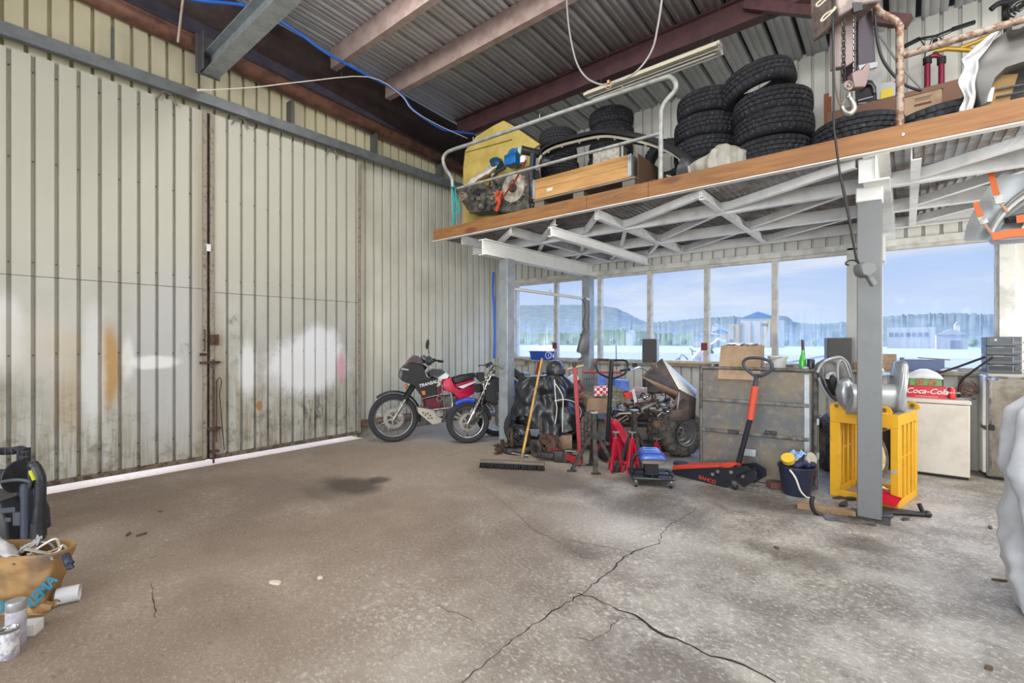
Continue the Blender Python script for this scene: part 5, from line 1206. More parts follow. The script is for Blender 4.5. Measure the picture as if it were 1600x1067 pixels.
# bumpers lying on the crate
SIL = mat('silver bumper plastic', '#a3a7aa', .3, .45); BUN = mat('bumper inside', '#6d6b69', .5, .2)
F = FRM(deep(1360, 4.15).loc, TH); BP = thing('car_bumper', 'silver car bumper lying across the yellow crate, hollow side up', 'bumper', F.loc, TH)
b = MB(); pr = [(0, -.12), (.05, -.11), (.075, -.05), (.07, .02), (.03, .06), (-.01, .07)]
P0, P1 = F.P(1318, 612, .05), F.P(1408, 612, .05)
b.prism([(F.P(1300, v, .0).y+yy, F.P(1350, v, 0).z) for v, yy in ((600, -.02), (604, -.05), (616, -.075), (632, -.06), (644, -.02), (648, .03), (636, .02), (618, -.03), (606, -.01))], 'x', F.P(1325, 610, 0).x, F.P(1405, 610, 0).x); b.build('centre_beam', SIL, BP, smooth=60)
b = MB(); puff(b, F.poly([(1409, 566), (1413, 563), (1416, 566), (1416, 590), (1412, 620), (1415, 640), (1410, 648), (1401, 640), (1399, 622), (1403, 600)], -.06), .07, y0=-.02); b.build('end_cap', SIL, BP, smooth=60)
b = MB(); b.grid(lambda a, t: F.P(1352+a*56, (598-12*math.sin(a*2.4))*(1-t)+(580+4*a)*t, .0+.30*t), 14, 8); b.build('skin', SIL, BP, solid=.004)
b = MB(); puff(b, F.poly([(1372, 573), (1376, 572), (1382, 580), (1378, 584), (1373, 577)], .2), .01, y0=.2); b.build('tab', SIL, BP)
b = MB(); b.tube([F.P(1362, 634, -.05), F.P(1372, 632, -.05)], .008, 8); b.build('bolt', CHROME, BP)
F = FRM(deep(1305, 4.3).loc, TH); B2 = thing('car_bumper', 'silver car bumper end curling round the left side of the column', 'bumper', F.loc, TH)
b = MB(); puff(b, F.poly([(1278, 580), (1283, 567), (1293, 561), (1310, 558), (1322, 566), (1330, 600), (1326, 636), (1318, 640), (1306, 628), (1290, 600)], .1), .05, y0=.14); b.build('back_panel', BUN, B2, smooth=60)
b = MB(); outl = [(1277, 582), (1283, 570), (1293, 562), (1310, 558), (1320, 563), (1327, 575), (1332, 600)]
b.tube(crv([F.P(*q, .02) for q in outl], 4), .014, 8); b.tube(crv([F.P(*q, .02) for q in ((1279, 590), (1284, 604), (1296, 622), (1310, 632))], 4), .012, 8)
b.tube(crv([F.P(*q, -.06) for q in ((1315, 615), (1309, 590), (1309, 570), (1313, 563), (1320, 568), (1328, 590))], 5), .010, 8); b.tube(crv([F.P(*q, .0) for q in ((1292, 592), (1294, 586), (1300, 583), (1306, 588))], 5), .018, 8)
b.build('rim', SIL, B2)
b = MB(); puff(b, F.poly([(1313, 595), (1322, 590), (1330, 600), (1330, 636), (1322, 641), (1313, 630), (1309, 612)], -.08), .05, y0=-.08); b.build('corner_cap', SIL, B2, smooth=60)
b = MB(); puff(b, F.poly([(1296, 585), (1302, 584), (1308, 592), (1310, 618), (1305, 618), (1298, 606), (1294, 594)], .02), .04, y0=.03); b.build('vent', BLACKM, B2, smooth=60)
b = MB(); b.tube([F.P(1308, 627, .1), F.P(1281, 652, .1)], .004, 6); b.build('rod', SIL, B2); b = MB(); b.tube([F.P(1285, 572, .06), F.P(1287, 590, .06), F.P(1292, 604, .06)], .006, 6); b.build('rod', SIL, B2)
# inside / behind the crate
F = flat(1372, 752); o = thing('spare_wheel', 'car wheel with a pale yellow rim leaning inside the yellow crate', 'wheel', F.M @ V((-.10, .06, .27)), rot=(R(74), R(0), TH+R(22)))
b = MB(); tyre_mesh(b, .28, .15, .2, blocks=36); b.build('tyre', TYD, o)
b = MB(); b.lathe([(.21, .06), (.205, .075), (.19, .06), (.185, .02), (.15, .0), (.1, .02), (.06, .045), (0, .045)], 40, False, False); b.lathe([(.21, -.06), (.205, -.075), (.19, -.06), (.185, -.02), (.15, .0)], 40, False, False); b.build('rim', mat('flaking yellow rim', '#c9b67c', .5, .2, '#e6e2d4', 7), o)
tyre_thing('spare_tyre', 'grey-treaded car tyre standing behind the steel bin edge', deep(1296, 5.2).M @ V((0, 0, .30)), (R(90), 0, TH+R(70)), .30, .19, .19, TYD)
F = deep(1380, 4.75); carton('cardboard_box', 'tilted cardboard box wedged behind the crate wheel', .34, .26, .12, F.M @ V((-.02, .0, .50)), TH+R(30), flaps='shut', tilt=R(-25))
b = MB(); b.box(-.3, .3, -.02, .02, .0, .48); tag(b.build('plywood_sheet', mat('dark plywood', '#5a4a3e', .8), None, deep(1350, 5.4).loc, (0, 0, TH-R(20))), 'dark plywood sheet standing behind the yellow crate', 'board')
# bucket of tools
F = flat(1256, 778); BU = thing('bucket', 'dark blue bucket crammed with gloves, a brush and a yellow lid', 'bucket', F.loc+V((-SS*.11, CC*.11, 0)), TH)
b = MB(); b.lathe([(0, 0), (.105, 0), (.11, .01), (.147, .25), (.155, .252), (.155, .268), (.142, .268), (.102, .012), (0, .012)], 36, False, False); b.build('body', mat('navy plastic', '#262b3f', .4), BU)
b = MB(); b.tube(crv([(-.12, -.10, .25), (-.10, -.155, .19), (-.06, -.16, .08), (.0, -.15, -.0+.02), (.04, -.14, .01)]), .008, 6); b.build('handle', mat('white handle', '#d5d2c6', .5), BU)
def inb(n, lab, cat, fn, m, **kw):
    b = MB(); fn(b); o = b.build(n, m, None, BU.location, (0, 0, TH), **kw); return tag(o, lab, cat)
inb('plastic_cap', 'yellow round plastic cap sticking out of the blue bucket', 'cap', lambda b: (b.at((-.10, -.05, .315), (R(25), R(-30), 0)), b.lathe([(0, 0), (.052, 0), (.055, .006), (.055, .05), (0, .055)], 24)), mat('yellow cap', '#d9b53a', .5))
inb('paint_brush_block', 'pale oval sanding pad leaning out of the bucket', 'pad', lambda b: (b.at((.09, -.04, .33), (R(70), R(35), R(10))), b.lathe([(0, 0), (.055, 0), (.06, .008), (.06, .03), (.055, .035), (0, .035)], 24)), mat('grey-beige pad', '#b8b2a3', .8))
inb('plastic_bag', 'blue and white plastic bag stuffed in the bucket', 'bag', lambda b: b.grid(lambda a, t: V((-.05+.14*a, -.08+.14*t, .33+.05*math.sin(a*3)+.05*noise.noise(V((a*5, t*4, 8))))), 14, 12), mat('pale blue film', '#8fb2d8', .25), solid=.004)
inb('work_glove', 'dark blue work glove bunched at the bucket rim', 'glove', lambda b: ([b.ball((-.05+i*.035, -.09+.01*(i % 2), .285+.01*(i % 3)), .034, 10, (1, .8, .8)) for i in range(5)]), mat('dark blue glove', '#232a4a', .7))
# floor clutter round the column
b = MB(); F = flat(1290, 800); b.box(-.2, .2, -.03, .05, 0, .045); tag(b.build('wood_block', mat('raw timber block', '#8f7556', .75, 0, '#7a6146'), None, F.loc, (0, 0, TH-R(32)), bev=.003), 'raw timber offcut on the floor left of the column', 'wood')
F = flat(1285, 805); b = MB(); b.tube(crv([F.P(1270, 775, .0), F.P(1268, 786, 0), F.P(1272, 798, 0), F.P(1284, 806, 0), F.P(1306, 808, 0)]), .017, 8, scl=None); b.build('hose', BLACK, None, F.loc, (0, 0, TH)); q = bpy.data.objects['hose']; tag(q, 'thick black rubber hose stub curled beside the timber offcut', 'hose')
F = flat(1375, 792); RB = thing('storage_tub', 'tilted bright red plastic tub with a white sheet behind the column foot', 'tub', F.loc+V((0, 0, .05)), rot=(R(0), R(18), TH-R(10)))
b = MB(); b.at((0, 0, 0)); pr = [(-.10, -.08), (.10, -.08), (.10, .08), (-.10, .08)]
vs = [(x*.82, y*.82, 0) for x, y in pr]+[(x, y, .09) for x, y in pr]+[(x*1.1, y*1.12, .09) for x, y in pr]+[(x*.95, y*.95, .09) for x, y in pr]+[(x*.78, y*.78, .006) for x, y in pr]
fs = [(3, 2, 1, 0)]+[(a*4+i, a*4+(i+1) % 4, (a+1)*4+(i+1) % 4, (a+1)*4+i) for a in range(4) for i in range(4)]+[(16, 17, 18, 19)]
b.add(vs, fs); b.build('body', mat('signal red plastic', '#d11f38', .3), RB, bev=.004)
b = MB(); b.prism([(-.03, -.05), (.035, -.05), (.035, .05), (-.03, .05)], 'z', -.0, .003); b.build('label', mat('faded label', '#d98a93', .5), RB, (.09, -.0, .045), (0, R(80), 0))
loc_thing('white_sheet', 'creased white paper lying on the red tub', 'paper', F, lambda b: b.grid(lambda a, t: V((-.05+.17*a, .05+.14*t, .165+.03*noise.noise(V((a*4, t*3, 4)))-.03*a)), 10, 8), WHITE_PL, solid=.002)
SCRB = mat('black rubber scrap', '#26262a', .5, 0, '#3b3b40', 9)
SP = [(1330, 782, .06, .03, 0), (1318, 790, .07, .03, .6), (1345, 775, .05, .05, 1.2), (1312, 778, .08, .012, .3), (1380, 808, .10, .03, .2), (1400, 800, .14, .02, -.3), (1425, 805, .08, .018, .1), (1368, 812, .05, .03, 1), (1415, 812, .06, .01, .5)]
random.seed(21)
for i, (u, v, L, h, a) in enumerate(SP):
    F = flat(u, v); b = MB(); n = 9
    pl = [(math.cos(2*PI*k/n)*L*random.uniform(.7, 1.1), math.sin(2*PI*k/n)*L*.45*random.uniform(.6, 1.1)) for k in range(n)]
    b.prism(pl, 'z', 0.001, h); tag(b.build('rubber_scrap', SCRB, None, F.loc, (0, 0, TH+a), bev=.006), 'crumpled black plastic scrap on the floor around the column foot', 'scrap', 'black scrap round the column foot')
F = flat(1430, 806); b = MB(); b.tube(crv([(-.25, .02, .02), (-.1, 0, .025), (.05, -.02, .02)]), .02, 8); b.tube([(.05, -.02, .02), (.03, 0, .10)], .016, 8); b.ball((.08, -.02, .02), .03, 10); tag(b.build('wiper_arm', BLACK, None, F.loc, (0, 0, TH)), 'black ball-ended lever lying to the right of the column foot', 'lever')
b = MB(); b.box(-.28, .05, -.04, .10, .003, .008); tag(b.build('steel_strip', FRD, None, flat(1355, 818).loc, (0, 0, TH-R(22))), 'thin flat steel strip on the floor before the column', 'strip')

# freezer
F = FRM(PZ(1516, 752, 0), R(2)); W = .60; H = .80
FZ = thing('chest_freezer', 'white chest freezer under the right window with drink boxes on top', 'freezer', F.loc, F.rz)
FW = mat('old white enamel', '#d0cac0', .35, 0, '#c3bcb0', 2)
b = MB(); b.box(-W, 0, 0, .52, .03, H-.045); b.build('cabinet', FW, FZ, bev=.008)
b = MB(); b.box(-W-.008, .008, -.012, .54, H-.04, H); b.build('lid', FW, FZ, bev=.008)
b = MB(); b.box(-W+.01, -.01, .02, .50, 0, .03); b.build('plinth', BLACKM, FZ)
def fz(u, v, y): q = F.P(u, v, y); return F.M @ V((q.x, y, H))
FZF = F
COKE = mat('cola red', '#c9202c', .35)
def cokebox(lab, x0, x1, y, z, d=.13, h=.115, sz=.07):
    o = thing('drink_box', lab, 'box', F.M @ V(((x0+x1)/2, y, z)), F.rz+R(-4)); b = MB(); w = abs(x1-x0); b.box(-w/2, w/2, 0, d, 0, h); bd = b.build('carton', COKE, o, bev=.002)
    text('lettering', 'Coca-Cola', sz, BWH, bd, (0, -.001, h*.55), (R(90), 0, 0), bold=.0012, shear=.35); 
    b = MB(); b.box(-w*.3, w*.3, -.0015, 0, h*.1, h*.13); b.build('stripe', BWH, bd)
    return o
pa, pb = F.P(1418, 618, .14), F.P(1478, 618, .14)
c1 = cokebox('red cola carton with white script lying on the freezer', pa.x, pb.x, .14, H, sz=.078, h=.125)
c2 = thing('drink_can', 'red cola can standing right of the red carton', 'can', fz(1487, 620, .15), 0)
b = MB(); b.lathe([(0, 0), (.025, 0), (.033, .01), (.033, .105), (.027, .118), (0, .116)], 24, False, False); b.build('body', COKE, c2); text('lettering', 'Coca-Cola', .03, BWH, c2, (0, -.034, .07), (R(90), 0, 0))
b = MB(); b.lathe([(0, .117), (.027, .118), (.026, .121), (0, .119)], 24, False, False); b.build('top', CHROME, c2)
b = MB(); b.box(.02, .05, .0, .02, 0, .1); 
GB = thing('food_tray', 'green and brown printed food tray under a domed white bag', 'tray', F.M @ V(((pa.x+pb.x)/2-.02, .15, H+.126)), F.rz)
b = MB(); b.box(-.12, .14, 0, .13, 0, .08); tb = b.build('tray', mat('green print tray', '#6f9a5e', .5), GB, bev=.004)
b = MB(); b.box(-.07, -.0, -.002, 0, .01, .06); b.box(.03, .1, -.002, 0, .01, .06); b.build('picture', mat('brown food print', '#7a4a30', .6, 0, '#b58a55', 40), tb)
b = MB(); b.grid(lambda a, t: V((-.15+.31*a, -.02+.17*t, .078+.10*math.sin(a*PI)**.7*math.sin(t*PI)**.5+.008*noise.noise(V((a*8, t*6, 0))))), 22, 12); b.build('white_bag', WHITE_PL, GB, solid=.002)
loc_thing('wrench', 'grey steel wrench lying on the freezer beside the can', 'tool', FRM(fz(1508, 622, .18), R(20)), lambda b: (b.bar((-.08, 0, .012), (.06, 0, .012), .02, .012), b.ball((.07, 0, .014), .025, 12, (1, 1, .5))), STEEL)
b = MB(); random.seed(4); cw = FRM(fz(1513, 606, .34), 0)
for i in range(9):
    r = random.uniform(.05, .09); X = Euler((random.uniform(-.8, .8)+1.2, random.uniform(-.6, .6), random.uniform(0, 3))).to_matrix(); b.tube([cw.loc+V((0, 0, .10))+X @ V((r*math.cos(k*PI/9), r*math.sin(k*PI/9), 0)) for k in range(18)], .004, 4, closed=True)
tag(b.build('cable_coil', mat('brown cable', '#7a5a48', .6)), 'tangled brown cable coil at the back of the freezer', 'cable')
b = MB(); b.tube(crv([PY(1497, 645, 7.0), PY(1500, 600, 6.9), PY(1520, 580, 6.7), PY(1552, 558, 6.6)]), .012, 6); b.tube([PY(1440, 592, 6.95), PY(1500, 572, 6.8), PY(1541, 557, 6.6)], .012, 6); tag(b.build('cable', mat('dark cable', '#3a3334', .6)), 'dark cable running from the sill to the stereo stack', 'cable')
# pipe with coiled wire behind the freezer
b = MB(); b.cyl(PY(1503, 700, 7.12), PY(1503, 590, 7.12), .02, 10)
for i in range(8): b.tube([PY(1490, 690-i*7, 7.1), PY(1510, 694-i*7, 7.1)], .006, 5)
b.box(*(lambda a, c: (a.x, c.x, 7.1, 7.14, c.z, a.z))(PY(1488, 605, 7.1), PY(1515, 612, 7.1))); tag(b.build('wall_pipe', mat('grey pipe', '#8f8b84', .5)), 'grey wall pipe with coiled wires between freezer and cabinet', 'pipe')

# steel cabinet
F = FRM(PZ(1543, 749, 0), R(3)); H = 1.078; ALM = mat('brushed dirty steel', '#8c867a', .4, .5, '#746c60', 4, bump=.15)
CB = thing('metal_cabinet', 'tall scuffed steel cabinet carrying the stereo stack', 'cabinet', F.loc, F.rz)
b = MB(); b.box(0, .75, .02, .35, .03, H); b.build('body', mat('cabinet side', '#a9a69d', .4, .3), CB, bev=.008)
b = MB(); b.box(.01, .70, -.012, .02, .05, H-.03); dr = b.build('door', ALM, CB, bev=.006)
b = MB(); b.box(.01, .03, -.016, -.01, .05, H-.03); b.box(.01, .70, -.016, -.01, H-.05, H-.03); b.build('door_trim', STEEL, dr, bev=.002)
for z in ((.06, .5), (.54, H-.02)): k = MB(); k.box(-.03, .0, .03, .22, *z); k.build('hinge_cover', WHITE_PL, CB, bev=.01)
b = MB(); p = F.P(1549, 668, -.02); b.box(p.x-.022, p.x+.022, -.05, -.012, p.z-.025, p.z+.03); b.build('lock', BLACK, dr, bev=.006)
b = MB(); p = F.P(1550, 591, -.013); b.box(p.x-.045, p.x+.045, -.0145, -.012, p.z-.018, p.z+.018); lb = b.build('badge', mat('blue badge', '#1f5fa8', .4), dr)
b = MB(); p2 = F.P(1592, 591, -.013); b.box(p2.x-.03, p2.x+.08, -.0145, -.012, p2.z-.006, p2.z+.006); b.build('strip', WHITE_PL, dr)
b = MB(); b.box(p.x-.026, p.x+.022, -.0155, -.0145, p.z-.010, p.z-.004); b.box(p.x-.008, p.x+.02, -.0155, -.0145, p.z+.004, p.z+.008); b.build('badge_print', BWH, dr)
b = MB(); b.box(.02, .7, .03, .33, 0, .03); b.build('plinth', BLACKM, CB)
# stereo units
STG = mat('stereo grey plastic', '#4b5054', .4); STD = mat('stereo dark window', '#2f3235', .25)
hts = [(.0, .092, 'bottom'), (.092, .185, 'second from the bottom'), (.185, .275, 'second from the top'), (.275, .372, 'top')]
xs0, xs1 = F.P(1541, 560, .06).x, F.P(1597, 560, .06).x; cx = (xs0+xs1)/2; wv = (xs1-xs0)
for i, (z0, z1_, nm) in enumerate(hts):
    o = thing('stereo_unit', 'dark grey hi-fi component, %s of the stack on the steel cabinet' % nm, 'stereo', F.M @ V((cx, .06, H+z0)), F.rz, 'hi-fi components stacked on the cabinet')
    h = z1_-z0-.003; b = MB(); b.box(-wv/2, wv/2, 0, .27, 0, h); b.build('case', STG, o, bev=.005)
    b = MB(); b.box(-wv/2+.02, wv*.22, -.003, 0, h*.35, h*.8); b.build('display', STD, o)
    b = MB(); b.box(wv*.24, wv*.27, -.004, 0, h*.2, h*.85); 
    for j in range(4): b.box(wv*.3+j*.018, wv*.3+j*.018+.012, -.004, 0, h*.3, h*.45)
    b.build('button', mat('light grey key', '#7e8488', .4), o)
    if i == 0: b = MB(); b.lat((wv*.38, 0, h*.55), (wv*.38, -.012, h*.55), [(.024, 0), (.022, .012), (0, .012)], 24); b.build('knob', STG, o)
    b = MB(); b.box(-wv*.27, -wv*.2, -.004, 0, h*.55, h*.8) if i == 3 else b.box(-wv*.3, wv*.0, -.004, 0, h*.9, h*.95); b.build('trim_line', mat('pale trim', '#a9adb0', .3), o)

# grey dust cover at the right edge
def lat_(u, D): return (u-800)/CF*D
prof = [(1.30, 3.05), (1.22, 2.84), (1.13, 2.60), (1.05, 2.525), (.94, 2.50), (.836, 2.455), (.73, 2.45), (.62, 2.475), (.45, 2.485), (.30, 2.48), (.195, 2.52), (.10, 2.55), (.02, 2.57)]
CVM = mat('silver grey cover cloth', '#bcbec2', .55, 0, '#aaadb2', 3)
CW = deep(1900, 2.75); cxl = 0
rs = V(_ray(1560, 533.5)); rs = V((rs.x, rs.y, 0)).normalized(); rp = V((rs.y, -rs.x, 0)); gc0 = PY(1560, 533.5, 1)*0+V((rs.x*3.62, rs.y*3.62, 0))+rp*.88
GC = thing('dust_cover', 'large silver grey dust cover over a vehicle at the right edge', 'cover', gc0, math.atan2(rp.y, rp.x))
def shp(a, t):
    an = a*2*PI; k = t*(len(prof)-1); i = min(int(k), len(prof)-2); q = k-i
    z = prof[i][0]*(1-q)+prof[i+1][0]*q; l = prof[i][1]*(1-q)+prof[i+1][1]*q
    rx = .85-(l-2.455)*.74; ry = .62*rx
    if t < .001: rx = ry = 0.01
    return (math.cos(an)*rx, math.sin(an)*ry, z), (math.cos(an), math.sin(an), 0)
b = MB()
def f2(a, t):
    p, o = shp(a, t); p = V(p); an = a*2*PI
    f = (abs(math.sin(an*8+2.2*math.sin(t*2.6+an*2)))-.5)*.075+math.sin(an*23-t*6)*.009
    n_ = noise.noise(V((p.x*2.5, p.y*2.5, p.z*2.2)))*.05+(1-abs(noise.noise(V((p.x*3+p.z*2.5, p.y*3, p.z*2.2)))*2.2))*.022-.015+(1-abs(noise.noise(V((p.x*6-p.z*4, p.y*6, p.z*4+5)))*2))*.022
    return p+V(o)*(f*min(1, t*2.5)+n_*min(1, t*3))
b.grid(f2, 260, 90, closeu=True); b.build('cloth', CVM, GC)
b = MB()
for x in (-.3, .4): b.at((x, 0, .29)); tyre_mesh(b, .28, .14, .18, ax='y', blocks=28)
b.build('wheel', TYP, GC)

# ================================================================ lower left corner
F = deep(35, 3.35); PW = thing('pressure_washer', 'black pressure washer with a hose reel and upright handle at the left edge', 'pressure washer', F.loc, TH)
PB = mat('pressure washer black', '#26282c', .4, 0, '#303339', 4); PG = mat('pressure washer grey', '#4c5057', .45)
b = MB(); y = .1
for u0 in (-90, 37): b.bar(F.P(u0, 700, y), F.P(u0, 800, y), .055, .05)
b.tube(crv([F.P(-90, 704, y), F.P(-30, 703, y), F.P(10, 705, y), F.P(32, 702, y), F.P(38, 708, y), F.P(38, 730, y)], 4), .027, 10)
b.build('push_handle', PB, PW, bev=.006)
b = MB()
for u0 in range(-80, 32, 10): p = F.P(u0, 706, y-.03); b.box(p.x-.002, p.x+.002, p.y-.01, p.y+.03, p.z-.02, p.z+.02)
for v0_ in (706, 714, 722): p = F.P(37, v0_, y-.03); b.box(p.x-.022, p.x+.022, p.y-.004, p.y+.02, p.z-.002, p.z+.002)
b.build('handle_rib', PG, PW)
b = MB(); c1_, c2_ = F.P(27, 744, .02), F.P(-90, 750, .02)
b.cyl((c2_.x, .02, c1_.z), (c1_.x, .02, c1_.z), .05, 20)
for x in (c1_.x, c2_.x): b.lat((x-.006, .02, c1_.z), (x+.006, .02, c1_.z), [(0, 0), (.108, 0), (.112, .006), (.108, .012), (0, .012)], 32)
b.build('hose_reel', PB, PW)
b = MB(); b.tube(crv([F.P(-60, 768, -.08), F.P(-20, 758, -.10), F.P(20, 750, -.10), F.P(44, 752, -.08), F.P(46, 760, -.06), F.P(42, 764, -.05)]), .011, 8); b.build('hose', PG, PW)
b = MB(); puff(b, F.poly([(-110, 782), (-40, 772), (0, 775), (34, 772), (42, 790), (48, 805), (50, 842), (-110, 850)], .1), .16, y0=.10, lay=((1, .7), (.98, .9), (.94, 1))); b.build('housing', PB, PW, smooth=60)
b = MB(); b.bar(F.P(-20, 800, -.07), F.P(24, 796, -.07), .01, .035); b.bar(F.P(8, 812, -.075), F.P(17, 812, -.075), .006, .03); b.bar(F.P(23, 810, -.07), F.P(34, 810, -.07), .03, .09); b.build('panel', PG, PW, bev=.004)
b = MB(); b.tube([F.P(39, 842, -.06), F.P(39, 765, -.06), F.P(39, 755, -.06)], .024, 12); b.cyl(F.P(39, 775, -.06), F.P(39, 758, -.06), .028, 12); b.build('lance', mat('blue-grey lance', '#3f4654', .4), PW)
b = MB(); b.tube(crv([F.P(60, 842, -.02), F.P(61, 800, -.02), F.P(63, 768, -.02), F.P(62, 748, -.02), F.P(56, 732, -.02), F.P(50, 724, -.02)]), .033, 12, scl=[1.15]*6+[1]*8+[1.05]*8+[.9]*4); b.at(); b.ball(F.P(52, 727, -.02), .034, 14); g_ = b.build('spray_gun', PB, PW)
b = MB(); b.tube(crv([F.P(48, 730, -.02), F.P(47, 748, -.02), F.P(54, 768, -.02), F.P(58, 778, -.02)]), .012, 8); b.build('trigger', PG, g_)
b = MB(); b.bar(F.P(48, 735, -.052), F.P(54, 750, -.055), .018, .02); b.build('trigger_lock', mat('lime plastic', '#c3c52f', .4), g_)
b = MB(); b.cyl(F.P(60, 838, -.02), F.P(60, 815, -.02), .045, 14); b.build('holster', PB, PW)
b = MB()
for x in (F.P(-100, 800, .2).x, F.P(36, 800, .2).x): b.cyl((x-.03, .2, .11), (x+.03, .2, .11), .11, 24)
b.build('wheel', BLACKM, PW)

# paper sack
PAP = bpy.data.materials.new('brown kraft paper'); t = NT(PAP); c = t.coord(); n = t.noise(5, 6, .65, c); n2 = t.noise(2.2, 4, .6, c)
col = t.mix(t.ss(n, .35, .65), lin('#a98452'), lin('#8c6b42')); col = t.mix(t.ss(n2, .46, .62), col, lin('#66564b')); t.out(t.bsdf(col, .75, 0, t.bump(n, .5, .012)))
F = deep(30, 2.42); BG = thing('paper_sack', 'brown paper refuse sack with blue lettering overflowing with scrap, lower left', 'bag', F.loc, TH)
def ring(uL, uR, v, y, d, k=1):
    a, c_ = F.P(uL, v, y), F.P(uR, v, y); return a, c_, d
def bagf(a, t):
    v = 866+t*112; z = F.P(30, v, .0).z; zz = max(z, .004) 
    uL, uR = -75+t*30, 104-(t**1.1)*48
    x0, x1 = F.P(uL, v, .07).x, F.P(uR, v, .07).x; cx_, rx = (x0+x1)/2, (x1-x0)/2; ry = .10-.02*t
    an = a*2*PI; q = 4.5
    ca, sa = math.cos(an), math.sin(an); k = (abs(ca)**q+abs(sa)**q)**(-1/q)
    p = V((cx_+ca*k*rx, .08+sa*k*ry, zz)); return p+V((ca, sa, .2))*(.028*noise.noise(p*9)+.012*noise.noise(p*24))*min(1, t*3+.3)
b = MB(); b.grid(bagf, 90, 26, closeu=True); b.grid(lambda a, t: V((F.P(30, 978, 0).x+.2*(a-.5)*1.1, .12+.24*(t-.5), .006)), 5, 5)
bo = b.build('sack', PAP, BG, solid=.003)
BLP = mat('blue-grey sack print', '#2f6f83', .7)
q0, q1 = F.P(48, 948, -.0), F.P(88, 902, -.0)
ang = math.atan2(q1.z-q0.z, q1.x-q0.x)
tm = F.P(68, 923, -.075)
text('lettering', 'REMA', .075, BLP, bo, (tm.x+.0, -.085, tm.z), (R(90), -ang, 0), bold=.003)
text('lettering', '1000', .09, BLP, bo, (F.P(-6, 948, -.08).x, -.085, F.P(-6, 948, -.08).z), (R(90), 0, 0), bold=.004)
tz = F.P(30, 868, .1).z
def inbag(n, lab, cat, fn, m, grp=None, **kw):
    b = MB(); fn(b); o = b.build(n, m, None, F.loc, (0, 0, TH), **kw); return tag(o, lab, cat, grp)
FILM = mat('clear crinkled film', '#c9c9cc', .25, 0, Alpha=.75)
inbag('plastic_film', 'crinkled clear plastic wrap on top of the paper sack near the washer', 'plastic wrap', lambda b: b.grid(lambda a, t: F.P(30+a*36, 868-26*a*(1-.3*t)-12*t+9*noise.noise(V((a*7, t*5, 1))), .05+.16*t), 22, 14), FILM, solid=.002, smooth=0)
inbag('plastic_bag', 'clear plastic bag bulging from the left of the paper sack', 'bag', lambda b: b.grid(lambda a, t: F.P(-40+a*70, 872-50*(1-a)**.6*math.sin(t*PI*.9)-4+6*noise.noise(V((a*5, t*5, 2))), -.05+.3*t), 22, 14), FILM, solid=.002, smooth=0)
random.seed(13)
for i in range(26):
    u = random.uniform(0, 86); p = F.P(u, random.uniform(858, 872), random.uniform(.0, .22)); d = V((random.uniform(-.05, .05), random.uniform(-.04, .04), random.uniform(-.02, .03)))
    inbag('shaving', 'curled metal shaving or offcut in the mouth of the paper sack', 'scrap', lambda b: b.bar(p-d, p+d, random.uniform(.008, .03), .003), random.choice((STEEL, mm[3], mm[6], DSTEEL, CARD)), 'offcuts in the paper sack')
for i, (lab, pts, m_) in enumerate([('white looped cable at the front of the paper sack', [(40, 872), (60, 856), (85, 842), (92, 850), (95, 868)], WC), ('second white looped cable hanging over the right sack corner', [(70, 868), (90, 862), (97, 852), (104, 858), (106, 872), (100, 876)], WC), ('thin grey cable arched above the sack mouth', [(20, 872), (45, 850), (75, 848), (88, 862)], mat('grey cable', '#8f8f90', .4))]):
    inbag('cable', lab, 'cable', lambda b: b.tube(crv([F.P(u, v, .02+.03*k) for k, (u, v) in enumerate(pts)]), .0055, 6), m_)
inbag('work_glove', 'dark blue rubber glove hanging at the right corner of the sack', 'glove', lambda b: (b.tube(crv([F.P(103, 868, -.03), F.P(106, 876, -.05), F.P(107, 882, -.05)]), .018, 10), [b.tube(crv([F.P(105+k*1.5, 878, -.05), F.P(106+k*2.4, 886, -.06), F.P(105+k*2.8, 889-abs(k-1)*2, -.06)]), .008, 8) for k in range(4)], b.tube([F.P(108, 874, -.05), F.P(114, 879, -.06)], .008, 8)), mat('navy rubber', '#252b3a', .5))
# things round the sack
F2 = flat(105, 947); TB = thing('cardboard_tube', 'short white tube lying on the floor right of the paper sack', 'tube', F2.loc+V((-SS*.03-CC*.03, CC*.03-SS*.03, .042)), TH)
b = MB(); X_ = V((.075, .045, 0)); b.lat((-.045, -.02, 0), V((-.045, -.02, 0))+X_*1.35, [(.041, 0), (.042, .002), (.042, .10), (.038, .10), (.038, .002)], 32, True, False); b.build('tube', mat('white glossy tube', '#cfd0d6', .3), TB)
b = MB(); b.lat((-.045, -.02, 0), V((-.045, -.02, 0))+X_, [(.0405, -.002), (.0435, -.001), (.0435, .006), (.0405, .006)], 32, True, False); b.build('rim', mat('dark rim', '#4b4d55', .4), TB)
def can(u, v, r, h, lab, mcol, name='spray_can', cap=True):
    F2 = flat(u, v); o = thing(name, lab, 'can', F2.M @ V((0, r, 0)), TH); b = MB()
    b.lathe([(0, 0), (r-.002, 0), (r, .004), (r, h*.78), (r*.97, h*.8)], 32, False, False); b.build('body', mcol, o)
    b = MB(); b.lathe([(r*.96, h*.79), (r*1.0, h*.80), (r*1.0, h*.98), (r*.93, h), (0, h)], 32, False, False) if cap else b.lathe([(r, h*.78), (r*1.03, h*.79), (r*1.03, h*.84), (r*.9, h*.85), (r*.88, h*.80), (0, h*.8)], 32, False, False); b.build('cap' if cap else 'lid', mat('grey cap', '#9a9c9e', .35, .3) if cap else CHROME, o)
    return o
CANM = mat('white grey can label', '#b9b6bd', .35, 0, '#a49fae', 14)
sc1 = can(12, 1015, .036, .205, 'spray can with grey cap standing before the paper sack', CANM)
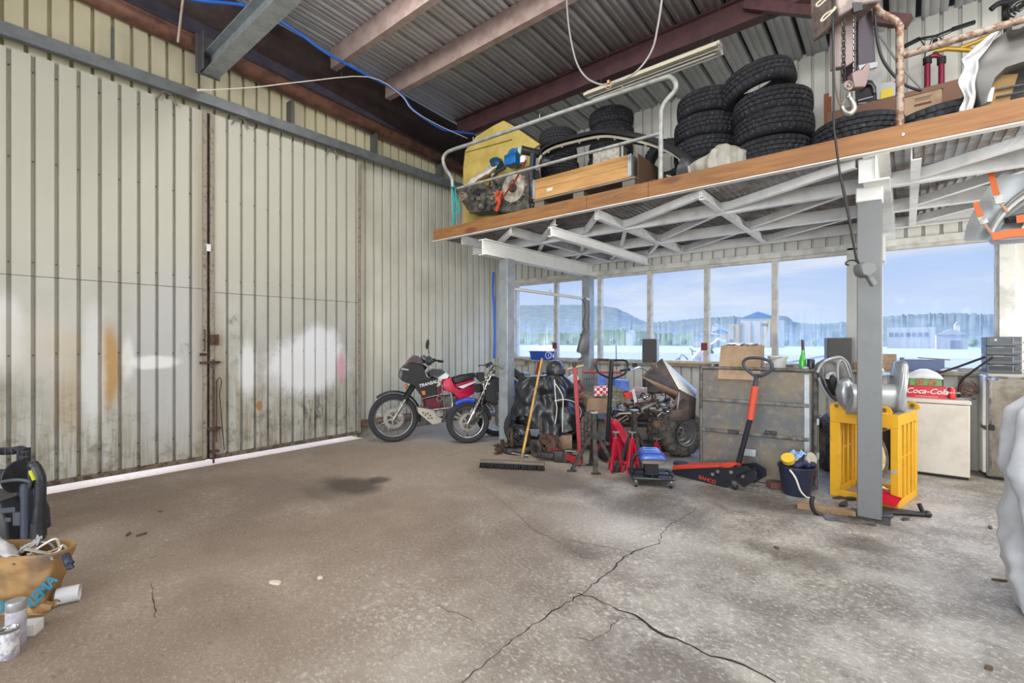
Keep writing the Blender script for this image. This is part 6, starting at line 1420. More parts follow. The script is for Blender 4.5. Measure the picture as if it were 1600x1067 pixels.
can(1, 1034, .034, .15, 'round paint tin with steel lid at the left edge', mat('white tin', '#cfced0', .35, 0, '#8f8fa0', 16), 'paint_tin', False)
F2 = flat(38, 996); b = MB(); b.box(-.055, .04, -.0, .07, 0, .055); tag(b.build('white_block', mat('white foam block', '#dcdad6', .6), None, F2.loc, (0, 0, TH+R(18)), bev=.003), 'white rectangular block on the floor under the sack', 'block')
F2 = flat(45, 985); b = MB(); b.grid(lambda a, t: V((-.09+.15*a, .0+.10*t, .065+.05*noise.noise(V((a*4, t*4, 3)))+.02)), 12, 10); tag(b.build('paper_scrap', PAP, None, F2.loc, (0, 0, TH), solid=.003), 'crumpled brown paper lying on the white block', 'paper')

# ================================================================ along the window sill
SZ = 1.067
def sill(u, y): q = PY(u, 560, y); return V((q.x, y, SZ))
b = MB(); s_ = FRM(sill(849, 7.08), 0); TBL = thing('plastic_tub', 'blue plastic tub with white-rimmed handle on the window sill', 'tub', s_.loc, 0)
x0, x1 = s_.P(828, 555, 0).x, s_.P(865, 555, 0).x
ov = lambda k, z: [((x0+x1)/2+math.cos(a)*k*(x1-x0)/2, math.sin(a)*k*.10, z) for a in [2*PI*i/32 for i in range(32)]]
b = MB(); vs = ov(.88, 0)+ov(1, .14)+ov(1.04, .14)+ov(1.04, .155)+ov(.96, .155)+ov(.85, .006); b.add(vs, [(a*32+i, a*32+(i+1) % 32, (a+1)*32+(i+1) % 32, (a+1)*32+i) for a in range(5) for i in range(32)]+[tuple(range(31, -1, -1)), tuple(160+i for i in range(32))]); b.build('body', mat('royal blue plastic', '#2353b3', .35), TBL)
b = MB(); hx = x1-.06; torus(b, (hx+.02, -.11, .085), .06, .008, 24, 6, 'y'); torus(b, (hx+.05, -.09, .085), .045, .006, 24, 6, 'y'); b.build('handle', mat('pale blue rim', '#c9dcf3', .3), TBL)
def speaker(u, y, w, h, d, label, m, z=SZ):
    q = FRM(V((PY(u, 560, y).x, y, z)), TH*.5); o = thing('loudspeaker', label, 'speaker', q.loc, R(14)); b = MB(); b.box(-w/2, w/2, 0, d, 0, h); b.build('cabinet', m, o, bev=.008)
    b = MB(); b.box(-w/2+.01, w/2-.01, -.01, 0, .01, h-.01); g_ = b.build('grille', mat('dark speaker cloth', '#4f4d4c', .8), o, bev=.006)
    for x in (-w*.28, w*.28): k = MB(); k.lat((x, -.01, .035), (x, -.016, .035), [(.014, 0), (.012, .006), (0, .006)], 14); k.build('screw', BLACK, g_)
    return o
speaker(1015, 6.98, .23, .38, .20, 'grey loudspeaker with dark cloth on the sill left of centre', mat('grey speaker case', '#a9a8a6', .5))
speaker(1312, 6.94, .26, .38, .22, 'dark grey loudspeaker on the sill behind the front right column', mat('mid grey case', '#6f6d70', .5))
def sthing(name, lab, cat, u, y, fn, m, **kw):
    s_ = FRM(sill(u, y), 0); b = MB(); fn(b); return tag(b.build(name, m, None, s_.loc, **kw), lab, cat)
sthing('pine_plank', 'orange-brown pine plank on the sill right of the rear left column', 'plank', 941, 7.06, lambda b: b.box(-.13, .13, -.02, .03, 0, .05), PINE)
sthing('shelf_board', 'long bright pine board lying on the sill behind the steel bin', 'board', 1070, 7.04, lambda b: b.box(-.35, .55, -.02, .08, 0, .02), PINE)
sthing('thin_rod', 'thin dark rod standing on the sill left of the loudspeaker', 'rod', 963, 7.1, lambda b: b.cyl((0, 0, 0), (-.01, .01, .27), .007, 6), BLACKM)
sthing('wood_block', 'brown chipboard block on the sill right of the column', 'block', 1382, 7.0, lambda b: b.box(-.09, .11, 0, .04, 0, .19), mat('chipboard', '#a58c74', .8, 0, '#8a705a', 20), bev=.004)
sthing('blue_toolbox', 'long blue-grey metal box on the right window sill', 'box', 1440, 7.02, lambda b: (b.box(-.17, .19, 0, .1, 0, .13), b.box(-.19, -.15, -.02, .12, 0, .15)), mat('blue grey metal', '#4d5a78', .4, .2), bev=.006)
sthing('cardboard_strip', 'folded cardboard strip lying behind the blue metal box', 'cardboard', 1452, 7.10, lambda b: b.bar((-.1, 0, .15), (.17, 0, .13), .06, .012), CARD)
sthing('plastic_bits', 'small white plastic clip at the right end of the sill', 'clip', 1475, 7.0, lambda b: (b.ball((0, 0, .02), .02, 10, (2, 1, .8)), b.ball((.08, 0, .015), .018, 10, (2, 1, .6))), WHITE_PL)
for i, (u, w_) in enumerate(((1232, .1), (1292, .12), (1345, .14))):
    sthing('wood_scrap', ('short pale wood scrap on the sill behind the bottle', 'flat pale wood scrap on the sill right of the can', 'upright tan wood scrap on the sill left of the column')[i], 'wood', u, 7.02, lambda b: b.box(-w_/2, w_/2, 0, .05, 0, .03+.05*(i == 2)), GREYWOOD if i == 0 else CARD)
loc_thing('battery_case', 'beige electrical case on the left end of the sill', 'case', FRM(sill(808, 7.05), 0), lambda b: (b.box(-.08, .16, -.02, .06, 0.0, .025), b.box(-.02, .18, -.03, .04, -.12, -.04)), mat('beige case', '#b3aa98', .6), bev=.006)
loc_thing('red_ski', 'slim red and black pointed board leaning below the blue tub', 'board', FRM(PY(836, 620, 6.9)*V((1, 1, 0)), 0), lambda b: b.bar(FRM(PY(836, 620, 6.9)*V((1, 1, 0)), 0).P(830, 622)*V((1, 1, 0))+V((0, 0, .02)), FRM(PY(836, 620, 6.9)*V((1, 1, 0)), 0).P(843, 566), .09, .03), mat('red board', '#a8323c', .4))
# exhaust silencer hanging from a pipe between the left columns
b = MB(); pa_, pb_ = V((-4.10, 4.94, 2.115)), V((-4.06, 6.90, 2.10)); b.cyl(pa_, pb_, .022, 10); b.ball(pa_.lerp(pb_, .45)+V((0, 0, .04)), .025, 8); struct(b.build('cross_pipe', WHITE_ST))
F = FRM(PY(912, 470, 6.72), TH); F = FRM(V((F.loc.x, F.loc.y, 0)), TH); ES = thing('exhaust_silencer', 'dark grey exhaust silencer hanging from the cross pipe by the rear left column', 'exhaust', F.loc, TH)
b = MB(); b.tube(crv([F.P(911, 466), F.P(916, 474), F.P(917, 490), F.P(914, 505), F.P(916, 516), F.P(917, 524)]), .038, 12, scl=None); b.build('front_pipe', mat('grey exhaust', '#6a6a6a', .45, .3), ES)
b = MB(); b.at(); A_, B_ = F.P(917, 516), F.P(908, 552); b.sweep([A_, A_.lerp(B_, .08), A_.lerp(B_, .5), A_.lerp(B_, .94), B_], [(math.cos(a)*.085, math.sin(a)*.055) for a in [2*PI*i/20 for i in range(20)]], scl=[.55, .85, 1, 1, .8], up=(0, 1, 0)); b.build('muffler', mat('grey muffler', '#757473', .45, .3), ES, smooth=50)
b = MB(); b.tube(crv([F.P(909, 552), F.P(910, 557), F.P(906, 561), F.P(903, 562)]), .018, 10); b.build('tail_pipe', mat('grey exhaust', '#6a6a6a', .45, .3), ES)
for u, v in ((907, 523), (905, 538)): k = MB(); k.cyl(F.P(u+5, v), F.P(u-1, v), .010, 8); k.build('hanger_pin', BLACK, ES)
# ================================================================ on the mezzanine
MZ = ZG+.03
def mz(u, y, z=MZ): q = PY(u, 300, y); return V((q.x, y, z))
RAIL = mat('galvanised handrail', '#a6a8a3', .5, .3, '#8c8e89', 6, bump=.1); RAILR = mat('rusty peeling handrail', '#9c8e80', .6, .1, '#74513c', 14, .45, .6, bump=.2)
F = FRM((-3, 4.47, 0), 0)
HR = thing('handrail', 'bent galvanised tube handrail on the left part of the mezzanine edge', 'handrail', (-3, 4.475, 0), 0)
b = MB(); z0 = lambda p: p
pts = [F.P(*q) for q in ((708, 350), (706.6, 290), (704, 276), (695, 262), (692, 248), (697, 239), (708, 233.5), (740, 223), (850, 185), (950, 151), (1030, 124), (1045, 120), (1053, 125), (1056, 134), (1053, 143), (1040, 158), (1034, 170), (1032.5, 186), (1032, 276))]
pts[0].z = MZ-.02; pts[-1].z = MZ-.02
b.tube(crv(pts, 4), .024, 12); b.build('top_rail', RAIL, HR)
b = MB(); b.cyl(F.P(712, 295), F.P(1032, 208), .018, 10); b.build('mid_rail', RAIL, HR)
b = MB(); b.cyl(F.P(843, 186), F.P(843, 178), .006, 6); b.cyl(F.P(739, 222), F.P(739, 214), .006, 6); b.cyl(F.P(972, 145), F.P(972, 134), .006, 6); b.cyl(F.P(972, 228), F.P(972, 246), .012, 6); b.build('stub', RAIL, HR)
HL = thing('handrail', 'rusty bent tube handrail on the right part of the mezzanine edge', 'handrail', (0, 4.475, 0), 0)
F = FRM((0, 4.475, 0), 0); b = MB(); pts = [F.P(*q) for q in ((1406, 196), (1406, 60), (1405, 42), (1399, 33), (1386, 26), (1374, 19), (1369, 8), (1371, -6), (1380, -14), (1400, -22))]; pts[0].z = MZ-.02
b.tube(crv(pts, 5), .025, 12); b.build('post', RAILR, HL); b = MB(); b.cyl(F.P(1408, 88), F.P(1660, 12), .024, 12); b.build('mid_rail', RAILR, HL)
# teal strap
F = FRM((-3, 4.44, 0), 0); b = MB(); b.sweep(crv([F.P(710, 292), F.P(712, 310), F.P(717, 325), F.P(714, 333), F.P(711, 328)]), [(-.02, -.001), (.02, -.001), (.02, .001), (-.02, .001)]); b.sweep([F.P(708, 292), F.P(709, 330), F.P(708, 356)], [(-.025, -.001), (.025, -.001), (.025, .001), (-.025, .001)])
torus(b, F.P(709, 293), .032, .008, 16, 6, 'z'); tag(b.build('strap', mat('teal webbing', '#2f8f8a', .7), None, F.loc), 'teal webbing strap tied to the left handrail post', 'strap')

# yellow board
F = FRM((-3.6, 5.04, 0), 0); YB_ = mat('yellow foam board', '#c4ad5f', .6, 0, '#b39c50', 2)
b = MB(); pl = F.poly([(725, 330), (725, 262), (728, 236), (745, 214), (770, 198), (788, 189), (800, 195), (845, 226), (836, 232), (828, 330)]); pl = [(a_, MZ+.142 if i_ in (0, len(pl)-1) else z_) for i_, (a_, z_) in enumerate(pl)]; b.prism(pl, 'y', -.02, .02); o = thing('foam_board', 'large yellow foam board standing at the back left of the mezzanine', 'board', F.loc, 0); b.build('board', YB_, o, bev=.006)
b = MB(); b.bar(F.P(728, 238, -.025), F.P(800, 218, -.025), .02, .012); b.build('crease', mat('olive crease', '#8f7c3a', .7), o)

# engines on a pallet
F = FRM(mz(770, 4.80), 0); F.loc
PL = thing('pallet', 'blue-cornered pallet carrying the engines at the left end', 'pallet', (F.loc.x, 4.80, MZ), 0); Fp = FRM((F.loc.x, 4.80, MZ), 0)
BLW = mat('blue painted wood', '#3d6a9e', .7); xa, xb = -.42, .62
for y in (0, .3, .6): 
    k = MB(); k.box(xa, xb, y, y+.1, .10, .122); k.build('deck_board', GREYWOOD, PL, bev=.003)
for x in (xa, (xa+xb)/2-.06, xb-.12):
    k = MB(); k.box(x, x+.12, .0, .12, .0, .10); k.build('block', BLW if x < .3 else GREYWOOD, PL, bev=.003)
for x in (xa, xb-.1): k = MB(); k.box(x, x+.1, 0, .7, .122, .14); k.build('runner', GREYWOOD, PL, bev=.003)
F = FRM((F.loc.x, 4.78, 0), 0); ENG = mat('oily engine block', '#45423f', .5, .2, '#6b645b', 9, bump=.5)
E1 = thing('engine', 'grimy black engine with a round belt pulley, leftmost on the mezzanine', 'engine', F.loc+V((0, 0, 0)), 0)
zb_ = MZ+.14
b = MB(); puff(b, F.poly([(722, 300), (736, 292), (760, 288), (775, 300), (778, 332), (742, 336), (730, 318)], .08), .10, y0=.07, lay=((.95, .6), (1, .8), (.96, 1))); b.build('block', ENG, E1, smooth=30)
def pulley(b, c, r, w): b.lat(c, V(c)+V((0, -w, 0)), [(r, 0), (r, w*.3), (r*.8, w*.45), (r, w*.6), (r, w), (r*.8, w), (r*.75, w*.6), (r*.3, w*.6), (r*.28, w*1.1), (0, w*1.1)], 28)
b = MB(); pulley(b, F.P(726, 308, -.03), .06, .05); b.build('pulley', mat('rusty pulley', '#a8998c', .5, .2), E1)
b = MB(); pulley(b, F.P(740, 300, -.03), .035, .05); b.cyl(F.P(748, 310, 0), F.P(748, 310, -.06), .03, 12); b.build('ancillary', ENG, E1, bev=.004)
E2 = thing('engine', 'engine with a large white clutch bell housing and blue rocker casting', 'engine', F.loc, 0)
b = MB(); puff(b, F.poly([(776, 290), (800, 275), (835, 262), (842, 290), (840, 330), (800, 336), (778, 332)], .08), .12, y0=.08, lay=((.95, .6), (1, .8), (.96, 1))); b.build('block', ENG, E2, smooth=30)
b = MB(); c = F.P(801, 293, -.09); b.lat(c+V((0, .1, 0)), c, [(.19, 0), (.20, .04), (.185, .05), (.185, .09), (.10, .10), (.09, .08), (.05, .08), (0, .08)], 36)
for i in range(10): a = i*2*PI/10; k = (c.x+math.cos(a)*.19, c.y+.07, c.z+math.sin(a)*.19); b.cyl(k, (k[0], c.y+.03, k[2]), .014, 8)
b.build('bell_housing', mat('pale alloy housing', '#b7b0a2', .5, .3, '#8f8678', 6), E2)
b = MB(); b.lat(c+V((0, .0, 0)), c+V((0, -.03, 0)), [(.06, 0), (.06, .012), (.045, .02), (.03, .012), (0, .012)], 24); b.build('clutch_hub', DSTEEL, E2)
b = MB(); c2_ = F.P(782, 292, -.07); b.lat(c2_+V((0, .05, 0)), c2_, [(.05, 0), (.05, .04), (.032, .05), (0, .03)], 20); b.build('starter_port', DSTEEL, E2)
b = MB(); c3 = F.P(768, 309, -.10); b.lat(c3+V((0, .08, 0)), c3, [(.085, 0), (.085, .05), (.06, .07), (.05, .05), (.03, .08), (0, .08)], 26); b.ball(F.P(768, 290), .035, 12); b.ball(F.P(762, 304), .03, 12); b.build('gear_cover', mat('tan alloy', '#a89c8c', .4, .5, '#5d554d', 8), E2)
BLE = mat('blue engine paint', '#1c6fb5', .35, 0, '#17588f', 7); 
b = MB(); c = F.P(804, 247, .1); b.box(c.x-.10, c.x+.09, .0, .16, c.z-.11, c.z+.03); b.lat(c+V((0, .0, .03)), c+V((0, -.10, .03)), [(.085, 0), (.085, .05), (.07, .07), (.03, .07), (0, .08)], 24); b.cyl(c+V((-.03, 0, .06)), c+V((-.04, 0, .13)), .02, 10); b.cyl(c+V((.05, 0, .05)), c+V((.05, -.02, .12)), .02, 10); b.build('pump_casting', BLE, E2, bev=.01)
b = MB(); c = F.P(776, 255, .1); b.at(c, (0, R(-60), 0)); b.lathe([(0, -.10), (.05, -.09), (.075, -.05), (.08, .02), (.06, .07), (.03, .08), (.03, .12), (0, .12)], 24); b.build('servo', mat('teal servo', '#1d4a63', .35), E2)
b = MB(); c = F.P(816, 236, .0); b.lat(F.P(814, 234, -.05), F.P(840, 240, .15), [(0, 0), (.05, 0), (.052, .01), (.052, .26), (0, .26)], 24); b.build('filter_can', mat('black filter', '#2d3230', .4), E2)
b = MB(); b.lat(F.P(814, 234, -.056), F.P(814.4, 234.2, -.045), [(0, 0), (.045, 0), (.045, .01)], 24); b.build('filter_end', mat('pale green cap', '#9db3a0', .4), E2)
b = MB(); c = F.P(818, 250, -.02); b.cyl(c-V((0, 0, .04)), c+V((0, 0, .04)), .045, 18); b.build('white_reservoir', WHITE_PL, E2)
b = MB(); b.bar(F.P(833, 240, .0), F.P(829, 326, .0), .05, .06); b.bar(F.P(826, 270, -.05), F.P(828, 326, -.05), .012, .012); b.build('side_bracket', mat('blue black bracket', '#27303b', .5), E2)
b = MB(); b.sweep([F.P(822, 250, -.12), F.P(805, 282, -.15), F.P(783, 312, -.13)], [(-.018, -.002), (.018, -.002), (.018, .002), (-.018, .002)]); b.sweep(crv([F.P(777, 298, -.11), F.P(776, 308, -.12), F.P(780, 314, -.12), F.P(778, 322, -.10), F.P(775, 330, -.08)]), [(-.022, -.002), (.022, -.002), (.022, .002), (-.022, .002)]); b.sweep(crv([F.P(784, 298, -.11), F.P(780, 308, -.12), F.P(774, 309, -.12)]), [(-.022, -.002), (.022, -.002), (.022, .002), (-.022, .002)])
tag(b.build('ratchet_strap', mat('orange webbing', '#c8481f', .7), None, F.loc), 'orange lashing strap across the white clutch housing', 'strap')
b = MB(); b.grid(lambda a, t: F.P(726+a*50, 290-36*a-2+8*t+4*noise.noise(V((a*6, t*5, 0))), .02+.12*(1-t)), 20, 10); tag(b.build('white_sack', mat('white floral sack', '#d5d0ca', .8, 0, '#bdb6ac', 30), None, F.loc, solid=.012), 'white cloth sack draped over the engines below the yellow board', 'sack')
for i, (u, u2) in enumerate(((781, 785), (831, 835))):
    c = FRM((0, 4.66, 0), 0).P(u, 325+(-8 if i else 0)); c = V((c.x, 4.60, MZ+.081)); b = MB(); b.lat(c-V((.02, 0, 0)), c+V((.02, 0, 0)), [(.0, 0), (.075, 0), (.08, .01), (.08, .03), (.075, .04), (0, .04)], 28); tag(b.build('trolley_wheel', mat('grey rubber wheel', '#53514d', .6)), ('grey rubber wheel standing under the clutch housing', 'grey rubber wheel standing next to the pallet collar')[i], 'wheel')
# pallet collar with car parts
Y0 = 4.62; F = FRM((0, Y0, 0), 0); xl, xr = F.P(835, 300).x, F.P(986, 270).x; zt, zb2 = F.P(835, 281).z, F.P(835, 312).z
PC = thing('pallet_collar', 'new pine pallet collar box with metal corner hinges beside the engines', 'crate', ((xl+xr)/2, Y0, MZ), 0); w2 = (xr-xl)/2
zc1, zc0 = zt-MZ, zb2-MZ
for k_ in range(2):
    za, zb3 = zc0+k_*(zc1-zc0)/2, zc0+(k_+1)*(zc1-zc0)/2-.002
    for nm, a in (('front_board', (-w2, w2, 0, .022)), ('back_board', (-w2, w2, .72, .742))):
        k = MB(); k.box(*a, za, zb3); k.build(nm, PINE, PC, bev=.002)
for x in (-w2, w2-.022): k = MB(); k.box(x, x+.022, .022, .72, zc0, zc1); k.build('end_board', GREYWOOD if x > 0 else PINE, PC, bev=.002)
for x in (-w2, w2):
    k = MB(); k.box(x-.028 if x < 0 else x-.035, x+.012 if x < 0 else x+.002, -.004, .0, zc0+.01, zc1-.004); k.cyl((x, -.004, zc0+.01), (x, -.004, zc1), .008, 8); k.box(x-.003, x+.004, 0, .05, zc0+.01, zc1-.004); k.build('hinge', GALV, PC)
k = MB(); p = F.P(859, 296); k.box(p.x-PC.location.x-.04, p.x-PC.location.x+.04, -.003, 0, p.z-MZ-.018, p.z-MZ+.018); k.build('label', mat('off white label', '#d9d2c2', .6), PC)
k = MB(); k.box(-w2-.01, w2+.05, -.01, .76, zc0-.03, zc0-.004); k.build('pallet_deck', GREYWOOD, PC, bev=.003)
for x in (-w2, -.08, w2-.1):
    k = MB(); k.box(x, x+.14, 0, .14, .0, zc0-.03); k.build('pallet_block', GREYWOOD, PC, bev=.003)
k = MB(); k.box(-w2, w2+.04, .0, .1, .0, .02); k.build('pallet_runner', GREYWOOD, PC, bev=.003)
k = MB(); k.box(w2+.05, w2+.06, .05, .72, .03, zc1); k.build('side_panel', mat('dark ply', '#5d4534', .7), PC)
# black bumper arched over the collar
F = FRM((0, 4.78, 0), 0); BM = thing('car_bumper', 'black car bumper arched over the pallet collar and handrail', 'bumper', (0, 4.78, 0), 0)
outl = [(846, 262), (850, 247), (868, 233), (905, 222), (948, 214), (985, 218), (1020, 226), (1050, 238), (1070, 250), (1080, 262), (1084, 285)]
pp = crv([F.P(u, v, .18 if i in (0, 10) else .22+.05*math.sin(i/10*PI)) for i, (u, v) in enumerate(outl)], 6); pp2 = pp
b = MB(); b.sweep(pp, [(-.10, -.02), (-.08, .045), (.0, .07), (.10, .06), (.17, .0), (.16, -.01), (.09, .045), (0, .055), (-.07, .03), (-.09, -.02)], scl=[.6+.4*min(1, i/10, (len(pp)-1-i)/6+.5) for i in range(len(pp))], up=(0, 0, 1)); b.build('skin', mat('dark grey bumper', '#343438', .4), BM, smooth=60)
b = MB(); b.sweep([p+V((0, -.09, -.025)) for p in pp], [(-.012, -.014), (.012, -.014), (.012, .014), (-.012, .014)], up=(0, 0, 1))
for i in range(3, len(pp)-3, 4): p = pp[i]; b.at(p+V((0, -.095, -.045)), (PI/2, 0, 0)); torus(b, (0, 0, 0), .012, .004, 10, 5, 'z')
b.at(); b.build('flange', mat('pale bumper edge', '#c5bba8', .5), BM)
F = FRM((0, 4.80, 0), 0)
b = MB(); b.tube(crv([F.P(862, 262, .1), F.P(880, 250, .1), F.P(900, 242, .15), F.P(930, 236, .2)]), .05, 12, scl=None); tag(b.build('exhaust_pipe', mat('brown exhaust', '#6b5a50', .5, .3)), 'brown-grey exhaust pipe stub lying in the pallet collar', 'exhaust')
b = MB(); c = F.P(945, 236, .25); b.box(c.x-.14, c.x+.22, 5.0, 5.2, zc0+MZ+.03, c.z+.02); tag(b.build('radiator', mat('alloy radiator', '#8b867c', .4, .5, '#6a655c', 12), bev=.01), 'boxy alloy radiator standing in the pallet collar', 'radiator')
b = MB(); b.at(((xl+xr)/2, Y0+.37, MZ+zc0)); b.grid(lambda a, t: V(((a-.5)*(xr-xl-.06), (t-.5)*.66, max(.0, (zc1-zc0-.02)*abs(math.sin(a*PI))**.3*abs(math.sin(t*PI))**.3*(1.02+.35*noise.noise(V((a*7, t*5, 0))))))), 34, 22); tag(b.build('plastic_liner', BLACKM), 'crumpled black plastic lining heaped inside the pallet collar', 'plastic sheet')
random.seed(31)
for i in range(16):
    u = random.uniform(850, 940); p = F.P(u, 284-(u-850)*.24-random.uniform(4, 14), random.uniform(.05, .3)); b = MB()
    b.tube(crv([p+V((random.uniform(-.12, .12), random.uniform(-.05, .1), random.uniform(-.06, .03))) for _ in range(4)]), random.uniform(.008, .02), 7); tag(b.build('wiring_loom', BLACKM), 'black wiring or hose tangled in the pallet collar', 'hose', 'black hoses in the pallet collar')
for i, u in enumerate((848, 858, 845)): b = MB(); b.ball(F.P(u, 273-i*3, .03), .018, 10); tag(b.build('connector', mat('yellow connector', '#d8b32a', .4)), 'small yellow plug among the black hoses', 'connector', 'yellow plugs in the pallet collar')
loc_thing('engine_cover', 'brown box-like casting behind the right handrail post', 'casting', FRM(mz(1010, 4.95), 0), lambda b: (b.box(-.08, .28, 0, .3, 0, .22), b.box(-.08, .1, 0, .2, .22, .3)), mat('brown oily casting', '#56453a', .5, .2, '#3b3029', 8), bev=.012)
loc_thing('tool_case', 'blue-lidded grey case under the black bumper end', 'case', FRM(mz(1050, 4.90), 0), lambda b: (b.box(-.14, .15, 0, .25, 0, .12)), mat('grey case', '#5c5f55', .6), bev=.01)
loc_thing('case_lid', 'sloping blue board on the grey case under the black bumper', 'board', FRM(mz(1050, 4.90), 0), lambda b: b.bar((-.15, .1, .14), (.17, .1, .19), .24, .02), mat('blue board', '#3f6f9e', .5))
loc_thing('chrome_tube', 'short chrome pipe end right of the handrail post', 'pipe', FRM(mz(1040, 4.85), 0), lambda b: b.tube(crv([(-.08, .1, .26), (0, .05, .27), (.05, .05, .22), (.05, .05, .12)]), .028, 12), CHROME)

# tyre stacks
ORD = ['lowest', 'second', 'third', 'fourth', 'fifth', 'sixth', 'seventh', 'eighth']
random.seed(17)
TY = {}
def stack(where, x, y, n, R_, W, m, grp, tilt_top=0, jit=.03, z0=MZ):
    key = (R_, W, m.name)
    z = z0
    for i in range(n):
        lab = '%s tyre from the bottom of %s' % (ORD[i], where)
        jx, jy = random.uniform(-jit, jit), random.uniform(-jit, jit); rx = 0
        if key not in TY:
            b = MB(); tyre_mesh(b, R_, W, R_*.62, blocks=34, knob=.010); TY[key] = b.build('spare_tyre', m); o = TY[key]
        else: o = TY[key].copy(); COL.objects.link(o)
        o.location = (x+jx, y+jy, z+W/2); o.rotation_euler = (0, 0, random.uniform(0, 6))
        if i == n-1 and tilt_top: o.rotation_euler = (0, tilt_top, 0); o.location.z += abs(math.sin(tilt_top))*R_*.9; o.location.x -= .04
        tag(o, lab, 'tyre', grp); z += W
W4 = .228
p = mz(1207, 5.22); stack('the tall studded stack right of the grey cloth', p.x, 5.22, 4, .345, W4, TYS, 'studded tyres in the tall right stack', 0, .03)
p = mz(1107, 5.45); stack('the tall studded stack behind the grey cloth', p.x, 5.42, 5, .335, .24, TYS, 'studded tyres behind the grey cloth', 0, .025)
p = mz(954, 5.95); stack('the narrow stack left of centre', p.x, 5.95, 8, .30, .212, TYS, 'tyres in the narrow stack', 0, .015)
p = mz(873, 5.62); stack('the short stack behind the arched bumper', p.x, 5.62, 7, .27, .212, TYP, 'tyres behind the arched bumper', 0, .02)
o = TY[(.345, W4, TYS.name)].copy(); COL.objects.link(o); o.location = PY(1183, 116, 5.30); o.rotation_euler = (0, R(-14), 0); o.location.z = MZ+4*W4+.11+.085; tag(o, 'tilted studded tyre lying on top of the tall right stack', 'tyre')
o = TY[(.345, W4, TYS.name)].copy(); COL.objects.link(o); p = mz(1338, 5.22); o.location = (p.x, 5.22, MZ+W4*1.5); tag(o, 'studded tyre under the hanging hoist hook, on another tyre', 'tyre')
o = TY[(.345, W4, TYS.name)].copy(); COL.objects.link(o); o.location = (p.x+.02, 5.24, MZ+W4/2); tag(o, 'bottom tyre under the hanging hoist hook, mostly behind the timber', 'tyre')
o = TY[(.345, W4, TYS.name)].copy(); COL.objects.link(o); p = mz(1462, 5.0); o.location = (p.x, 5.12, MZ+.10+W4/2); o.rotation_euler = (R(0), R(-6), 0); tag(o, 'studded tyre lying flat before the banker box', 'tyre')
o = TY[(.335, .24, TYS.name)].copy(); COL.objects.link(o); p = mz(1493, 5.45); o.location = (p.x+.12, 5.75, MZ+.345); o.rotation_euler = (0, R(88), R(20)); tag(o, 'tyre standing upright behind the white tarpaulin', 'tyre')
o = TY[(.30, .212, TYS.name)].copy(); COL.objects.link(o); p = mz(1040, 6.2); o.location = (p.x, 6.25, MZ+.95); o.rotation_euler = (R(80), 0, R(10)); 
tag(o, 'tyre standing on edge behind the right handrail post', 'tyre')
b = MB(); p = mz(1040, 6.2); b.box(p.x-.3, p.x+.35, 6.0, 6.5, MZ, MZ+.65); tag(b.build('storage_crate', BLACKM, bev=.01), 'dark storage crate hidden behind bumper and tyres', 'crate')
# grey cloth
F = FRM(mz(1118, 4.80), 0); CL = mat('grey beige cloth', '#b5b1a5', .85, 0, '#a39e91', 4)
b = MB()
def shp2(a, t):
    an = a*2*PI; e = t; h = .50; r = math.sin(min(1, t*2.2)*PI/2)
    return (math.cos(an)*.27*r, .17+math.sin(an)*.17*r, h*.88*(1-e**1.7)+.03*math.sin(an*3)*(1-e)), (math.cos(an), math.sin(an), .2)
drape(b, shp2, 90, 26, 8, .022, 11, .02); tag(b.build('cloth', CL, None, F.loc, solid=.004), 'crumpled grey beige cloth bundle before the studded tyres', 'cloth')

# hoist ---------------------------------------------------------------
F = deep(1322, 3.55); HO = thing('chain_hoist', 'dusty electric chain hoist with hook hanging over the mezzanine edge', 'hoist', (F.loc.x, F.loc.y, 0), TH)
HB = mat('dusty hoist casting', '#8d8078', .5, .3, '#6c5f5b', 6, bump=.2)
b = MB(); b.prism(F.poly([(1286, -60), (1358, -60), (1357, 14), (1352, 24), (1330, 26), (1312, 34), (1292, 46), (1288, 26)]), 'y', -.14, .16); b.build('housing', HB, HO, bev=.012)
b = MB(); b.prism(F.poly([(1311, 25), (1325, 25), (1326, 36), (1312, 40)]), 'y', -.145, -.13); b.build('chain_slot', BLACK, HO)
b = MB(); b.prism(F.poly([(1302, 30), (1334, 26), (1335, 96), (1323, 104), (1303, 107)], .05), 'y', .04, .10); b.build('chain_guide', mat('pinkish grey guide', '#8c7d79', .5), HO, bev=.008)
b = MB(); b.prism(F.poly([(1334, 22), (1357, 22), (1363, 106), (1336, 112)], .1), 'y', .06, .26); b.build('chain_box', mat('dark plum box', '#3f3640', .5), HO, bev=.01)
b = MB(); b.prism(F.poly([(1334, 108), (1363, 102), (1364, 110), (1352, 113), (1351, 123), (1349, 114), (1336, 116)], .1), 'y', .05, .07); b.build('torn_edge', GALV, HO)
b = MB(); b.tube(crv([F.P(1304, 14, -.15), F.P(1290, 22, -.18), F.P(1283, 31, -.18), F.P(1286, 32, -.18), F.P(1305, 14, -.16)]), .006, 6); b.tube(crv([F.P(1288, -4, -.12), F.P(1276, 6, -.14), F.P(1278, 10, -.14), F.P(1290, 0, -.12)]), .006, 6); b.ball(F.P(1304, 13, -.14), .012, 8); b.build('wire_clip', mat('pale wire', '#b5ad97', .4), HO)
def chain(b, A, B, w=.016, L=.030, r=.0042):
    d = (B-A); n = int(d.length/(L*.68)); d.normalize()
    for i in range(n):
        c = A+d*(i+.5)*((B-A).length/n); s = V((1, 0, 0)) if i % 2 else V((0, 1, 0))
        pts = [c+s*(w/2*math.cos(a))+V((0, 0, 1))*((L/2-w/2)*(1 if math.sin(a) > 0 else -1)+w/2*math.sin(a)) for a in [2*PI*(k+.5)/10 for k in range(10)]]
        b.tube(pts, r, 5, closed=True)
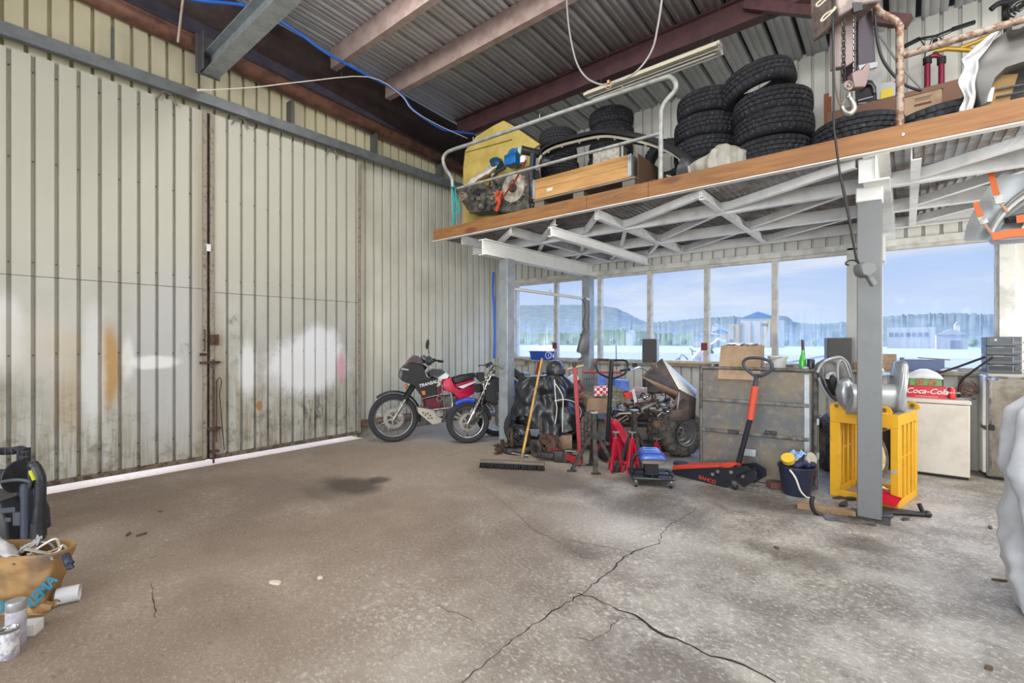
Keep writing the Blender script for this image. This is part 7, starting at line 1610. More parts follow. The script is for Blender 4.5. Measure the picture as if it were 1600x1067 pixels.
b = MB(); chain(b, F.P(1318, 30, -.1), F.P(1318, 128, -.1), .022, .040, .005); b.build('chain', DSTEEL, HO); b = MB(); chain(b, F.P(1335, 24, -.1), F.P(1335, 118, -.1), .016, .03, .0045); b.build('chain', STEEL, HO)
b = MB(); b.prism(F.poly([(1312, 129), (1316, 127), (1322, 124), (1328, 124), (1332, 118), (1338, 112), (1340, 120), (1339, 132), (1333, 150), (1316, 151)]), 'y', -.13, -.07); bk = b.build('hook_block', mat('dusty pink block', '#86726f', .5, .3), HO, bev=.008)
b = MB(); p = F.P(1325, 134, -.13); b.lat(p, p+V((0, -.012, 0)), [(.036, 0), (.034, .008), (.024, .008), (.022, .004), (.012, .004), (.01, .012), (0, .012)], 24); b.build('sheave_cap', HB, bk)
b = MB(); hk = [(1326, 150), (1330, 156), (1334, 164), (1334, 172), (1328, 177.5), (1321, 176), (1317, 170), (1316, 166)]; b.tube(crv([F.P(*q, -.10) for q in hk], 6), .017, 10, scl=[.7+.45*math.sin(min(1, i/36)*PI*.9) for i in range(43)], up=(0, 1, 0)); b.cyl(F.P(1326, 146, -.10), F.P(1326, 153, -.10), .016, 10); b.build('hook', BALU, bk)
b = MB(); b.tube([F.P(1322, 154, -.10), F.P(1316, 164, -.10), F.P(1319, 170, -.10)], .005, 6); b.build('latch', STEEL, bk)
b = MB(); b.box(F.P(1300, 0).x, F.P(1345, 0).x, -.05, .05, F.P(1320, -60).z, 5.3); b.build('suspension', DSTEEL, HO)
b = MB(); b.tube(crv([F.P(1303, 90, .0), F.P(1305, 130, .0), F.P(1309, 155, .0), F.P(1316, 168, -.05)]), .007, 6); b.build('guide_cord', mat('brown cord', '#7d6a58', .7), HO)
# pendant
b = MB(); F = deep(1325, 3.45); Pn = thing('pendant_control', 'grey pendant switch hanging on a black cable before the right column', 'control', (F.loc.x, F.loc.y, 0), TH)
b.tube([F.P(1301, -40), F.P(1302, 100), F.P(1303, 200), F.P(1312, 270), F.P(1325, 335), F.P(1338, 405), F.P(1341, 409)], .0075, 8); b.tube(crv([F.P(1312, 270, .01), F.P(1322, 310, .01), F.P(1334, 380, .01), F.P(1340, 408)]), .006, 6); b.build('cable', BLACK, Pn)
b = MB(); b.tube(crv([F.P(1342, 411), F.P(1335, 407), F.P(1327, 407), F.P(1322, 410), F.P(1322, 413), F.P(1326, 414)]), .006, 6); b.build('hook_loop', BLACK, Pn)
b = MB(); puff(b, F.poly([(1339, 414), (1346, 410), (1358, 411), (1364, 419), (1364, 424), (1356, 430), (1350, 434), (1341, 430), (1338, 420)]), .045); b.build('head', mat('grey pendant', '#6d7072', .5), Pn, smooth=50)
b = MB(); b.bar(F.P(1355, 428), F.P(1366, 446), .035, .04); b.build('grip', mat('grey pendant', '#6d7072', .5), Pn, bev=.008)

# fluorescent lamp under the roof beam
Y0 = 5.25; F = FRM((0, Y0, 0), 0); A_, B_ = F.P(916, 150)+V((0, Y0, 0)), F.P(1124, 72)+V((0, Y0, 0)); L = (B_-A_).length; FL = thing('strip_light', 'two-tube fluorescent strip light under the dark roof beam', 'lamp', A_, 0)
FLM = mat('lamp enamel', '#cfcdc4', .4)
b = MB(); b.box(0, L, .0, .10, .02, .06); b.prism([(-.02, .02), (.12, .02), (.15, -.03), (.14, -.03), (.11, .012), (-.01, .012), (-.04, -.03), (-.05, -.03)], 'x', 0, L); b.build('reflector', FLM, FL)
b = MB(); b.cyl((.02, .01, -.02), (L-.02, .01, -.02), .014, 12); b.build('tube', mat('tube glass', '#e8e6dc', .2), FL); b = MB(); b.cyl((.02, .08, -.02), (L-.02, .08, -.02), .014, 12); b.build('tube', mat('tube glass', '#e8e6dc', .2), FL)
b = MB(); b.box(.01, L, -.09, -.035, -.035, .0); b.build('front_channel', mat('yellowed enamel', '#cfc8ae', .45), FL, bev=.003)
for x in (.02, L-.04): k = MB(); k.box(x, x+.03, -.01, .11, -.04, .02); k.build('lamp_holder', FLM, FL)
for x in (.15, L-.1): k = MB(); k.cyl((x, .05, .06), (x+.03, .25, RZ(5.5)-A_.z-.10), .005, 5); k.build('hanger', STEEL, FL)
# cable loop
F = FRM((0, 4.15, 0), 0); b = MB(); lp = [(882, -95), (884, -40), (886, 10), (890, 50), (900, 95), (915, 120), (935, 131), (950, 131), (980, 122), (1003, 103), (1020, 75), (1028, 40), (1034, 0), (1036, -40), (1037, -95)]
b.tube(crv([F.P(*q) for q in lp], 5), .009, 8); o = thing('cable_loop', 'grey cable hanging in a wide loop from the roof', 'cable', (0, 4.15, 0), 0); b.build('cable', mat('pale grey cable', '#9c9a96', .4), o)
b = MB(); p = F.P(951, 134.5, -.01); torus(b, p, .027, .005, 20, 6, 'y'); b.box(p.x-.012, p.x+.012, -.02, .01, p.z+.025, p.z+.055); b.build('ring', mat('brass ring', '#9a7c5c', .4, .4), o)
# blue air hose and white string along the rafter
b = MB(); hp = [(250, -12), (305, 0), (386, 9), (426, 26), (470, 54), (512, 84), (575, 118), (624, 145), (646, 172), (688, 200), (715, 206), (740, 209)]
b.tube(crv([PX(u, v, -5.5) for u, v in hp], 5), .017, 8); tag(b.build('air_hose', mat('bright blue hose', '#2166c9', .35)), 'bright blue air hose slung along the left rafter', 'hose')
b = MB(); b.tube(crv([PX(u, v, X) for u, v, X in ((308, 141, -5.95), (320, 141, -5.9), (400, 136, -5.75), (470, 128, -5.6), (575, 120, -5.47), (625, 147, -5.46), (646, 173, -5.46), (690, 198, -5.46), (730, 216, -5.46))], 4), .006, 6); b.cyl(PX(308, 141, -5.95), PX(324, 141, -5.9), .014, 8); tag(b.build('string', mat('white string', '#d6d0c2', .7)), 'white string running beside the blue hose to the wall', 'string')
b = MB(); b.cyl(PX(288, -20, -5.82), PX(278, 66, -5.82), .012, 8); tag(b.build('rod', mat('cream rod', '#b9a995', .6)), 'thin cream rod standing against the left rafter', 'rod')
b = MB(); b.tube([PX(534, 96, -5.9), PX(533, 122, -5.9)], .005, 5); tag(b.build('wire', STEEL), 'short hanging wire under the blue hose', 'wire')

# right part of the mezzanine -------------------------------------------
JC = thing('jerry_can', 'black plastic canister with handle behind the hoist hook', 'canister', mz(1352, 5.75, MZ), 0)
F = FRM(mz(1352, 5.75, 0), 0); b = MB(); puff(b, F.poly([(1338, 170), (1337, 148), (1345, 136), (1352, 132), (1364, 133), (1370, 142), (1370, 170)]), .12, lay=((.95, .5), (1, .8), (.96, 1))); 
o = b.build('body', mat('black canister', '#26262b', .35), JC, loc=(0, 0, -MZ), smooth=60); b = MB(); b.tube(crv([F.P(1346, 140, -.13), F.P(1350, 134, -.14), F.P(1358, 131, -.14), F.P(1364, 136, -.13), F.P(1366, 146, -.13)]), .016, 8); b.build('handle', mat('black canister', '#26262b', .35), JC, loc=(0, 0, -MZ)); 
b = MB(); b.bar(F.P(1341, 157, -.13), F.P(1364, 151, -.13), .004, .012); b.bar(F.P(1341, 162, -.13), F.P(1354, 160, -.13), .004, .008); b.build('print', mat('grey print', '#9a9aa0', .5), JC, loc=(0, 0, -MZ))
zc_ = F.P(1352, 170).z
b = MB(); b.box(-.55, .6, -.15, .35, 0, zc_-MZ-.002); tag(b.build('shelf_box', mat('brown shelf', '#6e4f3d', .7), None, (F.loc.x+.25, 5.75, MZ), bev=.004), 'brown wooden shelf box behind the tyre, carrying canisters', 'shelf')
W2 = thing('jerry_can', 'clear plastic canister with yellow label left of the rusty post', 'canister', (F.loc.x, F.loc.y, zc_), 0); F2 = FRM((F.loc.x, 5.72, zc_), 0)
b = MB(); puff(b, F2.poly([(1370, 160), (1371, 142), (1376, 135), (1392, 132), (1402, 134), (1402, 160)]), .1, lay=((.95, .5), (1, .8), (.97, 1))); b.build('body', mat('milky canister', '#a5a8ab', .3), W2, smooth=60)
b = MB(); b.bar(F2.P(1376, 146.5, -.105), F2.P(1395, 142, -.105), .003, .09); b.build('label', mat('yellow label', '#c9b52c', .5), W2); b = MB(); b.cyl(F2.P(1400, 132), F2.P(1400, 126), .025, 12); b.build('cap', mat('red cap', '#8f2f3c', .4), W2)
F = FRM(mz(1440, 5.35), 0); BX = thing('archive_box', 'brown cardboard archive box with slotted handle behind the rusty rail', 'box', F.loc, 0)
pl = F.poly([(1411, 190), (1411, 151), (1472, 139), (1472, 185)]); x0, x1 = pl[0][0], pl[2][0]; h = F.P(1440, 146).z
b = MB(); b.box(x0, x1, 0, .35, 0, h); b.build('body', CARD, BX, bev=.003); b = MB(); b.box(x0-.006, x1+.006, -.006, .356, h, h+.012); b.build('lid', mat('card lid edge', '#6e5844', .8), BX)
b = MB(); c = F.P(1442, 162, -.002); b.box(c.x-.055, c.x+.055, -.004, 0, c.z-.008, c.z+.008); b.build('hand_slot', mat('slot red', '#5b2a26', .7), BX)
b = MB(); c = F.P(1442, 152, -.002); b.bar((c.x-.055, -.002, c.z), (c.x+.055, -.002, c.z), .002, .012); b.bar((c.x-.05, -.002, c.z-.018), (c.x+.05, -.002, c.z-.018), .002, .005); b.build('print', mat('card print', '#6b5747', .7), BX)
# bicycle handlebar with fork, frame
F = FRM(mz(1460, 6.5), 0); BC = thing('bicycle', 'bicycle with red fork, gold frame and black flat bar behind the rail', 'bicycle', (F.loc.x, F.loc.y, 0), 0); F = FRM((F.loc.x, 6.5, 0), 0)
b = MB(); b.tube([F.P(1412, 73, -.1), F.P(1440, 60, 0), F.P(1462, 56, 0), F.P(1490, 45, .1), F.P(1522, 35, .2)], .013, 8); b.build('handlebar', BLACKM, BC)
for q in (((1412, 73, -.1), (1436, 61, -.02)), ((1488, 46, .1), (1522, 35, .2))): k = MB(); k.cyl(F.P(*q[0]), F.P(*q[1]), .022, 10); k.build('grip', BLACK, BC)
b = MB(); b.cyl(F.P(1461, 62, 0), F.P(1462, 88, 0), .022, 10); b.build('stem', DSTEEL, BC)
b = MB()
for uu in (1449, 1471): b.cyl(F.P(uu, 98), F.P(uu, 142), .026, 12); b.m = 1; b.cyl(F.P(uu, 90), F.P(uu, 100), .036, 12); b.m = 0
b.tube(crv([F.P(1449, 98), F.P(1452, 90), F.P(1460, 87), F.P(1468, 89), F.P(1471, 98)]), .022, 10); b.build('fork', [mat('crimson fork', '#7e1c3a', .3), BLACKM], BC)
GO = mat('gold bike frame', '#b8902f', .3, .2)
b = MB(); b.tube([F.P(1457, 81), F.P(1480, 76), F.P(1515, 78), F.P(1540, 88)], .024, 10); b.tube([F.P(1500, 75), F.P(1525, 66), F.P(1560, 50)], .022, 10); b.build('frame', GO, BC)
b = MB(); b.tube(crv([F.P(1438, 62, -.05), F.P(1446, 75, -.1), F.P(1445, 92, -.1), F.P(1450, 100)]), .005, 5); b.tube(crv([F.P(1490, 48, -.05), F.P(1475, 55, -.1), F.P(1450, 62, -.1), F.P(1436, 60, -.05)]), .005, 5); b.tube(crv([F.P(1452, 72, -.05), F.P(1458, 58, -.08), F.P(1470, 60, -.05), F.P(1468, 75)]), .005, 5); b.build('brake_cable', BLACK, BC)

b = MB(); c = F.P(1460, 150); torus(b, (c.x, 0, MZ+.36), .33, .025, 40, 8, 'x'); b.build('front_wheel', TYP, BC)
F = FRM((mz(1570, 6.4).x, 6.4, 0), 0); B3 = thing('bicycle', 'second bicycle bar and cassette at the upper right corner', 'bicycle', F.loc, 0)
b = MB(); b.tube(crv([F.P(1548, 15, -.1), F.P(1560, 6, -.1), F.P(1580, 2, -.1), F.P(1592, -4, -.1)]), .025, 8); b.tube(crv([F.P(1567, 21, -.15), F.P(1578, 17, -.15), F.P(1592, 12, -.15), F.P(1605, 2, -.15)]), .022, 8); b.build('handlebar', BLACKM, B3)
b = MB(); p = F.P(1596, 12, -.2); 
for r in (.03, .055, .08): torus(b, p, r, .009, 24, 6, 'y')
b.build('cassette', BLACKM, B3); b = MB(); b.cyl(F.P(1572, 30, 0), F.P(1572, 6, 0), .03, 10); b.build('stem', DSTEEL, B3)
b = MB(); torus(b, (F.P(1575, 60).x, 0, MZ+.36), .33, .025, 40, 8, 'x'); b.cyl((F.P(1575, 60).x, 0, MZ+.36), F.P(1572, 30), .02, 8); b.build('front_wheel', TYP, B3)
# grey bumper on edge, white tarp
F = FRM((mz(1560, 4.85).x, 4.85, 0), 0); GBM = thing('car_bumper', 'big dull grey car bumper standing on the right end of the mezzanine', 'bumper', F.loc, 0)
ol = [(1528, 178), (1518, 150), (1516, 120), (1522, 98), (1535, 82), (1556, 68), (1575, 54), (1600, 44), (1640, 30), (1640, 100), (1600, 108), (1568, 118), (1550, 135), (1540, 160), (1536, 176)]
b = MB(); puff(b, F.poly(ol), .14, lay=((1, .25), (.985, .6), (.95, .8), (.9, .9))); b.build('skin', mat('dull grey bumper skin', '#6f6d69', .45), GBM, smooth=60)
b = MB(); puff(b, F.poly([(1568, 62), (1578, 46), (1600, 32), (1640, 15), (1640, 55), (1600, 62), (1582, 72), (1570, 74)]), .10, y0=-.12); b.build('upper_lip', mat('dull grey bumper skin', '#6f6d69', .45), GBM, smooth=60)
b = MB(); b.box(*(lambda a, c: (a.x, c.x, .0, .03, MZ, a.z))(F.P(1545, 120), F.P(1660, 120))); b.build('grille_back', BLACKM, GBM); b = MB(); b.bar(F.P(1556, 168, -.02), F.P(1572, 118, -.02), .03, .12); b.build('amber_part', mat('dark amber', '#8b6a32', .4), GBM); b = MB(); b.bar(F.P(1542, 160, -.05), F.P(1546, 138, -.05), .02, .05); b.build('white_clip', WHITE_PL, GBM)
for k_ in range(3): b = MB(); b.bar(F.P(1556, 140+k_*12, -.05), F.P(1600, 132+k_*11, -.05), .01, .012); b.build('grille_bar', DSTEEL, GBM)
b = MB(); TRP = mat('white tarpaulin', '#dcdcdc', .8)
def tarp(a, t):
    if t < .45: e = t/.45; uL, uR, v = 1563-e*63, 1570-e*42, 40+e*54
    else: e = (t-.45)/.55; w = math.sin(e*12)*5; uL, uR, v = 1501+w*.9+2*e, 1528-8*e+w*.3, 94+e*88
    p = F.P(uL+(uR-uL)*a, v, -.16+.025*math.sin(a*7+t*8)+.03*noise.noise(V((a*4, t*9, 2)))); return p
b.grid(tarp, 16, 40); tag(b.build('tarpaulin', TRP, None, F.loc, solid=.004), 'white tarpaulin hanging in folds over the grey bumper', 'tarpaulin')
# bumpers strapped under the mezzanine, right
F = FRM(PY(1570, 340, 5.6)*V((1, 1, 0)), 0); BS = thing('car_bumper', 'silver bumpers strapped under the mezzanine at the right edge', 'bumper', F.loc, 0)
b = MB(); b.sweep(crv([F.P(1548, 374, -.1), F.P(1551, 356, -.1), F.P(1565, 330, -.1), F.P(1585, 300, -.1), F.P(1612, 278, -.1)], 6), [(-.16, -.03), (-.14, .02), (0, .05), (.14, .02), (.16, -.03), (0, .03)], up=(0, 1, 0)); b.build('skin', SIL, BS, smooth=60)
for i, (dv, m_) in enumerate(((0, SIL), (14, WHITE_ST), (26, SIL))):
    b = MB(); b.tube(crv([F.P(1546+i*3, 362+i*3, -.24), F.P(1560+i*4, 336+i*4, -.24), F.P(1582+i*5, 312+i*5, -.24), F.P(1612+i*5, 290+i*6, -.24)]), .014, 8); b.build('edge_lip', m_, BS)
b = MB(); puff(b, F.poly([(1546, 374), (1552, 370), (1640, 365), (1640, 374), (1554, 380), (1548, 378)], -.2), .12, y0=-.2); b.build('lower_bumper', mat('grey lower bumper', '#a9adb0', .35), BS, smooth=60)
b = MB(); puff(b, F.poly([(1566, 344), (1590, 338), (1640, 330), (1640, 342), (1590, 348), (1570, 350)], -.2), .06, y0=-.25); b.build('black_insert', BLACKM, BS)
OR = mat('orange band', '#e06a22', .5)
for lab, pts in (('orange ratchet strap from the mezzanine to the upper silver bumper', [(1548, 270), (1556, 300), (1563, 318), (1575, 332)]), ('orange ratchet strap from the mezzanine to the lower silver bumper', [(1524, 316), (1531, 334), (1538, 350), (1551, 366)])):
    o = thing('ratchet_strap', lab, 'strap', F.loc, 0); b = MB(); P_ = [F.P(u, v, -.26) for u, v in pts]; b.sweep(P_[:3], [(-.018, -.002), (.018, -.002), (.018, .002), (-.018, .002)], up=(0, 1, 0)); b.build('webbing', OR, o)
    b = MB(); b.bar(P_[1].lerp(P_[2], .3), P_[2], .05, .03, up=(0, 1, 0)); b.build('ratchet', BALU, o); b = MB(); b.tube([P_[2], P_[3]], .010, 6); b.build('hook', mat('pale hook', '#d9a98d', .4), o)
for lab, pts in (('orange band lying along the lowest silver bumper', [(1550, 370), (1580, 364), (1640, 360)]), ('orange band at the upper right silver bumper', [(1588, 343), (1610, 339), (1640, 336)])):
    b = MB(); b.sweep([F.P(u, v, -.345) for u, v in pts], [(-.03, -.004), (.03, -.004), (.03, .004), (-.03, .004)], up=(0, 1, 0)); tag(b.build('orange_band', OR, None, F.loc), lab, 'strap')
# ---------------------------------------------------------------- small things on and above the mezzanine
F = FRM((mz(1292, 6.9).x, 6.95, MZ), 0)
for i, (u, v, w_) in enumerate(((1291, 146, .05), (1296, 150, .035))):
    b = MB(); p = F.P(u, v); b.box(p.x-w_/2, p.x+w_/2, i*.02, .03+i*.02, 0, p.z); tag(b.build('wooden_batten', mat('red brown batten', '#8a5540', .7), None, F.loc), ('taller reddish wooden batten standing against the wall left of the hoist hook', 'shorter reddish wooden batten standing against the wall left of the hoist hook')[i], 'batten')
BLC = mat('black cable', '#232327', .5)
F = FRM((0, 5.0, 0), 0)
b = MB(); b.tube(crv([F.P(1366, -30), F.P(1368, 40), F.P(1376, 85), F.P(1392, 112), F.P(1415, 133), F.P(1440, 142)]), .011, 8); tag(b.build('hanging_cable', BLC, None, (0, 5.0, 0)), 'thick black cable sagging from the roof behind the rusty post', 'cable')
F = FRM((0, 5.9, 0), 0)
b = MB(); b.tube(crv([F.P(1362, -30), F.P(1364, 36), F.P(1385, 70), F.P(1405, 100), F.P(1430, 128), F.P(1448, 146)]), .011, 8); tag(b.build('hanging_cable', mat('grey cable', '#8f8f90', .4), None, (0, 5.9, 0)), 'grey cable sagging behind the black one near the rusty post', 'cable')
F = FRM((mz(1345, 6.9).x, 6.9, MZ), 0)
b = MB(); pl = F.poly([(1336, 172), (1332, 116), (1377, 108), (1380, 150), (1378, 172)]); pl[0] = (pl[0][0], 0); pl[-1] = (pl[-1][0], 0)
b.prism(pl, 'y', 0, .02); tag(b.build('plastic_sheet', mat('milky sheet', '#c9cbc9', .4), None, F.loc), 'milky plastic sheet propped on the wall behind the hoist hook', 'sheet')
b = MB(); b.tube(crv([PX(771, 425, -6.12), PX(770, 455, -6.12), PX(772, 480, -6.12), PX(773, 520, -6.12), PX(772, 560, -6.12)]), .022, 8); tag(b.build('blue_hose', mat('bright blue hose', '#2166c9', .35)), 'blue hose hanging on the ribbed wall beside the left column', 'hose')
# more grime on the engines
F = FRM((mz(770, 4.80).x, 4.78, 0), 0); random.seed(41)
for i in range(14):
    u = random.choice((random.uniform(735, 775), random.uniform(820, 840))); v = random.uniform(286, 325); p = F.P(u, v, random.uniform(-.10, -.03)); b = MB()
    if i % 3 == 0: b.cyl(p, p+V((0, .08, 0)), random.uniform(.015, .035), 14)
    elif i % 3 == 1: b.tube(crv([p, p+V((.05, -.02, .06)), p+V((.12, .02, .03)), p+V((.14, .06, -.05))]), .011, 7)
    else: b.at(p, (0, random.uniform(-.6, .6), 0)); b.box(-.03, .03, 0, .07, -.02, .02); b.at()
    b.build('engine_fitting', random.choice((STEEL, DSTEEL, mat('tan alloy', '#a89c8c', .4, .5), BLACKM)), E1 if u < 780 else E2, bev=.003)
b = MB(); b.tube(crv([F.P(790, 262, -.06), F.P(778, 268, -.09), F.P(770, 280, -.09), F.P(776, 288, -.09)]), .018, 8); b.build('coolant_hose', BLACKM, E2)
b = MB(); b.lat(F.P(772, 274, -.02), F.P(772, 274, -.12), [(.045, 0), (.045, .07), (.03, .09), (0, .09)], 18); b.build('alternator', mat('tan alloy', '#a89c8c', .4, .5), E2)
# ================================================================ outside the windows
QUAY = mat('pale quay concrete', '#8a8377', .9, 0, '#80796e', .2)
struct(MB().box(-60, 60, 7.5, 60, -.6, -.15).build('quay', QUAY))
struct(MB().box(-60, -6.45, -40, 60, -.3, -.03).build('yard', QUAY))
WAT = bpy.data.materials.new('harbour water'); t = NT(WAT); c = t.coord(); t.out(t.bsdf(lin('#8f9598'), .5, 0, t.bump(t.noise(.6, 4, .6, c), .6, .3)))
struct(MB().box(-900, 900, 60, 470, -3.2, -3).build('water', WAT))
def hill_mat(name, a, b_, c_):
    m = bpy.data.materials.new(name); t = NT(m); c = t.coord(); n = t.noise(.05, 8, .7, c); n2 = t.noise(.25, 6, .7, c)
    col = t.mix(t.ss(n, .38, .62), lin(a), lin(b_)); col = t.mix(t.m('MULTIPLY', t.ss(n2, .5, .68), .6), col, lin(c_)); t.out(t.bsdf(col, .9)); return m
HM = hill_mat('far wooded hill', '#454f47', '#596056', '#303c33'); HG = hill_mat('near shore green', '#566c45', '#6d8254', '#3f5630')
def ridge(prof, yb, yf, m, rough, zb=-3, name='hill', nn=10):
    b = MB(); us = []; 
    for i in range(len(prof)-1):
        n = max(1, int((prof[i+1][0]-prof[i][0])/3))
        for k in range(n): q = k/n; us.append((prof[i][0]*(1-q)+prof[i+1][0]*q, prof[i][1]*(1-q)+prof[i+1][1]*q))
    us.append(prof[-1]); vs = []
    for u, v in us:
        top = PY(u, v, yb); top.z += noise.noise(V((u*.35, 0, 0)))*rough+noise.noise(V((u*1.1, 3, 0)))*rough*.6
        foot = V((top.x*(yf/yb), yf, zb))
        for j in range(nn):
            q = j/(nn-1); p = top.lerp(foot, q); p.z = top.z+(foot.z-top.z)*(q**.8); p += V((0, 0, noise.noise(p*.07)*rough*2*math.sin(q*PI))); vs.append(p)
        vs.append(V((top.x*1.15, yb*1.15, zb)))
    m_ = nn+1; fs = [(i*m_+j, i*m_+j+1, (i+1)*m_+j+1, (i+1)*m_+j) for i in range(len(us)-1) for j in range(nn-1)]+[(i*m_, (i+1)*m_, (i+1)*m_+nn, i*m_+nn) for i in range(len(us)-1)]
    b.add(vs, fs); return struct(b.build(name, m))
ridge([(560, 488), (700, 480), (811, 477), (905, 476), (940, 478), (962, 481), (980, 489), (1000, 499), (1012, 504), (1040, 512), (1100, 520)], 900, 520, HM, 1.5)
ridge([(900, 520), (960, 512), (1018, 504), (1060, 500), (1100, 497), (1150, 494), (1180, 500), (1204, 500), (1214, 493), (1232, 495), (1240, 503), (1270, 506), (1300, 505), (1340, 500), (1386, 494), (1410, 492), (1450, 490), (1500, 489), (1539, 491), (1620, 488), (1750, 486), (1900, 490)], 640, 500, HM, 2.2)
ridge([(700, 520), (810, 522), (900, 520), (940, 515), (985, 516), (1015, 519), (1060, 522), (1105, 518), (1130, 524)], 480, 470, HG, 3, nn=6)
random.seed(2)
for i, (u, y) in enumerate([(815, 464), (838, 468), (862, 465), (886, 469), (936, 466), (958, 463), (1000, 467), (1022, 464), (1046, 468), (1068, 463), (1092, 467), (1228, 465), (1250, 468), (1274, 464), (1298, 467), (1320, 464), (1400, 468), (1424, 465), (1470, 468), (1520, 465)]):
    p = PY(u, 530, y); r = random.uniform(2.2, 3.4); b = MB()
    def tf(a, t): an = a*2*PI; q = math.sin(t*PI); P = V((math.cos(an)*q, math.sin(an)*q, -math.cos(t*PI))); return V((p.x, p.y, -3+r*1.5))+P*r*(1+.35*noise.noise(P*2.2+V((i, 0, 0))))*1.1
    b.grid(tf, 14, 9, closeu=True); b.cyl((p.x, p.y, -3.2), (p.x, p.y, -3+r), .3, 6); tag(b.build('tree', HG), 'small round green tree on the far shore', 'tree', 'shore trees')
def bld(name, lab, pts, y, dep, wall, roof=None, rpts=None, wins=(), cat='building'):
    a, c_ = PY(pts[0], pts[1], y), PY(pts[2], pts[3], y); o = thing(name, lab, cat, (a.x, y, -3), 0)
    w, h = c_.x-a.x, a.z+3; b = MB(); b.box(0, w, 0, dep, 0, h); b.build('wall', wall, o)
    if roof:
        rh = rpts or h*.2; b = MB(); b.prism([(-.03*w, h), (w*1.03, h), (w*.5, h+rh)], 'y', -.5, dep+.5); b.build('roof', roof, o)
    for (x0, x1, z0, z1_, m_) in wins: b = MB(); b.box(x0*w, x1*w, -.15, 0, z0*h, z1_*h); b.build('window', m_, o)
    return o
mw = lambda n, c: mat(n, c, .8)
CRM, GRYB, BLR, DKW, YLB = mw('cream shed wall', '#cfc9bc'), mw('grey shed wall', '#a9aaa8'), mw('blue roof sheet', '#5c83a3'), mw('dark opening', '#6b7077'), mw('ochre wall', '#c2ab83')
s1 = bld('shipyard_hall', 'tall cream shipyard hall with a blue roof across the water', (1157, 498, 1213, 536), 390, 30, CRM, BLR, 5)
for i in range(4): b = MB(); b.box(.3+i*6.6, .9+i*6.6, -.3, 0, 0, 19); b.build('pilaster', mw('pilaster tan', '#b7a58a'), s1)
bld('warehouse', 'ochre two-storey block left of the shipyard hall', (1139, 507, 1154, 536), 378, 8, YLB, None, None, [(.05, .45, .1, .35, DKW), (.5, .55, .4, .95, DKW)])
bld('warehouse', 'low warehouse with a blue roof on the far shore', (1113, 519, 1138, 536), 392, 10, GRYB, BLR, 3, [(.1, .9, .3, .5, mw('white band', '#d5d3cc'))])
bld('warehouse', 'long low grey shed furthest left on the far quay', (1083, 523, 1120, 536), 368, 8, GRYB, GRYB, 2, [(.02, .8, .1, .4, mw('pink grey band', '#c9b7aa'))])
bld('warehouse', 'grey gabled boathouse with a dark door seen in the right window', (1463, 523, 1512, 538), 372, 14, GRYB, GRYB, 3.5, [(.45, .75, 0, .6, DKW)])
bld('warehouse', 'long white multi-bay block seen in the right window', (1386, 512, 1462, 537), 400, 16, mw('pale grey block', '#b7b6b1'), None, None, [(.05+i*.12, .13+i*.12, .55, .75, DKW) for i in range(7)])
bld('house', 'white house on the hill seen in the right window', (1492, 507, 1500, 513), 470, 10, CRM, GRYB, 2); bld('house', 'white cabin on the hillside above the warehouses', (1112, 508, 1120, 512), 470, 8, CRM, GRYB, 1.5); bld('house', 'pale house among the shore trees left', (978, 519, 988, 533), 455, 8, CRM, GRYB, 2)
# yellow crane
o = thing('harbour_crane', 'yellow harbour crane in front of the shipyard hall', 'crane', (PY(1200, 520, 370).x, 370, -3), 0); x0 = o.location.x
q = lambda u, v: PY(u, v, 370)-V((x0, 370, -3)); b = MB(); b.bar(V((q(1193, 533).x, 0, 0)), q(1193, 533), 1.4, 1.4); b.bar(q(1193, 533), q(1199, 514), 1, 1); b.bar(q(1199, 514), q(1201, 498), .8, .8); b.bar(q(1199, 514), q(1197, 500), .5, .5); b.build('jib', mat('crane yellow', '#d9b030', .5), o); b = MB(); b.bar(q(1191, 507), q(1199, 508), 2, 2); b.build('cab', DKW, o)
# boats on the quay near the window
WB = mat('boat grey white', '#c2c3c6', .5)
def boat(u, v, y, L, lab, lifted=.5):
    p = PY(u, v, y); o = thing('boat', lab, 'boat', (p.x, y, -.15), 0); b = MB()
    b.grid(lambda a, t: V((-L/2+L*a, (t-.5)*L*.32*math.sin(min(1, (1-a)*2.2+.05)*PI/2), .25+.45*abs(2*t-1)**1.6+.25*a**3)), 20, 11); b.build('hull', WB, o, solid=.03); b = MB(); puff(b, [(-L*.2, .6), (L*.15, .6), (L*.05, 1.0), (-L*.1, 1.05)], .3); b.build('cabin', mat('tinted cabin', '#7f7480', .3), o)
    b = MB(); b.box(-L*.3, -L*.25, -.3, .3, 0, .4); b.box(L*.2, L*.25, -.3, .3, 0, .4); b.build('cradle', GREYWOOD, o); return o
boat(940, 545, 13, 2.2, 'small covered motor boat on the quay right of the rear column'); boat(875, 545, 14, 4.2, 'pale plastic boat on the quay behind the left windows')
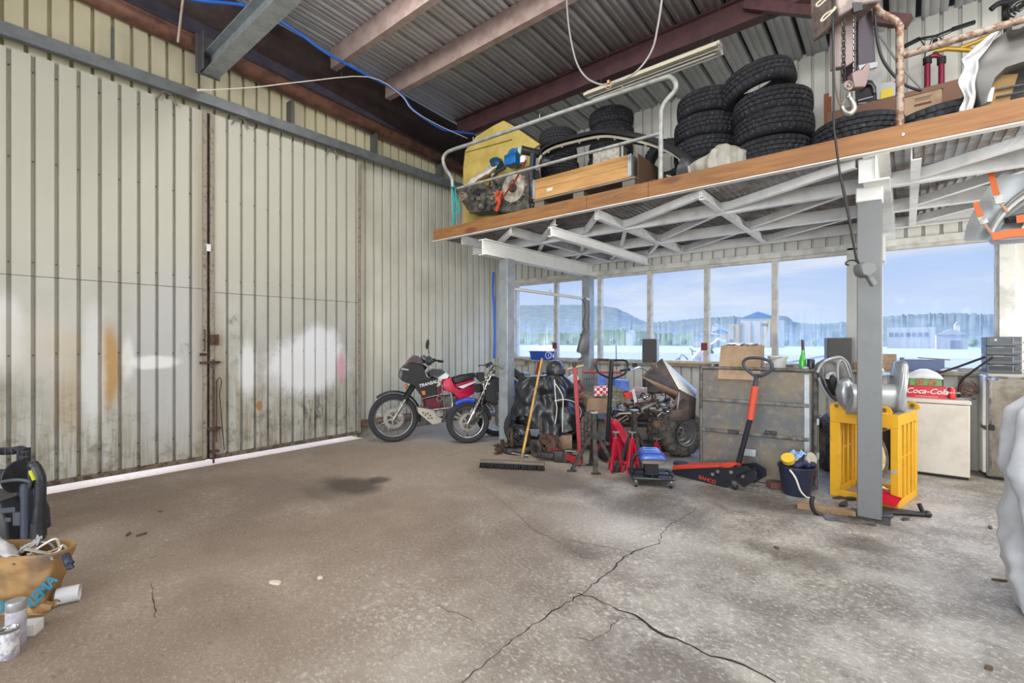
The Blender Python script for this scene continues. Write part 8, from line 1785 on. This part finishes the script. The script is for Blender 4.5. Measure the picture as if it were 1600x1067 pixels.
# machinery and bicycle parked outside
Y0 = 8.2; F = FRM((PY(1105, 550, Y0).x, Y0, -.15), 0); o = thing('outboard_motor', 'silver and orange outboard machine leaning outside the fourth window', 'outboard motor', F.loc, 0); F = FRM((F.loc.x, Y0, -.15), 0)
b = MB(); b.cyl(F.P(1094, 553), F.P(1122, 534), .05, 12); b.cyl(F.P(1120, 536), F.P(1126, 531), .06, 10); b.cyl(F.P(1088, 562), F.P(1100, 548), .09, 12); b.build('leg', BALU, o); b = MB(); puff(b, F.poly([(1096, 550), (1102, 548), (1108, 560), (1106, 566), (1098, 566)], -.05), .05, y0=-.08); b.ball(F.P(1103, 553, -.1), .04, 10); b.build('orange_part', mat('salmon orange', '#c47a5c', .5), o); b = MB(); b.tube([F.P(1108, 543), F.P(1114, 552)], .025, 8); b.tube([F.P(1092, 554), F.P(1097, 562)], .02, 8); b.build('bracket', BLACKM, o); b = MB(); b.tube([F.P(1098, 560), V((F.P(1098, 560).x, 0, 0))], .04, 8); b.build('stand', DSTEEL, o)
b = MB(); F = FRM((PY(1085, 550, 8.6).x, 8.6, -.15), 0); o = thing('bicycle', 'parked bicycle with thin handlebar outside the third window', 'bicycle', F.loc, 0); b.tube([F.P(1077, 544), F.P(1084, 549), F.P(1098, 549)], .012, 6); b.tube([F.P(1081, 548), F.P(1084, 560), V((F.P(1084, 560).x, 0, .35))], .014, 6); b.build('handlebar', BLACKM, o); b = MB(); x = F.P(1084, 560).x; torus(b, (x, 0, .35), .33, .018, 32, 6); torus(b, (x-1.0, 0, .35), .33, .018, 32, 6); b.build('wheel', TYP, o); b = MB(); b.tube([(x, 0, .35), (x-.1, 0, .8), (x-.7, 0, .85), (x-.45, 0, .35), (x-1, 0, .35), (x-.7, 0, .85)], .016, 6); b.build('frame', STEEL, o)
b = MB(); F = FRM((PY(1066, 560, 8).x, 8.0, -.15), 0); b.tube(crv([F.P(1056, 562), F.P(1062, 559), F.P(1065, 554), F.P(1070, 557), F.P(1075, 562)]), .012, 6); b.tube([F.P(1062, 560), V((F.P(1062, 560).x, 0, 0))], .012, 6); tag(b.build('wire_loop', DSTEEL, None, F.loc), 'thin wire loop outside the third window', 'wire')
